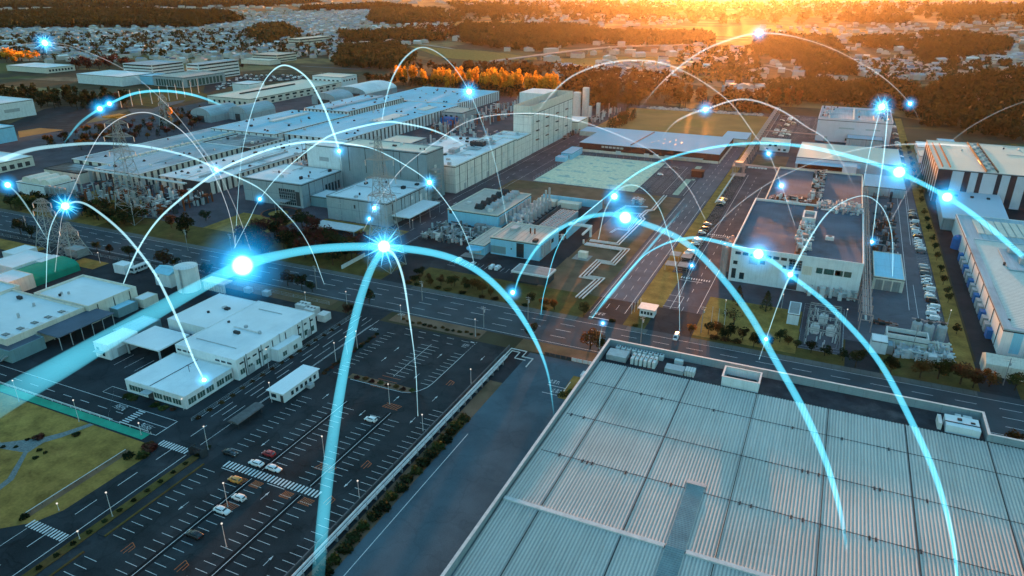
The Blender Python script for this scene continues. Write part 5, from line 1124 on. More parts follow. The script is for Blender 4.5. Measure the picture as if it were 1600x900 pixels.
for i,(px,py,lx,ly) in enumerate(((1410,76,120,60),(1380,89,230,45),(1270,84,50,22),(1250,30,330,60),(1310,26,140,50),(1220,42,200,60),(830,72,80,40),(780,76,60,30),(1575,68,120,80),(1350,34,90,60),(770,37,120,60),(960,18,260,70),(425,9.5,420,60),(120,8,400,60),(300,10,300,60))):
    gablething('farm_hall', ['white long hall left of the viaduct woods','longest white greenhouse roof right of centre in the valley','small pale hall beside the sunlit grove','brightest long white roof under the sun','shorter white roof right of the brightest one','bright pale roof just below the sun glow','pale hall by the river road bridge','small pale hall left of the river road bridge','white halls at the right edge under the viaduct','small pale roof in the plain right of the sun','pale roof in the fields beyond the centre wood','far pale roof in the plain above the bridge','longest far white roof on the left skyline','far white roof at the upper left corner','far white roof between the left skyline roofs'][i],'farm building',px,py,lx,ly,7,(.62,.60,.56))
def pxroad(name, pts, w_, m, z):
    P = [G(*p) for p in pts]; b = MB()
    for i in range(len(P)-1): b.line(*P[i], *P[i+1], z+.004*(i%2), w_)
    for i in range(1, len(P)-1): b.flat([(P[i][0]+w_/2*math.cos(k*math.pi/4), P[i][1]+w_/2*math.sin(k*math.pi/4)) for k in range(8)], z+.01)
    return struct(b.build(name, m))
pxroad('country_road',[(1100,96),(1200,102),(1240,110),(1252,121),(1305,132)],9,'concrete',0); pxroad('country_road',[(640,66),(700,75),(740,83),(800,92)],8,'concrete',0)
pxroad('country_road',[(1000,80),(1060,84),(1120,85)],10,'asphalt_light',0); pxroad('country_road',[(1080,55),(1160,51),(1250,53),(1310,66)],14,'concrete',0); pxroad('country_road',[(1570,118),(1580,110),(1600,104)],10,'concrete',0)
pxroad('river',[(1070,16),(1160,14),(1260,16),(1330,12)],60,'concrete',0); pxroad('country_road',[(640,96),(560,108),(470,103)],7,'asphalt_light',0)
for name,pts,c_ in (('green_field',[(850,92),(1050,88),(1080,98),(1000,104),(880,104)],'grass'),('green_field',[(705,36),(800,31),(880,34),(860,42),(720,44)],'grass'),('green_field',[(1040,44),(1180,40),(1330,46),(1400,54),(1330,66),(1200,58),(1080,56)],'grass'),('brown_field',[(850,25),(950,24),(960,31),(830,33)],'field'),('brown_field',[(1300,20),(1600,18),(1600,48),(1450,50),(1330,40)],'terrain'),('green_field',[(640,72),(760,80),(860,92),(760,96),(690,90)],'grass')):
    sheet(name,[],c_,.02,[[G(*p) for p in pts]])
def viaduct(label, pts, w_, z, step):
    P = [G(*p, z) for p in pts]; t = thing('viaduct', label, 'bridge', (*P[0], 0)); b = MB(); c = MB()
    for i in range(len(P)-1):
        (xa,ya),(xb,yb) = P[i],P[i+1]; l = math.hypot(xb-xa,yb-ya); a = math.atan2(yb-ya,xb-xa)
        b.obox((xa+xb)/2,(ya+yb)/2,l+w_*.3,w_,z-1.6,z,a)
        n = max(1,int(l/step))
        for j in range(n): c.obox(xa+(xb-xa)*(j+.5)/n,ya+(yb-ya)*(j+.5)/n,3,w_*.7,0,z-1.6,a)
    b.build('deck','concrete',t); c.build('pier','concrete',t); return t
viaduct('pale road viaduct on piers crossing the river valley',[(770,95),(830,87),(900,78),(960,72.5),(1010,70.5),(1100,69.5)],12,9,42)
viaduct('long pale viaduct crossing the woods near the right edge',[(1400,61),(1450,56),(1500,52.5),(1600,46.5)],14,12,60)

# ------------------------------------------------------------------ lattice towers, poles and lamps
def pylon(label, x, y, h, base, arms, top=None, name='lattice_pylon'):
    t = thing(name, label, 'pylon', (x,y,0)); b = MB(); n = 14 if h > 40 else 7
    hw = lambda z: base/2*max(0.,1-z/h)**1.15+.9
    zs = [h*(1-(1-i/n)**1.25) for i in range(n+1)]
    cs = lambda z: [(x+sx*hw(z), y+sy*hw(z), z) for sx, sy in ((-1,-1),(1,-1),(1,1),(-1,1))]
    for i in range(n):
        a, c = cs(zs[i]), cs(zs[i+1])
        for k in range(4):
            b.bar(a[k], c[k], .26 if i < 5 else .2); b.bar(a[k], c[(k+1)%4], .12); b.bar(a[(k+1)%4], c[k], .12); b.bar(c[k], c[(k+1)%4], .11)
    b.build('mast', 'steel_lattice', t)
    for z, L in arms:
        q = MB(); ins = MB()
        for s in (-1, 1):
            tip = (x+s*L*.8, y+s*L*.35, z)
            for k in cs(z)[:4]: q.bar(k, tip, .14)
            for k in cs(z+2.2)[:4]: q.bar(k, tip, .12)
            ins.cyl(tip[0], tip[1], z-2.6, z-.2, .22, 6)
        o = q.build('cross_arm', 'steel_lattice', t); ins.build('insulator', 'metal_white', o)
    if top:
        q = MB(); q.box(x-6,x+6,y-2.5,y+2.5,h,h+.5).box(x-2.5,x+2.5,y-5,y+5,h+.5,h+1.0)
        for i in range(8): q.bar((x-6+i*1.7,y-2.5,h+.5),(x-6+i*1.7,y-2.5,h+1.8),.12)
        q.build('work_platform', 'orange', t)
    return t
pylon('tallest lattice pylon, standing behind the brightest arc crossing near the grey factory',-178,254,60,11,((34,7),(42,7.5),(50,7)))
pylon('lattice pylon with an orange work platform on top, on the left',-344,257,56,13,((38,8),(46,9),(53,7)),True)
pylon('short wide lattice tower behind the green hall',-343,208,25,9,((19,6),(23,5)))
pylon('thin low lattice tower right of the green hall',-322,204,17,9,((13,5),))
x,y = G(262,200); pylon('faint lattice pylon by the curving road',x,y,30,8,((22,5),(27,4)))
def steel_pole(name,label,x,y,h,arm=True,g=None):
    t = thing(name,label,'utility pole',(x,y,0),g); MB().cyl(x,y,0,h,.16,8,.1).build('post','concrete',t)
    if arm:
        b=MB().bar((x-1,y,h-.5),(x+1,y,h-.5),.12).bar((x-.8,y,h-1.3),(x+.8,y,h-1.3),.12).build('cross_arm','metal',t); MB().cyl(x+.35,y,h-2.6,h-1.7,.25,8).build('transformer_can','metal',t)
    return t
for i,(px,py,h,l) in enumerate(((495,452,11,'concrete utility pole below the wide arc between the dark trees'),(46,372,12,'concrete utility pole at the left end of the main road'),(294,392,11,'concrete utility pole near the round tank'),(1001,536,11,'utility pole on the verge above the warehouse corner'),(1095,520,11,'utility pole at the gateway beside the white van'),(1424,552,11,'utility pole hidden by the plant cluster trees') ,(1567,602,10,'utility pole in front of the white storage tent'),(825,500,10,'utility pole at the left of the shelter shrubs'),(362,392,9,'utility pole by the western gateway'),(756,512,9,'utility pole above the car park planting'),(660,470,9,'utility pole behind the car park planting'))):
    steel_pole('utility_pole',l,*G(px,py),h)
for i in range(10):
    x,y = G((190,207,222,238,252,265,277,289,300,311)[i],(168,166,164,162,160,157.5,155,152,149,146)[i]); t = thing('net_pole',f'{ORD[i]} tall white net pole from the left round the sports ground','pole',(x,y,0),'net poles of the sports ground'); MB().cyl(x,y,0,17,.45,6,.3).build('post','metal_white',t)
for i,(px,py) in enumerate(((1110,520-6),(1120,517),(1130,519))):
    x,y=G(px,py); t = thing('flagpole',['left','middle','right'][i]+' of the three slim flagpoles on the entrance lawn','flagpole',(x,y,0)); MB().cyl(x,y,0,9,.09,6,.05).build('post','metal_white',t); MB().lathe(x,y,[(.02,9),(.14,9.1),(.02,9.25)],6).build('finial','metal_white',t)
for i,(x,y) in enumerate(((-281,297),(-279,297.6),(-277,298.2))):
    t = thing('flagpole',['left','middle','right'][i]+' flagpole by the round garden of the office block','flagpole',(x,y,0)); MB().cyl(x,y,0,8,.09,6,.05).build('post','metal_white',t); MB().lathe(x,y,[(.02,8),(.14,8.1),(.02,8.25)],6).build('finial','metal_white',t)
for i in range(3):
    x,y=G(700+i*3.2+775-775,178+0); 
for i in range(4):
    t = thing('short_flagpole',f'{ORD[i]} short white pole in the group by the avenue mouth','pole',(-61.5+i*.6,251+i*2.2,0),'short poles by the avenue mouth'); MB().cyl(-61.5+i*.6,251+i*2.2,0,4.5,.08,6).build('post','metal_white',t)
def lamp(label,x,y,h,z=0,glowing=True):
    t = thing('lamp_post',label,'street lamp',(x,y,z)); MB().cyl(x,y,z,z+h,.085,8,.05).build('post','metal_white',t); MB().cyl(x,y,z,z+.25,.22,8).build('base','concrete',t)
    MB().lathe(x,y,[(.1,z+h),(.20,z+h+.06),(.24,z+h+.22),(.14,z+h+.36),(.03,z+h+.4)],10).build('globe','globe_glow' if glowing else 'lamp_white',t); return t
for x,y,h,l in ((-145.9,85.3,7.2,'lamp post rising from the planter strip beside the lawn bend'),(-146.2,76.8,2.2,'short post in the planter strip at the lower crossing'),(-122.8,99.6,7.2,'lamp post between the two white cars on orange hatching'),(-145.6,115.4,7.5,'lamp post at the pedestrian gate'),(-93.9,114.7,6.4,'nearest lamp post along the right wall of the car park'),(-112.8,98.0-9,6.8,'lamp post at the bottom edge of the car park'),(-112.8,125,7.6,'lamp post on the hatched island inside the blue beam'),(-112.3,156.2,7,'lamp post on the orange hatching below the shrub bed'),(-93.9,175.7,6.4,'farthest lamp post along the right wall of the car park'),(-95.3,147.9,5.5,'middle lamp post along the right wall of the car park'),(-162.2,158.3,7.1,'lamp post at the annex side of the access road'),(-144.2,171.4,7.1,'left of the three lamp posts at the upper car park corner'),(-143.5,177,7,'middle of the three lamp posts at the upper car park corner'),(-142.8,182,7,'right of the three lamp posts at the upper car park corner'),(-141.6,209,6,'lamp post at the head of the car park planting'),(-108.8,208,7,'lamp post at the right end of the car park planting'),(-168.8,211.2,6,'lamp post on the verge beside the access road mouth'),(-146.3,141.9,6.9,'lamp post at the near corner of the gatehouse'),(-218.6,109.7,7.4,'left of the two tall lamp posts behind the green kerb'),(-191.3,109.9,7.3,'right of the two tall lamp posts behind the green kerb'),(-168.5,112.6,4,'low lamp post at the end of the green kerb'),(-168.0,127.5,3.7,'low lamp post at the corner of the white workshop'),(-160.0,81.4,2,'short post on the lawn bend'),(50.9,288.7,7,'lamp post in the eastern grass strip beside the tanks'),(-183.5,204,6,'lamp post in the yard behind the workshop hall'),(-28,266,6,'lamp post on the entrance lawn edge near the conifers'),(-8,281,6,'left lamp post behind the switch house'),(15.5,276,6,'right lamp post beside the substation fence'),(-196,306,5,'lamp post beside the bus-shelter canopy'),(-303,203,5,'lamp post by the back lawn')):
    lamp(l,x,y,h)

# ------------------------------------------------------------------ trees
rng = np.random.RandomState(5)
def crown(kind, n, leaf, seed):
    """crown of many small leaf clumps in a unit-height volume; local coordinates, base at z=0, height 1"""
    r = np.random.RandomState(seed); pts = []
    if kind == 'cone':
        z = r.uniform(.12, 1, n); rad = .27*(1-z)**.8+.02; a = r.uniform(0, 6.283, n); q = np.sqrt(r.uniform(.35, 1, n)); layer = 1+.22*np.sin(z*38)
        pts = np.stack([rad*layer*q*np.cos(a), rad*layer*q*np.sin(a), z], 1)
    else:
        k = 9 if kind == 'round' else 7; cs = []
        for i in range(k):
            a = r.uniform(0, 6.283); rr = r.uniform(.08, .26) if kind == 'round' else r.uniform(.03, .12); z = r.uniform(.42, .82) if kind == 'round' else r.uniform(.25, .86)
            cs.append((rr*math.cos(a), rr*math.sin(a), z, r.uniform(.12,.2) if kind == 'round' else r.uniform(.09,.15)))
        cs.append((0,0,.62,.24) if kind == 'round' else (0,0,.6,.15))
        c = np.array(cs); i = r.randint(0, len(cs), n); d = r.normal(size=(n,3)); d /= np.linalg.norm(d, axis=1)[:,None]
        q = r.uniform(.55, 1.06, n)**.6; pts = c[i,:3]+d*(c[i,3]*q)[:,None]
        if kind == 'flame': pts[:,2] = .12+(pts[:,2]-pts[:,2].min())/(pts[:,2].max()-pts[:,2].min())*.88
    pts[:,2] = np.clip(pts[:,2], .08, 1.0)
    ax = r.normal(size=(n,3)); ax /= np.linalg.norm(ax, axis=1)[:,None]; bx = np.cross(ax, r.normal(size=(n,3))); bx /= np.linalg.norm(bx, axis=1)[:,None]
    s = leaf*r.uniform(.6, 1.3, n)[:,None]
    v = np.concatenate([pts-ax*s-bx*s*.6, pts+ax*s-bx*s*.6, pts+ax*s*.7+bx*s*.6, pts-ax*s+bx*s*.5], 1).reshape(-1, 3)
    return v
def tree_mesh(kind, n, leaf, seed, m):
    v = crown(kind, n, leaf, seed); me = bpy.data.meshes.new('crown'); f = np.arange(len(v)).reshape(-1,4)
    me.from_pydata([tuple(p) for p in v.tolist()], [], f.tolist()); me.materials.append(M[m]); return me
def trunk_mesh(seed, kind):
    r = random.Random(seed); b = MB(); top = .95 if kind == 'cone' else .6
    b.tube([(0,0,-.02),(r.uniform(-.01,.01),r.uniform(-.01,.01),top*.5),(r.uniform(-.02,.02),0,top)],[.028,.02,.006],7)
    if kind != 'cone':
        for i in range(6):
            a = i*1.05+r.random(); z = r.uniform(.25,.5); L = r.uniform(.15,.3); b.tube([(0,0,z),(L*.5*math.cos(a),L*.5*math.sin(a),z+.1),(L*math.cos(a),L*math.sin(a),z+.22)],[.012,.008,.003],5)
    o = b.build('trunk', 'bark'); me = o.data; bpy.data.objects.remove(o); return me
TM = {}
def tree(kind, m, x, y, h, label, group=None, wide=1., lod=0, cat='tree', name=None, z=0.):
    key = (kind, m, lod, random.randrange(3))
    if key not in TM:
        n, lf = {0:(900,.030),1:(420,.042),2:(150,.068)}[lod]
        if kind == 'cone': lf *= .7
        if kind == 'bare': mm = tree_mesh('round', int(n*.35), lf*.8, 77+key[3], m)
        else: mm = tree_mesh(kind, n, lf, sum(map(ord, m))+key[3]*17+lod*5+len(kind), m)
        TM[key] = (mm, trunk_mesh(key[3]+3, kind))
    cm, tm = TM[key]; name = name or ({'leaf_dark':'evergreen_tree','leaf_brown':'autumn_tree','leaf_red':'autumn_tree'}.get(m) if kind == 'round' else None) or {'cone':'conifer_tree','flame':'columnar_tree','round':'broadleaf_tree','bare':'bare_tree','bush':'shrub'}[kind]
    r = thing(name, label, cat, (x,y,z), group, random.uniform(0,6.28)); r.scale = (h*wide, h*wide, h)
    for nm, me in (('crown',cm),('trunk',tm)):
        o = bpy.data.objects.new(nm, me); C.objects.link(o); o.parent = r
    return r
def bushmesh(m, n=260, leaf=.07, seed=1):
    k = ('bush', m, n)
    if k not in TM:
        r = np.random.RandomState(seed); d = r.normal(size=(n,3)); d /= np.linalg.norm(d, axis=1)[:,None]; q = r.uniform(.6,1.05,n)[:,None]; p = d*q*np.array([.5,.5,.5])*(1+.2*np.sin(d[:,:1]*5)); p[:,2] = np.abs(p[:,2])*1.3+.02
        ax = r.normal(size=(n,3)); ax /= np.linalg.norm(ax, axis=1)[:,None]; bx = np.cross(ax, r.normal(size=(n,3))); bx /= np.linalg.norm(bx, axis=1)[:,None]; s = leaf*r.uniform(.6,1.3,n)[:,None]
        v = np.concatenate([p-ax*s-bx*s,p+ax*s-bx*s,p+ax*s+bx*s,p-ax*s+bx*s],1).reshape(-1,3); me = bpy.data.meshes.new('shrub'); me.from_pydata([tuple(a) for a in v.tolist()],[],np.arange(len(v)).reshape(-1,4).tolist()); me.materials.append(M[m]); TM[k] = me
    return TM[k]
def shrub(m, x, y, s, label, group=None, h=None, z=0.):
    o = bpy.data.objects.new('shrub', bushmesh(m)); C.objects.link(o); o.location = (x,y,z); o.scale = (s,s,h or s*.9); o.rotation_euler = (0,0,random.uniform(0,6)); return tag(o, label, 'shrub', group)
T = tree
for px,py,k,m,h,w_,l in (
 (1336,574,'round','leaf_dark',7.5,1.1,'dark round tree on the verge left of the plant cluster'),(1391,585,'round','leaf_dark',7,1.1,'dark round tree directly below the white plant boxes'),
 (1437,590,'round','leaf_olive',8,1.2,'left of two joined olive trees below the condensers'),(1465,592,'round','leaf_green',8,1.3,'right of two joined olive trees below the condensers'),
 (1500,600,'round','leaf_brown',8,1.5,'rust-coloured spreading tree at the end of the grass strip'),(1520,606,'round','leaf_brown',6,1.4,'smaller rusty tree right of the spreading one'),(1545,604,'round','leaf_olive',7,1.2,'green-brown tree at the left corner of the white tent'),(1585,610,'round','leaf_green',6.5,1.4,'green tree at the right edge in front of the white tent'),
 (1132,533,'round','leaf_dark',6,1.1,'dark tree at the left of the entrance lawn hedge'),(1177,543,'round','leaf_dark',6,1.1,'dark tree at the right of the entrance lawn hedge'),(1146,508,'bare','leaf_brown',7,1.7,'wide bare brown tree on the entrance lawn'),(1218,535,'round','leaf_dark',5.5,1.1,'dark tree between lawn and substation'),
 (1152,478,'cone','leaf_brown',9,1.0,'left of the two conical trees on the entrance lawn'),(1196,487,'cone','leaf_dark',9,1.1,'right of the two conical trees on the entrance lawn'),
 (828,527,'round','leaf_dark',6.5,1.2,'dark tree beside the service yard gate pipes'),(922,545,'round','leaf_brown',8,1.2,'rust-brown tree just left of the warehouse corner'),(935,548,'round','leaf_dark',6,1.2,'dark tree touching the warehouse corner'),(912,494,'round','leaf_dark',6,1.1,'single tree at the foot of the zigzag pipes'),(866,484,'round','leaf_olive',5,1.3,'right tree of three below the flat-roofed shelter'),(850,480,'round','leaf_olive',5,1.3,'middle tree of three below the flat-roofed shelter'),(828,474,'round','leaf_dark',5,1.3,'left tree of three below the flat-roofed shelter'),
 (730,456,'round','leaf_dark',4.5,1.0,'small dark tree between the pylon and the main road'),(648,445,'round','leaf_dark',5,1.1,'dark tree right of the pylon foot'),(628,436,'round','leaf_olive',4,1.1,'small olive tree at the pylon foot'),
 (292,372,'round','leaf_dark',13,1.05,'largest dark tree right of the orange-topped pylon'),(268,356,'round','leaf_brown',8,1.1,'brown tree left of the largest dark tree'),(322,345,'round','leaf_dark',6,1.5,'low dark tree right of the largest dark tree'),(290,318,'round','leaf_red',9,1.0,'red tree at the end of the low striped hall'),
 (33,366,'round','leaf_dark',9,1.2,'dark round tree on the left verge of the main road'),(50,372,'round','leaf_dark',7,1.2,'second dark tree on the left verge of the main road'),(118,382,'round','leaf_dark',6,1.0,'dark tree right of the short lattice tower'),(152,392,'round','leaf_dark',5,1.2,'small dark tree in the row north of the back lawn'),(172,396,'round','leaf_brown',5,1.3,'brown tree in the row north of the back lawn'),(203,403,'round','leaf_dark',6.5,1.3,'dark tree north of the small white hut'),(257,417,'round','leaf_brown',8,1.4,'broad rust-topped tree behind the silo house'),(275,418,'round','leaf_dark',5,1.3,'dark tree attached to the rust-topped one'),(325,432,'round','leaf_dark',6.5,1.2,'dark tree right of the round water tank'),
 (577,474,'round','leaf_dark',6.5,1.2,'dark tree at the mouth of the access road'),(545,492,'round','leaf_red',5,1.3,'dark red bush-like tree behind the cooling units'),(450,447,'round','leaf_brown',7,1.2,'purple-brown tree right of the glowing big node'),(472,452,'round','leaf_dark',7,1.3,'dark tree by the utility pole south of the main road'),(488,456,'round','leaf_dark',5,1.3,'small dark tree south of the main road'),
 (268,192,'flame','leaf_gold',14,.9,'orange-brown slender tree left of the grey barrel shed'),(379,107,'round','leaf_red',8,1.4,'dark red tree between the office and the school')):
    x,y = G(px,py); T(k,m,x,y,h,l,None,w_)
# tree belt in front of the grey factory
rr = random.Random(11)
tb_ = []
for i in range(46):
    x = -264+(i*1.45)+rr.uniform(-1,1); y = rr.uniform(243,284) if x < -240 else rr.uniform(245,272); tb_ += [None]; tb_[-1] = T('round',rr.choice(('leaf_dark','leaf_red','leaf_dark','leaf_brown','leaf_red')),x,y,rr.uniform(8,11.5),'x','trees in front of the grey factory',1.3,1)
left_to_right(tb_, 'purple-brown or dark tree before the grey factory, %s from the left')
tb_ = []
for i in range(52):
    tb_.append(T('round',rr.choice(('leaf_dark','leaf_dark','leaf_green')),-430+i*1.8+rr.uniform(-1,1),rr.uniform(242,259),rr.uniform(7,9.5),'x','evergreens left of the switchgear',1.35,1))
left_to_right(tb_, 'dark evergreen beside the main road left of the switchgear, %s from the left')
ys = (473.2,445.3,429.2,414.1,396.2,382.1,367.5,349.6,335.3,322,314.7,283.7)
for i in range(24):
    x = -158+i*3.4 if i < 12 else -36+(i-12)*4.6
    if -62 < x < -36 or 16 < x < 27: continue
    T('round',rr.choice(('leaf_dark','leaf_olive','leaf_brown','leaf_dark')),x+rr.uniform(-1,1),rr.uniform(243,249),rr.uniform(3.6,5.6),f'round dark tree on the far verge of the main road, {ORD[i]} from the left','trees of the far verge',1.25,1)
for i in range(40):
    x = -160+i*7.2+rr.uniform(-2,2)
    if x > -56 or not (-92 < x < -70): shrub(rr.choice(('leaf_dark','leaf_brown','leaf_green')),x,211.5+rr.uniform(-1,1) if x > -56 else 241+rr.uniform(0,1),rr.uniform(2,3.4),f'low roadside shrub along the main road, {ORD[i]} from the left','roadside shrubs',1.4)
for i,y in enumerate(ys[::-1]): T('round','leaf_dark',53.6,y,4.6,f'{ORD[i]} small round tree from the near end of the eastern grass strip','small trees of the eastern grass strip',1.0,1)
for i in range(9):
    y = 490+i*20; T('round','leaf_dark',54.2,y,4.6,f'small round tree in the far half of the eastern grass strip, {ORD[i]} onwards'.replace(' onwards',' one'),'far trees of the eastern grass strip',1.0,2)
for i in range(20): shrub('leaf_dark' if i%3 else 'leaf_green',-87.3+rr.uniform(-.3,.3),84+i*3.9,rr.uniform(3.0,4.2),f'{ORD[i]} round shrub from the near end of the strip beside the white pipes','shrubs beside the white pipes',2.7)
for i in range(22): shrub('leaf_dark',-146.1,30+i*4.1,1.3,f'{ORD[i]} low shrub from the near end of the planter strip by the access road','low shrubs in the planter strip',.8,.16)
for x,y,s,m,l in ((-185.6,104.9,2.2,'leaf_dark','clipped dark shrub beside the stone path'),(-188.4,95.6,1.4,'leaf_dark','left of two tiny shrubs near the path fork'),(-185.7,95.6,1.2,'leaf_dark','right of two tiny shrubs near the path fork'),(-185.9,92.8,1.5,'leaf_dark','tiny shrub below the pair near the path fork'),(-196.3,97.5,1.3,'leaf_dark','small shrub above the path fork'),(-195.8,93.9,1.2,'leaf_dark','small shrub at the path fork'),(-199.1,92.4,1.3,'leaf_dark','small shrub left of the path fork'),(-163.2,104,3,'leaf_dark','dark round shrub at the upper end of the lawn trench'),(-160.4,108.6,4,'leaf_red','spreading red shrub at the lawn corner'),(-162,109.8,3,'leaf_brown','brown shrub behind the spreading red one'),(-159.6,105.5,3.4,'leaf_green','green shrub at the lawn corner by the crossing'),(-165.3,76.3,2.2,'leaf_dark','dark shrub at the lower end of the lawn trench'),(-200,87,5,'leaf_red','low red-brown shrub at the left edge of the garden'),(-194,99.5,3,'leaf_red','thin red shrub beside the stone path'),(-204,84,4,'leaf_dark','dark low shrub below the red one in the garden')): shrub(m,x,y,s,l,None,s*.6)
for i in range(8): shrub(('leaf_red','leaf_olive','leaf_red','leaf_green')[i%4],-131+i*3.0,165.2+(.5 if i%2 else 0),1.9,f'{ORD[i]} shrub from the left in the curved bed of the upper car park','shrubs of the curved bed',1.2)
sheet('shrub_bed', [(-134,-110,164.0,167.0)], 'dirt', .055)
for i in range(14): shrub(rr.choice(('leaf_brown','leaf_dark','leaf_olive')),-141+i*2.5,208+rr.uniform(0,2),rr.uniform(1.2,2),f'{ORD[i]} dry shrub from the left in the planting at the head of the car park','dry shrubs at the car park head',1)
for i in range(16): shrub(rr.choice(('leaf_red','leaf_brown','leaf_dark')),-142.8-(i%2)*.5,163+i*2.1,1.7,f'low red-brown hedge shrub beside the upper car park, {ORD[i]} from the near end','hedge of the upper car park',1.0)
for i in range(16): shrub('leaf_brown',-160.6+rr.uniform(-.3,.3),126+i*4.6,1.8,f'low brown hedge shrub along the workshop frontage, {ORD[i]} from the near end','hedge of the workshop frontage',.9)
for x,y,l in ((-190.5,125.8,'left green shrub bed at the front of the white workshop'),(-187.5,125.4,'second green shrub bed at the front of the white workshop'),(-178,125.6,'third green shrub bed at the front of the white workshop'),(-174.5,125.3,'rightmost green shrub bed at the front of the white workshop')): shrub('leaf_green',x,y,3,l,None,1.0)
shrub('leaf_red',-171,126,1.6,'bright red shrub at the corner of the white workshop',None,1.2)
for i in range(5): shrub('leaf_green',-65+i*1.9,183.5+i*2.1,3.2,f'{ORD[i]} bright green shrub on the kiosk lawn','shrubs on the kiosk lawn',1.1)
for i in range(20):
    T('round',rr.choice(('leaf_dark','leaf_olive','leaf_brown')),-50+i*6.5+rr.uniform(-1,1),rr.uniform(207.5,211.5),rr.uniform(3.5,5),f'low roadside tree behind the warehouse parapet, {ORD[i]} from the left','trees behind the warehouse parapet',1.3,1)
for i in range(7): T('round',rr.choice(('leaf_dark','leaf_olive')),rr.uniform(52,70),rr.uniform(193,209),rr.uniform(5,8),f'{ORD[i]} dark tree planted in the gap behind the right end of the warehouse','trees in the gap behind the warehouse',1.2,1)
for x,l in ((-33,'first'),(-29,'second'),(-25,'third')): shrub('leaf_brown',x+5,243.5,3.6,f'{l} clipped brown hedge piece on the entrance lawn edge',None,1.4)
# belts
def belt(poly, sp, kinds, h0, h1, label, group, lod=2, mx=999, wide=1.1, jit=.45, ws=None, seed=1):
    r = random.Random(seed); P = [G(*p) for p in poly]; xs = [p[0] for p in P]; ys_ = [p[1] for p in P]; out = []
    y = min(ys_)
    while y < max(ys_):
        x = min(xs)
        while x < max(xs):
            a, c = x+r.uniform(-jit,jit)*sp, y+r.uniform(-jit,jit)*sp
            ins = False; j = len(P)-1
            for i in range(len(P)):
                if (P[i][1] > c) != (P[j][1] > c) and a < (P[j][0]-P[i][0])*(c-P[i][1])/(P[j][1]-P[i][1])+P[i][0]: ins = not ins
                j = i
            if ins: out.append((a, c))
            x += sp
        y += sp
    if label is None: return out
    r.shuffle(out); out = out[:mx]
    ts = []
    for a, c in out:
        k, m = r.choice(kinds); ts.append(T(k, m, a, c, r.uniform(h0, h1), label, group, wide, lod))
    left_to_right(ts, label+', %s from the left')
    return out
GOLD = [('flame','leaf_gold')]; DARKS = [('round','leaf_dark'),('round','leaf_brown'),('round','leaf_olive'),('cone','leaf_dark')]
belt([(660,138),(870,152),(872,146),(800,137),(660,130)],8,GOLD,19,26,'tall golden tree behind the blue-roofed halls','golden trees behind the halls',1,70,.9,seed=2)
belt([(618,130),(648,132),(648,126),(618,125)],9,GOLD,19,23,'golden tree in the small clump left of the main golden row','small golden clump',1,6,1.0,seed=3)
belt([(490,130),(560,128),(630,136),(900,164),(960,176),(960,170),(900,155),(640,130),(500,124)],10,DARKS,9,14,'dark tree before the golden row','dark belt behind the halls',2,110,1.3,seed=4)
belt([(870,150),(1000,150),(1100,158),(1270,165),(1275,172),(1180,180),(1000,165),(930,182),(880,165)],11,[('flame','leaf_brown'),('round','leaf_olive'),('flame','leaf_olive'),('cone','leaf_brown')],14,20,'russet tree behind the stubble field','russet belt behind the field',2,110,1.1,seed=5)
belt([(950,200),(985,180),(1000,182),(960,208)],7,DARKS,7,11,'dark olive tree at the left edge of the stubble field','trees at the field edge',1,16,1.3,seed=6)
belt([(0,172),(200,172),(205,163),(170,158),(0,148)],13,[('flame','leaf_dark'),('round','leaf_dark'),('cone','leaf_dark')],12,17,'dark evergreen above the empty yard','evergreen row on the left',2,90,1.1,seed=7)
belt([(165,166),(190,168),(195,160),(170,160)],10,[('round','leaf_red')],10,14,'dark red tree at the right end of the evergreen row','red trees by the glowing pair',2,8,1.2,seed=8)
belt([(60,240),(130,238),(300,205),(340,180),(262,172),(240,190),(150,205),(70,222)],12,[('round','leaf_brown'),('round','leaf_olive'),('bare','leaf_brown'),('cone','leaf_dark'),('round','leaf_red')],6,9.5,'low scrub tree left of the factory halls','scrub trees left of the halls',2,110,1.2,seed=9)
belt([(0,100),(55,100),(60,92),(0,88)],14,[('round','leaf_gold')],14,20,'orange tree in the clump at the upper left edge','orange clump at upper left',2,12,1.2,seed=10)
belt([(110,112),(212,112),(205,98),(125,98)],15,[('round','leaf_red')],12,17,'dark red tree behind the wide white hall','red clump behind the white hall',2,20,1.3,seed=12)
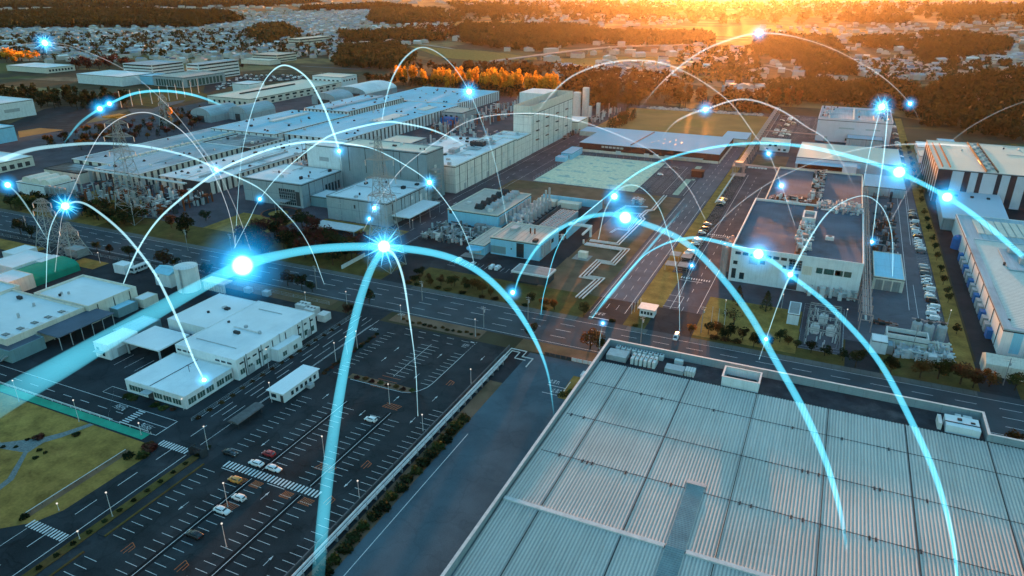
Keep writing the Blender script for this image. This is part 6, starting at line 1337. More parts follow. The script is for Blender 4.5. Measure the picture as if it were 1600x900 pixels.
# distant woods: one mass each
def wood(name, polys, m_, sc_=1.0, hh=13, seed=1, dens=1.0, smax=99):
    r = np.random.RandomState(seed); V = []; pts = []
    for poly in polys:
        c = G(*poly[0]); d = math.hypot(*[sum(G(*p)[k] for p in poly)/len(poly) for k in (0,1)]); sp = max(10, d*.0085)/dens; pts += [(a, b, sp) for a, b in belt(poly, sp, None, 0, 0, None, None, seed=seed)]
    for a, b, sp in pts:
        n = 16; s = min(sp*.62, smax); H = (hh+sp*.12)*r.uniform(.7,1.15); p = r.normal(size=(n,3)); p /= np.linalg.norm(p,axis=1)[:,None]; p *= np.array([s,s,H*.45])*r.uniform(.6,1,(n,1)); p += (a,b,H*.55)
        ax = r.normal(size=(n,3)); ax /= np.linalg.norm(ax,axis=1)[:,None]; bx = np.cross(ax, r.normal(size=(n,3))); bx /= np.linalg.norm(bx,axis=1)[:,None]; q = s*.42*r.uniform(.6,1.3,(n,1))
        V.append(np.concatenate([p-ax*q-bx*q,p+ax*q-bx*q,p+bx*q],1).reshape(-1,3))
    v = np.concatenate(V); me = bpy.data.meshes.new(name); nf = len(v)//3
    me.vertices.add(len(v)); me.vertices.foreach_set('co', v.ravel()); me.loops.add(nf*3); me.loops.foreach_set('vertex_index', np.arange(nf*3, dtype=np.int32)); me.polygons.add(nf); me.polygons.foreach_set('loop_start', np.arange(0,nf*3,3,dtype=np.int32)); me.polygons.foreach_set('loop_total', np.full(nf,3,dtype=np.int32)); me.update(calc_edges=True)
    me.materials.append(M[m_]); o = bpy.data.objects.new(name, me); C.objects.link(o); return struct(o, 'stuff')
wood('hill_wood',[[(0,22),(120,16),(350,20),(385,34),(300,46),(180,42),(0,48)],[(0,6),(200,3),(500,4),(420,10),(0,14)],[(470,14),(590,8),(640,12),(560,17),(480,18)]],'leaf_dark',seed=21)
wood('valley_wood',[[(585,17),(690,16),(698,34),(640,40),(575,36)],[(620,72),(535,78),(520,104),(630,112),(650,92)],[(720,42),(890,42),(950,52),(1110,56),(1115,72),(1000,72),(900,68),(860,80),(790,78),(720,66)],[(400,45),(440,40),(470,55),(420,72),(385,60)],[(530,55),(640,50),(700,62),(640,68),(540,66)]],'leaf_dark',seed=22)
wood('river_wood',[[(1200,58),(1300,64),(1320,92),(1270,100),(1200,92)],[(1330,64),(1430,62),(1425,78),(1340,74)],[(1440,56),(1500,54),(1580,68),(1560,92),(1440,92)],[(1430,85),(1450,82),(1500,96),(1450,98)]],'leaf_dark',seed=23)
wood('eastern_wood',[[(1300,140),(1400,132),(1440,150),(1480,132),(1600,116),(1600,222),(1500,208),(1440,200),(1400,172),(1300,166)],[(1200,140),(1300,130),(1300,165),(1200,160)],[(1240,100),(1320,95),(1340,118),(1260,122)]],'leaf_dark',seed=24,dens=1.15)
wood('scattered_trees',[[(870,112),(1000,118),(1080,135),(1040,148),(880,140)],[(640,112),(800,108),(860,112),(850,125),(700,116)],[(640,45),(720,45),(720,62),(650,62)]],'leaf_brown',seed=25,dens=.6,smax=7)
wood('roadside_trees',[[(0,60),(380,50),(560,62),(520,90),(360,90),(0,95)],[(1060,76),(1190,78),(1190,140),(1060,130)],[(1320,96),(1600,98),(1600,128),(1330,128)]],'leaf_dark',hh=8,seed=26,dens=.4,smax=7)
wood('field_trees',[[(700,5),(1600,8),(1600,44),(1300,38),(700,40)]],'leaf_dark',seed=27,dens=.28,smax=16)
wood('far_groves',[[(705,14),(800,12),(860,18),(760,22)],[(1440,14),(1560,12),(1600,20),(1500,24)],[(1180,60),(1210,56),(1200,80),(1180,84)],[(900,17),(1000,15),(1060,20),(960,23)],[(1330,28),(1420,30),(1400,36),(1320,35)]],'leaf_dark',seed=28)
# ------------------------------------------------------------------ houses of the far towns
PAL = [(.22,.26,.31),(.40,.44,.47),(.14,.15,.18),(.52,.52,.50),(.26,.15,.11),(.66,.66,.64),(.30,.35,.40)]
def housemesh(lx, ly, h, kind):
    b = MB()
    if kind == 0: b.gable(-lx/2,lx/2,-ly/2,ly/2,0,h,h+2.2,'x',0,1)
    elif kind == 1: b.gable(-lx/2,lx/2,-ly/2,ly/2,0,h,h+2,'y',0,1).box(lx/2,lx/2+3,-ly/2,0,0,h*.5,0).box(lx/2,lx/2+3.2,-ly/2-.2,.2,h*.5,h*.5+.25,1)
    else: b.box(-lx/2,lx/2,-ly/2,ly/2,0,h,0).box(-lx/2-.2,lx/2+.2,-ly/2-.2,ly/2+.2,h,h+.3,1)
    return b
HM = []
for k in range(3):
    for (lx,ly,h) in ((10,8,5.6),(13,9,5.2),(9,9,6)):
        o = housemesh(lx,ly,h,k).build('house',['house_wall','house_roof']); HM.append(o.data); bpy.data.objects.remove(o)
rr = random.Random(77); HP = []
for poly, sp, lab, grp in (([(0,45),(200,48),(360,32),(560,16),(690,19),(560,38),(560,58),(520,75),(470,62),(380,88),(330,92),(210,86),(110,96),(60,84),(0,82)],25,'small house in the wide town at the upper left','houses of the upper left town'),
   ([(1310,98),(1420,98),(1480,108),(1475,125),(1385,130),(1330,114)],17,'small house in the village right of the sunlit grove','houses of the valley village'),([(1520,84),(1600,86),(1600,103),(1530,100)],17,'small house at the right edge under the viaduct','houses under the viaduct'),
   ([(925,100),(1040,100),(1062,134),(1000,140),(915,118)],18,'small house in the hamlet above the russet trees','houses above the russet trees'),([(1120,132),(1200,136),(1250,145),(1200,152),(1130,150)],20,'small house in the sunlit hamlet behind the field','houses behind the field'),
   ([(1060,78),(1180,84),(1180,98),(1060,98)],32,'small house by the sunlit country road','houses in the sun'),([(865,103),(908,105),(900,122),(868,120)],18,'small house right of the golden trees','houses right of the golden trees'),([(1470,140),(1570,145),(1560,168),(1480,160)],30,'lone house in the eastern wood','houses in the eastern wood'),
   ([(0,24),(180,30),(560,14),(700,20),(700,60),(520,95),(0,100)],38,None,None),([(1060,96),(1300,100),(1330,128),(1160,132),(1060,112)],38,None,None),([(1190,40),(1600,34),(1600,62),(1300,66),(1190,60)],48,None,None),([(690,44),(1060,60),(1180,84),(1000,104),(860,96),(700,62)],60,None,None),([(1290,60),(1600,60),(1600,112),(1330,122),(1290,100)],36,None,None),
   ([(0,2),(1600,2),(1600,9),(0,9)],170,None,None),([(0,8),(600,8),(600,24),(0,28)],110,None,None),([(1300,125),(1600,112),(1600,200),(1300,150)],62,None,None),([(790,1),(1600,5),(1600,18),(1300,14),(1100,13),(800,16)],80,None,None),([(1340,44),(1480,45),(1480,58),(1350,60)],45,None,None),([(800,24),(960,24),(1080,30),(1060,42),(800,42)],55,None,None),([(0,82),(110,96),(210,88),(330,95),(480,90),(560,84),(560,76),(380,80),(0,75)],26,'small house in the wide town at the upper left','houses of the upper left town'),([(240,100),(330,100),(320,92),(240,92)],22,'small house in the wide town at the upper left','houses of the upper left town')):
    for a, c in belt(poly, sp, None, 0, 0, None, None, seed=int(sp)+len(poly)):
        if rr.random() < (.82 if lab else .55): HP.append((a, c, sp, lab, grp))
HP.sort(key=lambda t: math.hypot(t[0], t[1])*(1 if t[3] else 100))
rest = MB(); nh = 0
for a, c, sp, lab, grp in HP:
    rot = rr.choice((0,.3,.8,1.57))+rr.uniform(-.1,.1); s = max(1., sp/48)*rr.uniform(.85,1.25); col = rr.choice(PAL)
    if nh < 290 and lab:
        o = bpy.data.objects.new('house', rr.choice(HM)); C.objects.link(o); o.location = (a,c,0); o.rotation_euler = (0,0,rot); o.scale = (s,s,s); o.color = (*col,1); tag(o, lab, 'house', grp); nh += 1
    else:
        k = rr.randrange(3); b = housemesh(rr.choice((10,13,16))*s, rr.choice((8,10))*s, 5.5*min(s,1.6), k); cs, sn = math.cos(rot), math.sin(rot); mi = rr.choice((1,1,2,2,3,4,4,5))
        rest.add([(a+x*cs-y*sn, c+x*sn+y*cs, z) for x,y,z in b.v], b.f, 0); rest.m[-len(b.f):] = [0 if q == 0 else mi for q in b.m]
for i,c in enumerate(((.24,.28,.33),(.48,.52,.55),(.80,.79,.76),(.34,.36,.38),(.12,.12,.13))): mat(f'far_roof_{i}', c, .6, amp=.1)
gh_ = {}
for o in C.objects:
    if o.name.startswith('house') and o.parent is None and 'group' in o: gh_.setdefault(o['label'], []).append(o)
for l_, os_ in gh_.items(): left_to_right(os_, l_+', %s from the left')
struct(rest.build('distant_houses', ['house_wall','far_roof_0','far_roof_1','far_roof_2','far_roof_3','far_roof_4']), 'stuff')
# ------------------------------------------------------------------ vehicles
def carbody(L, W, prof, wf=.0):
    """closed body lofted from a side profile with rounded shoulders; local x forward"""
    b = MB(); n = len(prof); sec = ((-.5,0.0),(-.5,.55),(-.44,.93),(-.3,1.0),(.3,1.0),(.44,.93),(.5,.55),(.5,0))
    vs = []
    for x, zb, zt, wi in prof:
        for yy, q in sec: vs.append((x*L, yy*W*wi, zb+(zt-zb)*q))
    m = len(sec); fs = [(i*m+k,(i+1)*m+k,(i+1)*m+k+1,i*m+k+1) for i in range(n-1) for k in range(m-1)]
    fs += [((i+1)*m, i*m, i*m+m-1, (i+1)*m+m-1) for i in range(n-1)]
    fs += [list(range(m)), list(range((n-1)*m+m-1, (n-1)*m-1, -1))]
    return b.add(vs, fs)
def make_car(kind, label):
    t = thing('parked_car', label, 'car', (0,0,0)); t.color = (1,1,1,1)
    if kind == 'van': L,W,H = 4.6,1.75,1.95; body = [(-.5,.35,1.1,.9),(-.495,.3,1.15,1),(-.2,.28,1.15,1),(.3,.28,1.12,1),(.44,.3,1.0,.97),(.5,.35,.75,.88)]; cab = [(-.49,1.05,1.75,.86),(-.46,1.1,1.92,.9),(.2,1.1,1.95,.9),(.27,1.1,1.85,.88),(.42,1.0,1.05,.84)]
    elif kind == 'hatch': L,W,H = 3.9,1.68,1.5; body = [(-.5,.38,.85,.88),(-.48,.3,.98,.97),(-.2,.25,.98,1),(.18,.25,.96,1),(.4,.28,.86,.96),(.5,.35,.62,.84)]; cab = [(-.485,.9,.98,.84),(-.42,.95,1.42,.80),(-.2,.95,1.5,.82),(.08,.95,1.46,.80),(.27,.9,.97,.84)]
    else: L,W,H = 4.5,1.76,1.42; body = [(-.5,.38,.84,.86),(-.48,.3,.94,.96),(-.25,.25,.96,1),(.18,.25,.93,1),(.42,.28,.80,.96),(.5,.35,.6,.84)]; cab = [(-.40,.9,.97,.80),(-.27,.93,1.34,.76),(-.1,.93,1.42,.78),(.08,.93,1.38,.78),(.25,.88,.95,.82)]
    carbody(L,W,body).build('body','car_paint',t,True)
    c = carbody(L,W,cab).build('cabin','car_paint',t,True)
    zt = cab[2][2]
    for s in (-1,1):
        b = MB()
        for x0,x1 in ((-.30,.10),): b.box(x0*L,x1*L,s*W*.405-.02,s*W*.405+.02,zt-.40,zt-.10)
        b.build('side_window','glass',t)
    x4,z4 = cab[4][0]*L,cab[4][2]; x3,z3 = cab[3][0]*L,cab[3][2]
    MB().add([(x4-.02,-W*.36,z4+.03),(x4-.02,W*.36,z4+.03),(x3+.03,W*.31,z3-.03),(x3+.03,-W*.31,z3-.03),(x4-.12,-W*.36,z4+.01),(x4-.12,W*.36,z4+.01),(x3-.07,W*.31,z3-.06),(x3-.07,-W*.31,z3-.06)],[(0,1,2,3),(7,6,5,4),(0,4,5,1),(3,2,6,7),(0,3,7,4),(1,5,6,2)]).build('windscreen','glass',t)
    x0,z0 = cab[0][0]*L,cab[0][2]; x1,z1 = cab[1][0]*L,cab[1][2]
    MB().add([(x0-.03,-W*.34,max(z0,.95)+.02),(x0-.03,W*.34,max(z0,.95)+.02),(x1-.03,W*.30,z1-.06),(x1-.03,-W*.30,z1-.06),(x0+.06,-W*.34,z0),(x0+.06,W*.34,z0),(x1+.06,W*.3,z1-.1),(x1+.06,-W*.3,z1-.1)],[(3,2,1,0),(4,5,6,7),(0,1,5,4),(3,7,6,2),(0,4,7,3),(1,2,6,5)]).build('rear_window','glass',t)
    for sx in (-.31,.31):
        for sy in (-1,1):
            w_ = MB().hcyl(sy*W*.5-.12*(sy>0)-.06*(sy<0)-.02, sy*W*.5+.12*(sy<0)+.06*(sy>0)+.02, sx*L, .31, .31, 14, 'y').build('wheel','tyre',t); MB().hcyl(sy*(W*.5+.05)-.02, sy*(W*.5+.05)+.02, sx*L, .31, .18, 10, 'y').build('rim','metal',w_)
    for sy in (-1,1): MB().box(.47*L,.5*L+.0,sy*W*.32-.16,sy*W*.32+.16,.58,.70).build('headlight','lamp_white',t); MB().box(-.5*L-.01,-.485*L,sy*W*.36-.1,sy*W*.36+.1,.70,.88).build('tail_light','red',t)
    return t
WH,BK,RD,OR,SV,GY,BL = (.75,.77,.78,1),(.012,.013,.016,1),(.35,.02,.025,1),(.65,.27,.05,1),(.42,.44,.46,1),(.12,.13,.14,1),(.05,.10,.22,1)
P0 = {k: None for k in ('hatch','sedan','van')}; 
def putcar(kind, x, y, rz, label, col):
    global P0
    if P0[kind] is None:
        t = make_car(kind, label); t.location = (x,y,.06); t.rotation_euler = (0,0,rz); t.color = col; P0[kind] = t
        for c in t.children:
            c.color = col
        t['group'] = 'cars parked around the works'; return t
    return dup(P0[kind], (x,y,.06), rz, label, color=col, group='cars parked around the works')
pi = math.pi
for k,x,y,rz,l,c in (('sedan',-138.2,116.3,0,'black car beside the crossing at the upper left corner of the car park',BK),('hatch',-128.4,107.9,pi,'orange-yellow car below the car park crossing',OR),('hatch',-122.3,102.9,pi,'white car above the orange hatching with the lamp post',WH),('sedan',-122.6,97.6,0,'white car below the orange hatching with the lamp post',WH),('sedan',-122.3,88.6,pi,'black car alone in the lower middle of the car park',BK),('hatch',-128.2,120.3,pi,'red car in the left part of the car park',RD),('sedan',-128.3,115.6,pi,'left of the two white cars just above the crossing',WH),('sedan',-122.4,115.8,0,'right of the two white cars just above the crossing',WH),('hatch',-112.2,146.0,pi,'white car alone in the middle of the upper car park rows',WH),('van',-40.8,236.8,-pi/2,'white van driving out of the gateway onto the main road',WH),
  ('van',-151,273.8,pi/2,'white van at the left in front of the control building',WH),('hatch',-142.9,272.9,pi/2,'white car in the middle in front of the control building',WH),('van',-132.9,272.2,pi/2,'left of the two white vans in front of the control building',WH),('van',-130.1,272.2,pi/2,'right of the two white vans in front of the control building',WH),
  ('sedan',-104,497,.2,'pale car at the upper left of the staff car park',SV),('sedan',-98.5,498,.1,'dark car at the upper left of the staff car park',GY),('hatch',-103.5,475,0,'white car alone in the staff car park',WH)): putcar(k,x,y,rz,l,c)
rr = random.Random(3); COLN = {WH:'white',BK:'black',SV:'silver',GY:'dark grey',BL:'dark blue',RD:'red'}
for i,y in enumerate((293.5,297.8,303,306,312.5,316,319,322,325.5,329,333,337,341,345,349,354,376,380,384,388,392,396,400,404,409,413,417,421,428,436,445,450)):
    c = rr.choice((WH,WH,WH,WH,SV,GY,BK,WH)); putcar(rr.choice(('hatch','sedan','van')),47.4+rr.uniform(-.3,.3)-(.9 if y<300 else 0),y,rr.choice((0,pi)),f'{COLN[c]} car, {ORD[i]} from the near end of the row beside the eastern grass strip',c)
for i,y in enumerate((326,329,343,347,350.5,362,365,368,378,418,421,424,428,432)):
    c = rr.choice((WH,SV,BK,WH,RD if i==1 else WH,GY)); putcar(rr.choice(('hatch','sedan','van')),-54.5,y,rr.choice((0,pi)),f'{COLN[c]} car, {ORD[i]} from the near end of the row beside the avenue lawn',c)
for i,(x,y) in enumerate(((-58.2,305.6),(-52.8,306.3),(-59.2,319),(-53.6,318.4))): canopy(['near left','near right','far left','far right'][i]+' of the four small cream car shelters by the avenue lawn',x-2.4,x+2.4,y-3,y+3,2.8,'concrete',.2,2,2,inset=.3,pr=.07)
# far cars: small simple bodies
fb_ = MB(); 
_c = carbody(4.3,1.75,[(-.5,.2,.9,.9),(-.46,.2,1.0,1),(-.36,.2,1.42,.9),(.05,.2,1.45,.9),(.22,.2,1.0,1),(.46,.2,.85,.97),(.5,.3,.6,.9)]); _c.box(-1.5,.3,-.8,-.7,1.0,1.3,1).box(-1.5,.3,.7,.8,1.0,1.3,1)
_o = _c.build('parked_car',['car_paint','glass']); FC = _o.data; bpy.data.objects.remove(_o)
def farcar(x,y,rz,c,l,g):
    o = bpy.data.objects.new('parked_car',FC); C.objects.link(o); o.location=(x,y,.06); o.rotation_euler=(0,0,rz); o.color=c; tag(o,l,'car',g)
for i in range(6): farcar(-51+i*2.2,523,1.57,WH,f'{ORD[i]} white car from the left above the earth bank','cars above the earth bank')
for x0 in (-47,-41,-36):
    for y in range(645,765,3):
        if rr.random() < .28: farcar(x0,y,0,rr.choice((WH,SV,GY,BK)),'small car in the far yard left of the tall grey block','cars in the far yard')
for y in range(560,760,4):
    if rr.random() < .3: farcar(48.5,y,0,rr.choice((WH,SV,GY)),'small car beside the far eastern grass strip','cars by the far eastern strip')
for i in range(14): farcar(-566+ (i%2)*6,560+i*3.0-12,rr.choice((0,.1)),rr.choice((WH,SV,WH,GY)),'small car parked below the long white two-storey block','cars below the long white block')
for (a,c) in belt([(318,146),(345,140),(378,130),(480,124),(468,117),(380,117),(350,128)],6.3,None,0,0,None,None,seed=5)[:]:
    if rr.random() < .36: farcar(a,c,rr.choice((0,1.57)),rr.choice((WH,SV,GY,BK,WH)),'small car in the staff parking by the white office','cars in the staff parking')

gh_ = {}
for o in C.objects:
    if o.name.startswith('parked_car') and o.parent is None and o.get('group') in ('cars in the staff parking','cars in the far yard','cars by the far eastern strip','cars below the long white block'): gh_.setdefault(o['label'], []).append(o)
for l_, os_ in gh_.items(): left_to_right(os_, l_+', %s from the left')
# ------------------------------------------------------------------ arcs of light standing over the site, with glowing nodes
def catmull(P, n=8):
    P = [np.array(p, dtype=float) for p in P]; P = [2*P[0]-P[1]]+P+[2*P[-1]-P[-2]]; out = []
    for i in range(1, len(P)-2):
        for k in range(n):
            t = k/n; out.append(.5*((2*P[i])+(-P[i-1]+P[i+1])*t+(2*P[i-1]-5*P[i]+4*P[i+1]-P[i+2])*t*t+(-P[i-1]+3*P[i]-3*P[i+1]+P[i+2])*t**3))
    out.append(P[-2]); return out
def depth_at(px, py, h): d = ray(px, py); return (h-HC)/d.z*FP
ARCS = {}
def arc(key, label, pts, m='beam_cyan', ha=0, hb=0, fa=.0, fb=.0, n=8, cl=17):
    """pts: (px, py, width) read off the survey photo; ends stand on levels ha and hb; distance runs evenly from end to end"""
    Q = catmull(pts, n); cum = [0]
    for i in range(1, len(Q)): cum.append(cum[-1]+math.hypot(Q[i][0]-Q[i-1][0], Q[i][1]-Q[i-1][1]))
    da, db = depth_at(Q[0][0], Q[0][1], ha), depth_at(Q[-1][0], Q[-1][1], hb); W = []; rad = []; fade = []
    zl = []
    for q, c in zip(Q, cum):
        t = c/cum[-1]; z = 1/((1-t)/da+t/db); hc = max(.3, min(cl, 130*min(t, 1-t))); zl.append(min(z, depth_at(q[0], q[1], hc)) if q[1] > -20 else z)
    for _ in range(10): zl = [zl[0]]+[(zl[i-1]+zl[i]*2+zl[i+1])/4 for i in range(1, len(zl)-1)]+[zl[-1]]
    for q, c, z in zip(Q, cum, zl):
        t = c/cum[-1]; 
        d = ray(q[0], q[1])*(z/FP); W.append((d.x, d.y, d.z+HC)); rad.append(max(.05, q[2]*(.28 if q[2] < 3.2 else .37 if q[2] < 7 else .42)*z/FP)); f = (.85 if q[2] < 3.2 else .9) if m != 'beam_cyan' else 1.05-.45*min(1, q[2]/30)
        if fa: f *= min(1, .12+t/fa)
        if fb: f *= min(1, .12+(1-t)/fb)
        fade.append(f)
    b = MB().tube(W, rad, 10); o = b.build('light_arc', m, None, True, loc=W[0]); tag(o, label, 'light arc')
    at = o.data.attributes.new('fade', 'FLOAT', 'POINT'); at.data.foreach_set('value', [f for f in fade for _ in range(10)])
    ARCS[key] = (Q, W); return o
arc(1,'thickest cyan arc rising from the lower left over the workshop to the service yard',[(-60,668,56),(0,628,52),(100,570,44),(200,512,34),(300,455,26),(379,415,22),(450,396,17),(520,387,16),(600,386,15),(680,396,14),(740,419,13),(790,462,12),(830,520,9),(855,580,5),(866,650,2.5)],fa=.12,fb=.12)
arc(2,'broad blue beam falling from the pylon node to the lower end of the car park',[(600,387,11),(580,420,14),(562,470,16),(545,540,18),(530,620,20),(515,720,23),(505,810,24),(496,915,25)],ha=42,fb=.25)
arc(3,'thin arc falling from the pylon node into the upper car park',[(602,387,6),(617,400,5.5),(630,436,5),(640,500,3.5),(649,570,2.5),(653,650,1.5)],ha=42,m='beam_pale')
arc(4,'bright arc from the shelter shrubs over the avenue to the warehouse roof',[(802,462,2),(815,425,5),(850,375,7),(900,345,8),(945,335,9),(977,340,11),(1060,372,12),(1120,425,12),(1170,490,13),(1210,560,13),(1255,640,14),(1290,720,12),(1313,800,9),(1323,860,5)],hb=13,fb=.12)
arc(5,'bright arc from the avenue over the white factory to the lower right warehouse roof',[(925,497,2),(960,450,2.5),(1000,405,3),(1030,385,4),(1060,375,6),(1100,373,7),(1185,397,9),(1235,430,9),(1300,482,10),(1370,560,11),(1420,650,12),(1462,745,11),(1488,840,8),(1497,920,6)],hb=13)
arc(6,'wide arc sweeping over the mesh lot and the right roofs to the right edge',[(845,492,1.5),(852,450,2),(880,370,2.5),(950,305,3),(1010,262,4),(1080,237,5),(1170,224,6),(1250,228,7),(1330,245,8),(1405,270,9),(1480,308,9),(1540,350,10),(1620,420,10)],hb=8)
arc(7,'faint white arc crossing in front of the low sun',[(985,187,1.5),(1035,128,3),(1090,84,4),(1140,62,4),(1186,52,4),(1235,56,3),(1290,72,2.5),(1340,96,2),(1385,125,2),(1422,162,1.6),(1440,196,1)],'beam_white',fa=.2,fb=.2)
arc(8,'white arc over the field from the white tower down to the dark roofs',[(815,208,1.5),(870,138,3.5),(920,107,3.5),(987,94,3.5),(1057,106,3.2),(1135,155,2.5),(1182,215,2),(1201,240,2),(1221,290,1.8),(1242,352,1.2)],'beam_white',ha=16,hb=15,fa=.2)
arc(9,'short white arc from the blue roof over the field to the long shed',[(1030,222,2),(1050,195,3),(1075,180,4),(1102,171,4),(1160,155,4),(1215,170,3.5),(1260,198,3),(1297,225,2.2),(1340,300,1.5)],'beam_white',ha=7,hb=14,fa=.2,fb=.2)
arc(10,'tall narrow arc over the blue-roofed halls in front of the golden trees',[(597,187,2),(603,155,3),(614,120,3.5),(635,88,3.5),(663,74,3),(700,95,2.4),(733,143,2),(765,225,1.6),(781,287,1.5),(797,375,1.1)],'beam_pale',ha=10)
arc(11,'tall narrow arc over the long white block and the streaked roof',[(367,387,1),(375,268,1.3),(384,210,1.6),(400,155,2),(420,117,3),(446,102,3.5),(480,122,4),(505,165,4.5),(521,207,4.5),(530,236,3.5),(535,268,2)],'beam_pale',hb=14,fb=.15)
arc(12,'white arc from the top left corner falling across the halls',[(-20,82,2),(30,70,2.5),(70,67,2.6),(120,75,2.4),(200,112,2.3),(262,165,2.2),(310,224,2.2),(340,267,2),(370,330,1.6),(392,392,1.1)],'beam_white')
arc(13,'faint blue arc over the empty yard with two nodes',[(98,226,2),(125,192,5),(156,170,5),(171,162,5),(210,146,5.5),(255,142,5.5),(300,148,5.5),(340,162,4.5),(364,178,2)],'beam_cyan',hb=3,fa=.3,fb=.25)
arc(14,'thin white arc rising from the green hall past the orange-topped pylon',[(86,425,1.1),(93,365,1.2),(102,325,1.3),(147,225,1.5),(175,193,2.2),(210,177,2.6),(245,180,2.4),(290,210,2.4),(330,265,2),(357,330,1.6),(368,385,1)],'beam_white',ha=4)
arc(15,'curved arc from the spiked node by the main road to the white workshop roof',[(72,452,1.5),(75,375,2.5),(87,337,3),(103,320,3.6),(125,316,4.5),(152,330,5),(195,367,5.5),(237,420,5.5),(260,462,5.5),(282,510,5),(302,560,4),(319,594,3)],'beam_pale',ha=7,hb=4.4)
arc(16,'broad white arc from the left edge over the halls to the utility pole',[(-20,258,9),(40,236,8),(90,228,7),(150,224,6),(220,228,5.5),(290,243,4.5),(340,264,4),(400,291,3.2),(432,319,3),(465,355,2.4),(487,392,2),(507,445,1.2)],'beam_pale')
arc(17,'long low arc from the small hut over the grey factory to the parked cars',[(190,450,2.5),(212,397,3.5),(240,352,4),(275,317,4.5),(337,270,4.5),(397,242,4),(450,226,4),(500,221,4),(545,225,3.4),(587,234,3),(635,259,2.6),(671,285,2.5),(700,320,2.2),(722,357,1.8),(735,390,1.5),(741,412,1.1)],'beam_pale')
arc(18,'arc from the big node over the tall grey hall to the silver roof',[(366,388,1),(390,342,1.5),(406,311,1.7),(440,270,2.4),(500,221,3.5),(540,204,4),(600,191,4),(630,193,4),(672,202,3.8),(712,219,3.5),(735,236,2)],'beam_pale',hb=16,fb=.15)
arc(19,'thin arc from the grey factory over the tower to the avenue parking',[(568,360,1),(577,342,1.3),(585,325,1.5),(607,290,1.6),(635,257,1.7),(677,225,1.8),(720,195,2.2),(765,181,2.6),(830,177,2.8),(880,183,2.5),(930,197,2.2),(1000,226,1.8),(1035,250,1.6),(1075,292,1.5),(1102,343,1.1)],'beam_white')
arc(20,'small arc from the pipes over the avenue to the works gateway',[(935,374,1.2),(945,330,2.4),(959,306,2.6),(972,293,2.4),(988,289,2.2),(1007,297,2.2),(1030,325,2),(1047,375,2),(1056,415,2),(1061,455,1.6),(1062,518,1)],'beam_pale')
arc(21,'arc from the entrance lawn over the dark-roofed factory to the eastern yard',[(1186,562,1),(1197,530,1.6),(1215,478,3),(1235,430,4),(1275,357,3.6),(1305,323,3),(1347,306,2.6),(1374,319,2.4),(1390,350,2.2),(1395,390,2),(1394,450,1.2)],'beam_pale')
arc(22,'narrow hairpin of light from the starry node down to the pipe yard',[(1342,330,1),(1352,270,1.4),(1364,215,2),(1376,170,2.6),(1382,159,2.6),(1386,165,2.6),(1386,190,3),(1380,250,3),(1371,310,3),(1362,380,1.6)],'beam_pale')
arc(23,'thin arc rising from the pipe yard to the right edge',[(1388,352,1),(1425,287,1.6),(1465,240,1.8),(1505,206,2.2),(1545,182,2.5),(1585,164,2.6),(1625,152,2.6)],'beam_white')
arc(24,'thin arc from the avenue node over the dark roofs to the right edge',[(1060,470,1),(1082,412,1.1),(1100,375,1.4),(1145,327,1.6),(1200,287,2),(1260,258,2.2),(1313,240,2.5),(1370,229,3),(1440,225,3.5),(1530,230,4),(1620,246,4)],'beam_white')
arc(25,'short arc at the left edge beside the main road',[(-15,270,2),(12,289,3),(30,306,3.4),(50,335,3),(75,376,1.2)],'beam_pale')
arc(26,'flat streak of light lying along the left side of the central avenue',[(922,497,8),(960,452,7),(1000,404,6),(1040,357,5),(1074,318,3)],'beam_cyan',fa=.3,fb=.3)
arc(27,'thin line of light dropping from the node on the main road',[(942,505,1.6),(938,525,1.5),(936,545,1)],'beam_pale')
# glowing nodes: a hot core in a soft halo, some with fine spikes
def node(label, px, py, r, key, spikes=0):
    Q, W = ARCS[key]; i = min(range(len(Q)), key=lambda k: (Q[k][0]-px)**2+(Q[k][1]-py)**2); d = Vector((W[i][0], W[i][1], W[i][2]-HC)).dot(FWD)
    v = ray(px, py)*(d/FP); p = (v.x, v.y, v.z+HC); s = d/FP
    t = thing('light_node', label, 'glowing node', p)
    def ball(R_, nm, m, par=t):
        b = MB(); nv, nu = 10, 18; b.lathe(p[0], p[1], [(max(.001, R_*math.sin(math.pi*j/nv)), p[2]-R_*math.cos(math.pi*j/nv)) for j in range(nv+1)], nu); return b.build(nm, m, par, True)
    ball(r*s*.85, 'core', 'halo_core'); ball(r*s*1.7, 'inner_halo', 'halo_mid'); ball(r*s*3.4, 'halo', 'halo_blue')
    if spikes:
        b = MB(); rr = random.Random(int(px))
        for k in range(spikes):
            a = 2*math.pi*k/spikes+rr.uniform(-.12,.12); e = rr.uniform(-.5,.5); L = r*s*rr.uniform(1.8,3.2)
            dv = (RGT*math.cos(a)+Vector((0,0,1))*math.sin(a)+Vector((-RGT.y,RGT.x,0))*e).normalized()*L
            q = Vector(p); b.tube([q, q+dv*.5, q+dv], [r*s*.14, r*s*.07, .01], 5)
        o = b.build('rays', 'spike', t); at = o.data.attributes.new('fade','FLOAT','POINT'); at.data.foreach_set('value',[1.0]*len(o.data.vertices))
    return t
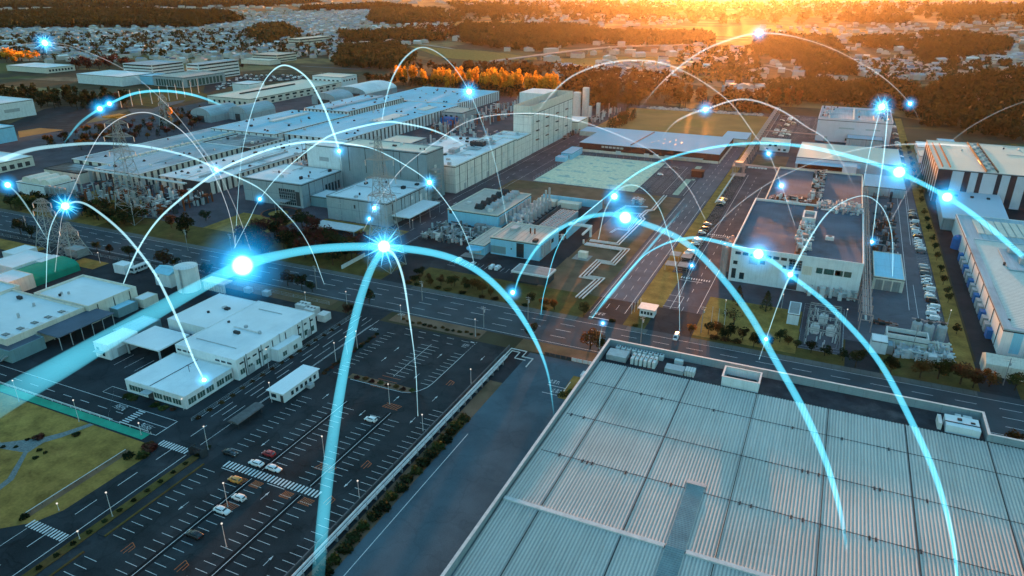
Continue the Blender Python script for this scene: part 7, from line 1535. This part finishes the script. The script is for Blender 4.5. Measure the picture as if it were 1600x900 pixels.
for a in (('largest glowing node, on the thickest arc left of the pylon',379,415,22,1),('bright node where three beams meet at the pylon',600,385,13,1,14),('bright node on the arc over the bare ground pipes',977,340,13,4),('bright node on the arc in front of the white factory wall',1185,397,11,5),('bright node on the wide arc beside the striped warehouse',1405,269,12,6),('bright node over the pale blue lean-to hall',1480,308,10,6),('node where two arcs cross on the white factory wall',1235,429,6,5),('spiked node above the main road at the left',102,322,8,15,18),('spiked star node on the corner of the tall grey block',1378,167,7,22,22),('spiked node over the far blue-roofed hall',733,143,6,10,16),('spiked node near the top left corner',70,67,6,12,16),('spiked node at the stair tower of the grey factory',671,285,5,17,16),('node at the left edge above the main road',12,289,6,25),('larger of the two nodes over the empty yard',156,170,5.5,13),('smaller of the two nodes over the empty yard',171,162,4.5,13),('node over the stubble field',1102,171,5,9),('white node in front of the low sun',1186,52,5,7),('lone blue node over the eastern wood',1422,162,4,7),('node on the small arc above the pipes',960,307,7,20),('node at the left foot of the arc by the shelter',801,457,5,4),('upper of the two small nodes on the pylon',585,325,4.5,19),('lower of the two small nodes on the pylon',577,342,3.5,19),('small node beside the round office garden',406,311,3.5,18),('small node over the pink yard left of the long shed',1201,240,4,8),('small node on the far dark roof',1221,290,4.5,8),('small node above the entrance lawn trees',1197,530,4,21),('small node on the main road centre',942,505,3,27),('upper small node in the pipe yard',1362,378,4,22),('small node over the avenue parking',1081,415,3,24),('soft white node on the workshop roof',319,594,5,15),('soft node on the left end of the tall grey hall',530,236,4,11),('soft node where arcs cross over the pale hall',338,265,4,12)):
    node(*a)
# ------------------------------------------------------------------ the evening air
HZ = 0.085e-4
hz = bpy.data.materials.new('haze'); hz.use_nodes = True; nt = hz.node_tree; nt.nodes.clear(); pv = nt.nodes.new('ShaderNodeVolumePrincipled'); o_ = nt.nodes.new('ShaderNodeOutputMaterial')
pv.inputs['Color'].default_value = (.95,.80,.72,1); pv.inputs['Density'].default_value = HZ; pv.inputs['Anisotropy'].default_value = .85; nt.links.new(pv.outputs[0], o_.inputs['Volume']); M['haze'] = hz
struct(MB().box(-14100, 14100, -2100, 16100, -1.1, 128).build('haze', 'haze'), 'stuff')
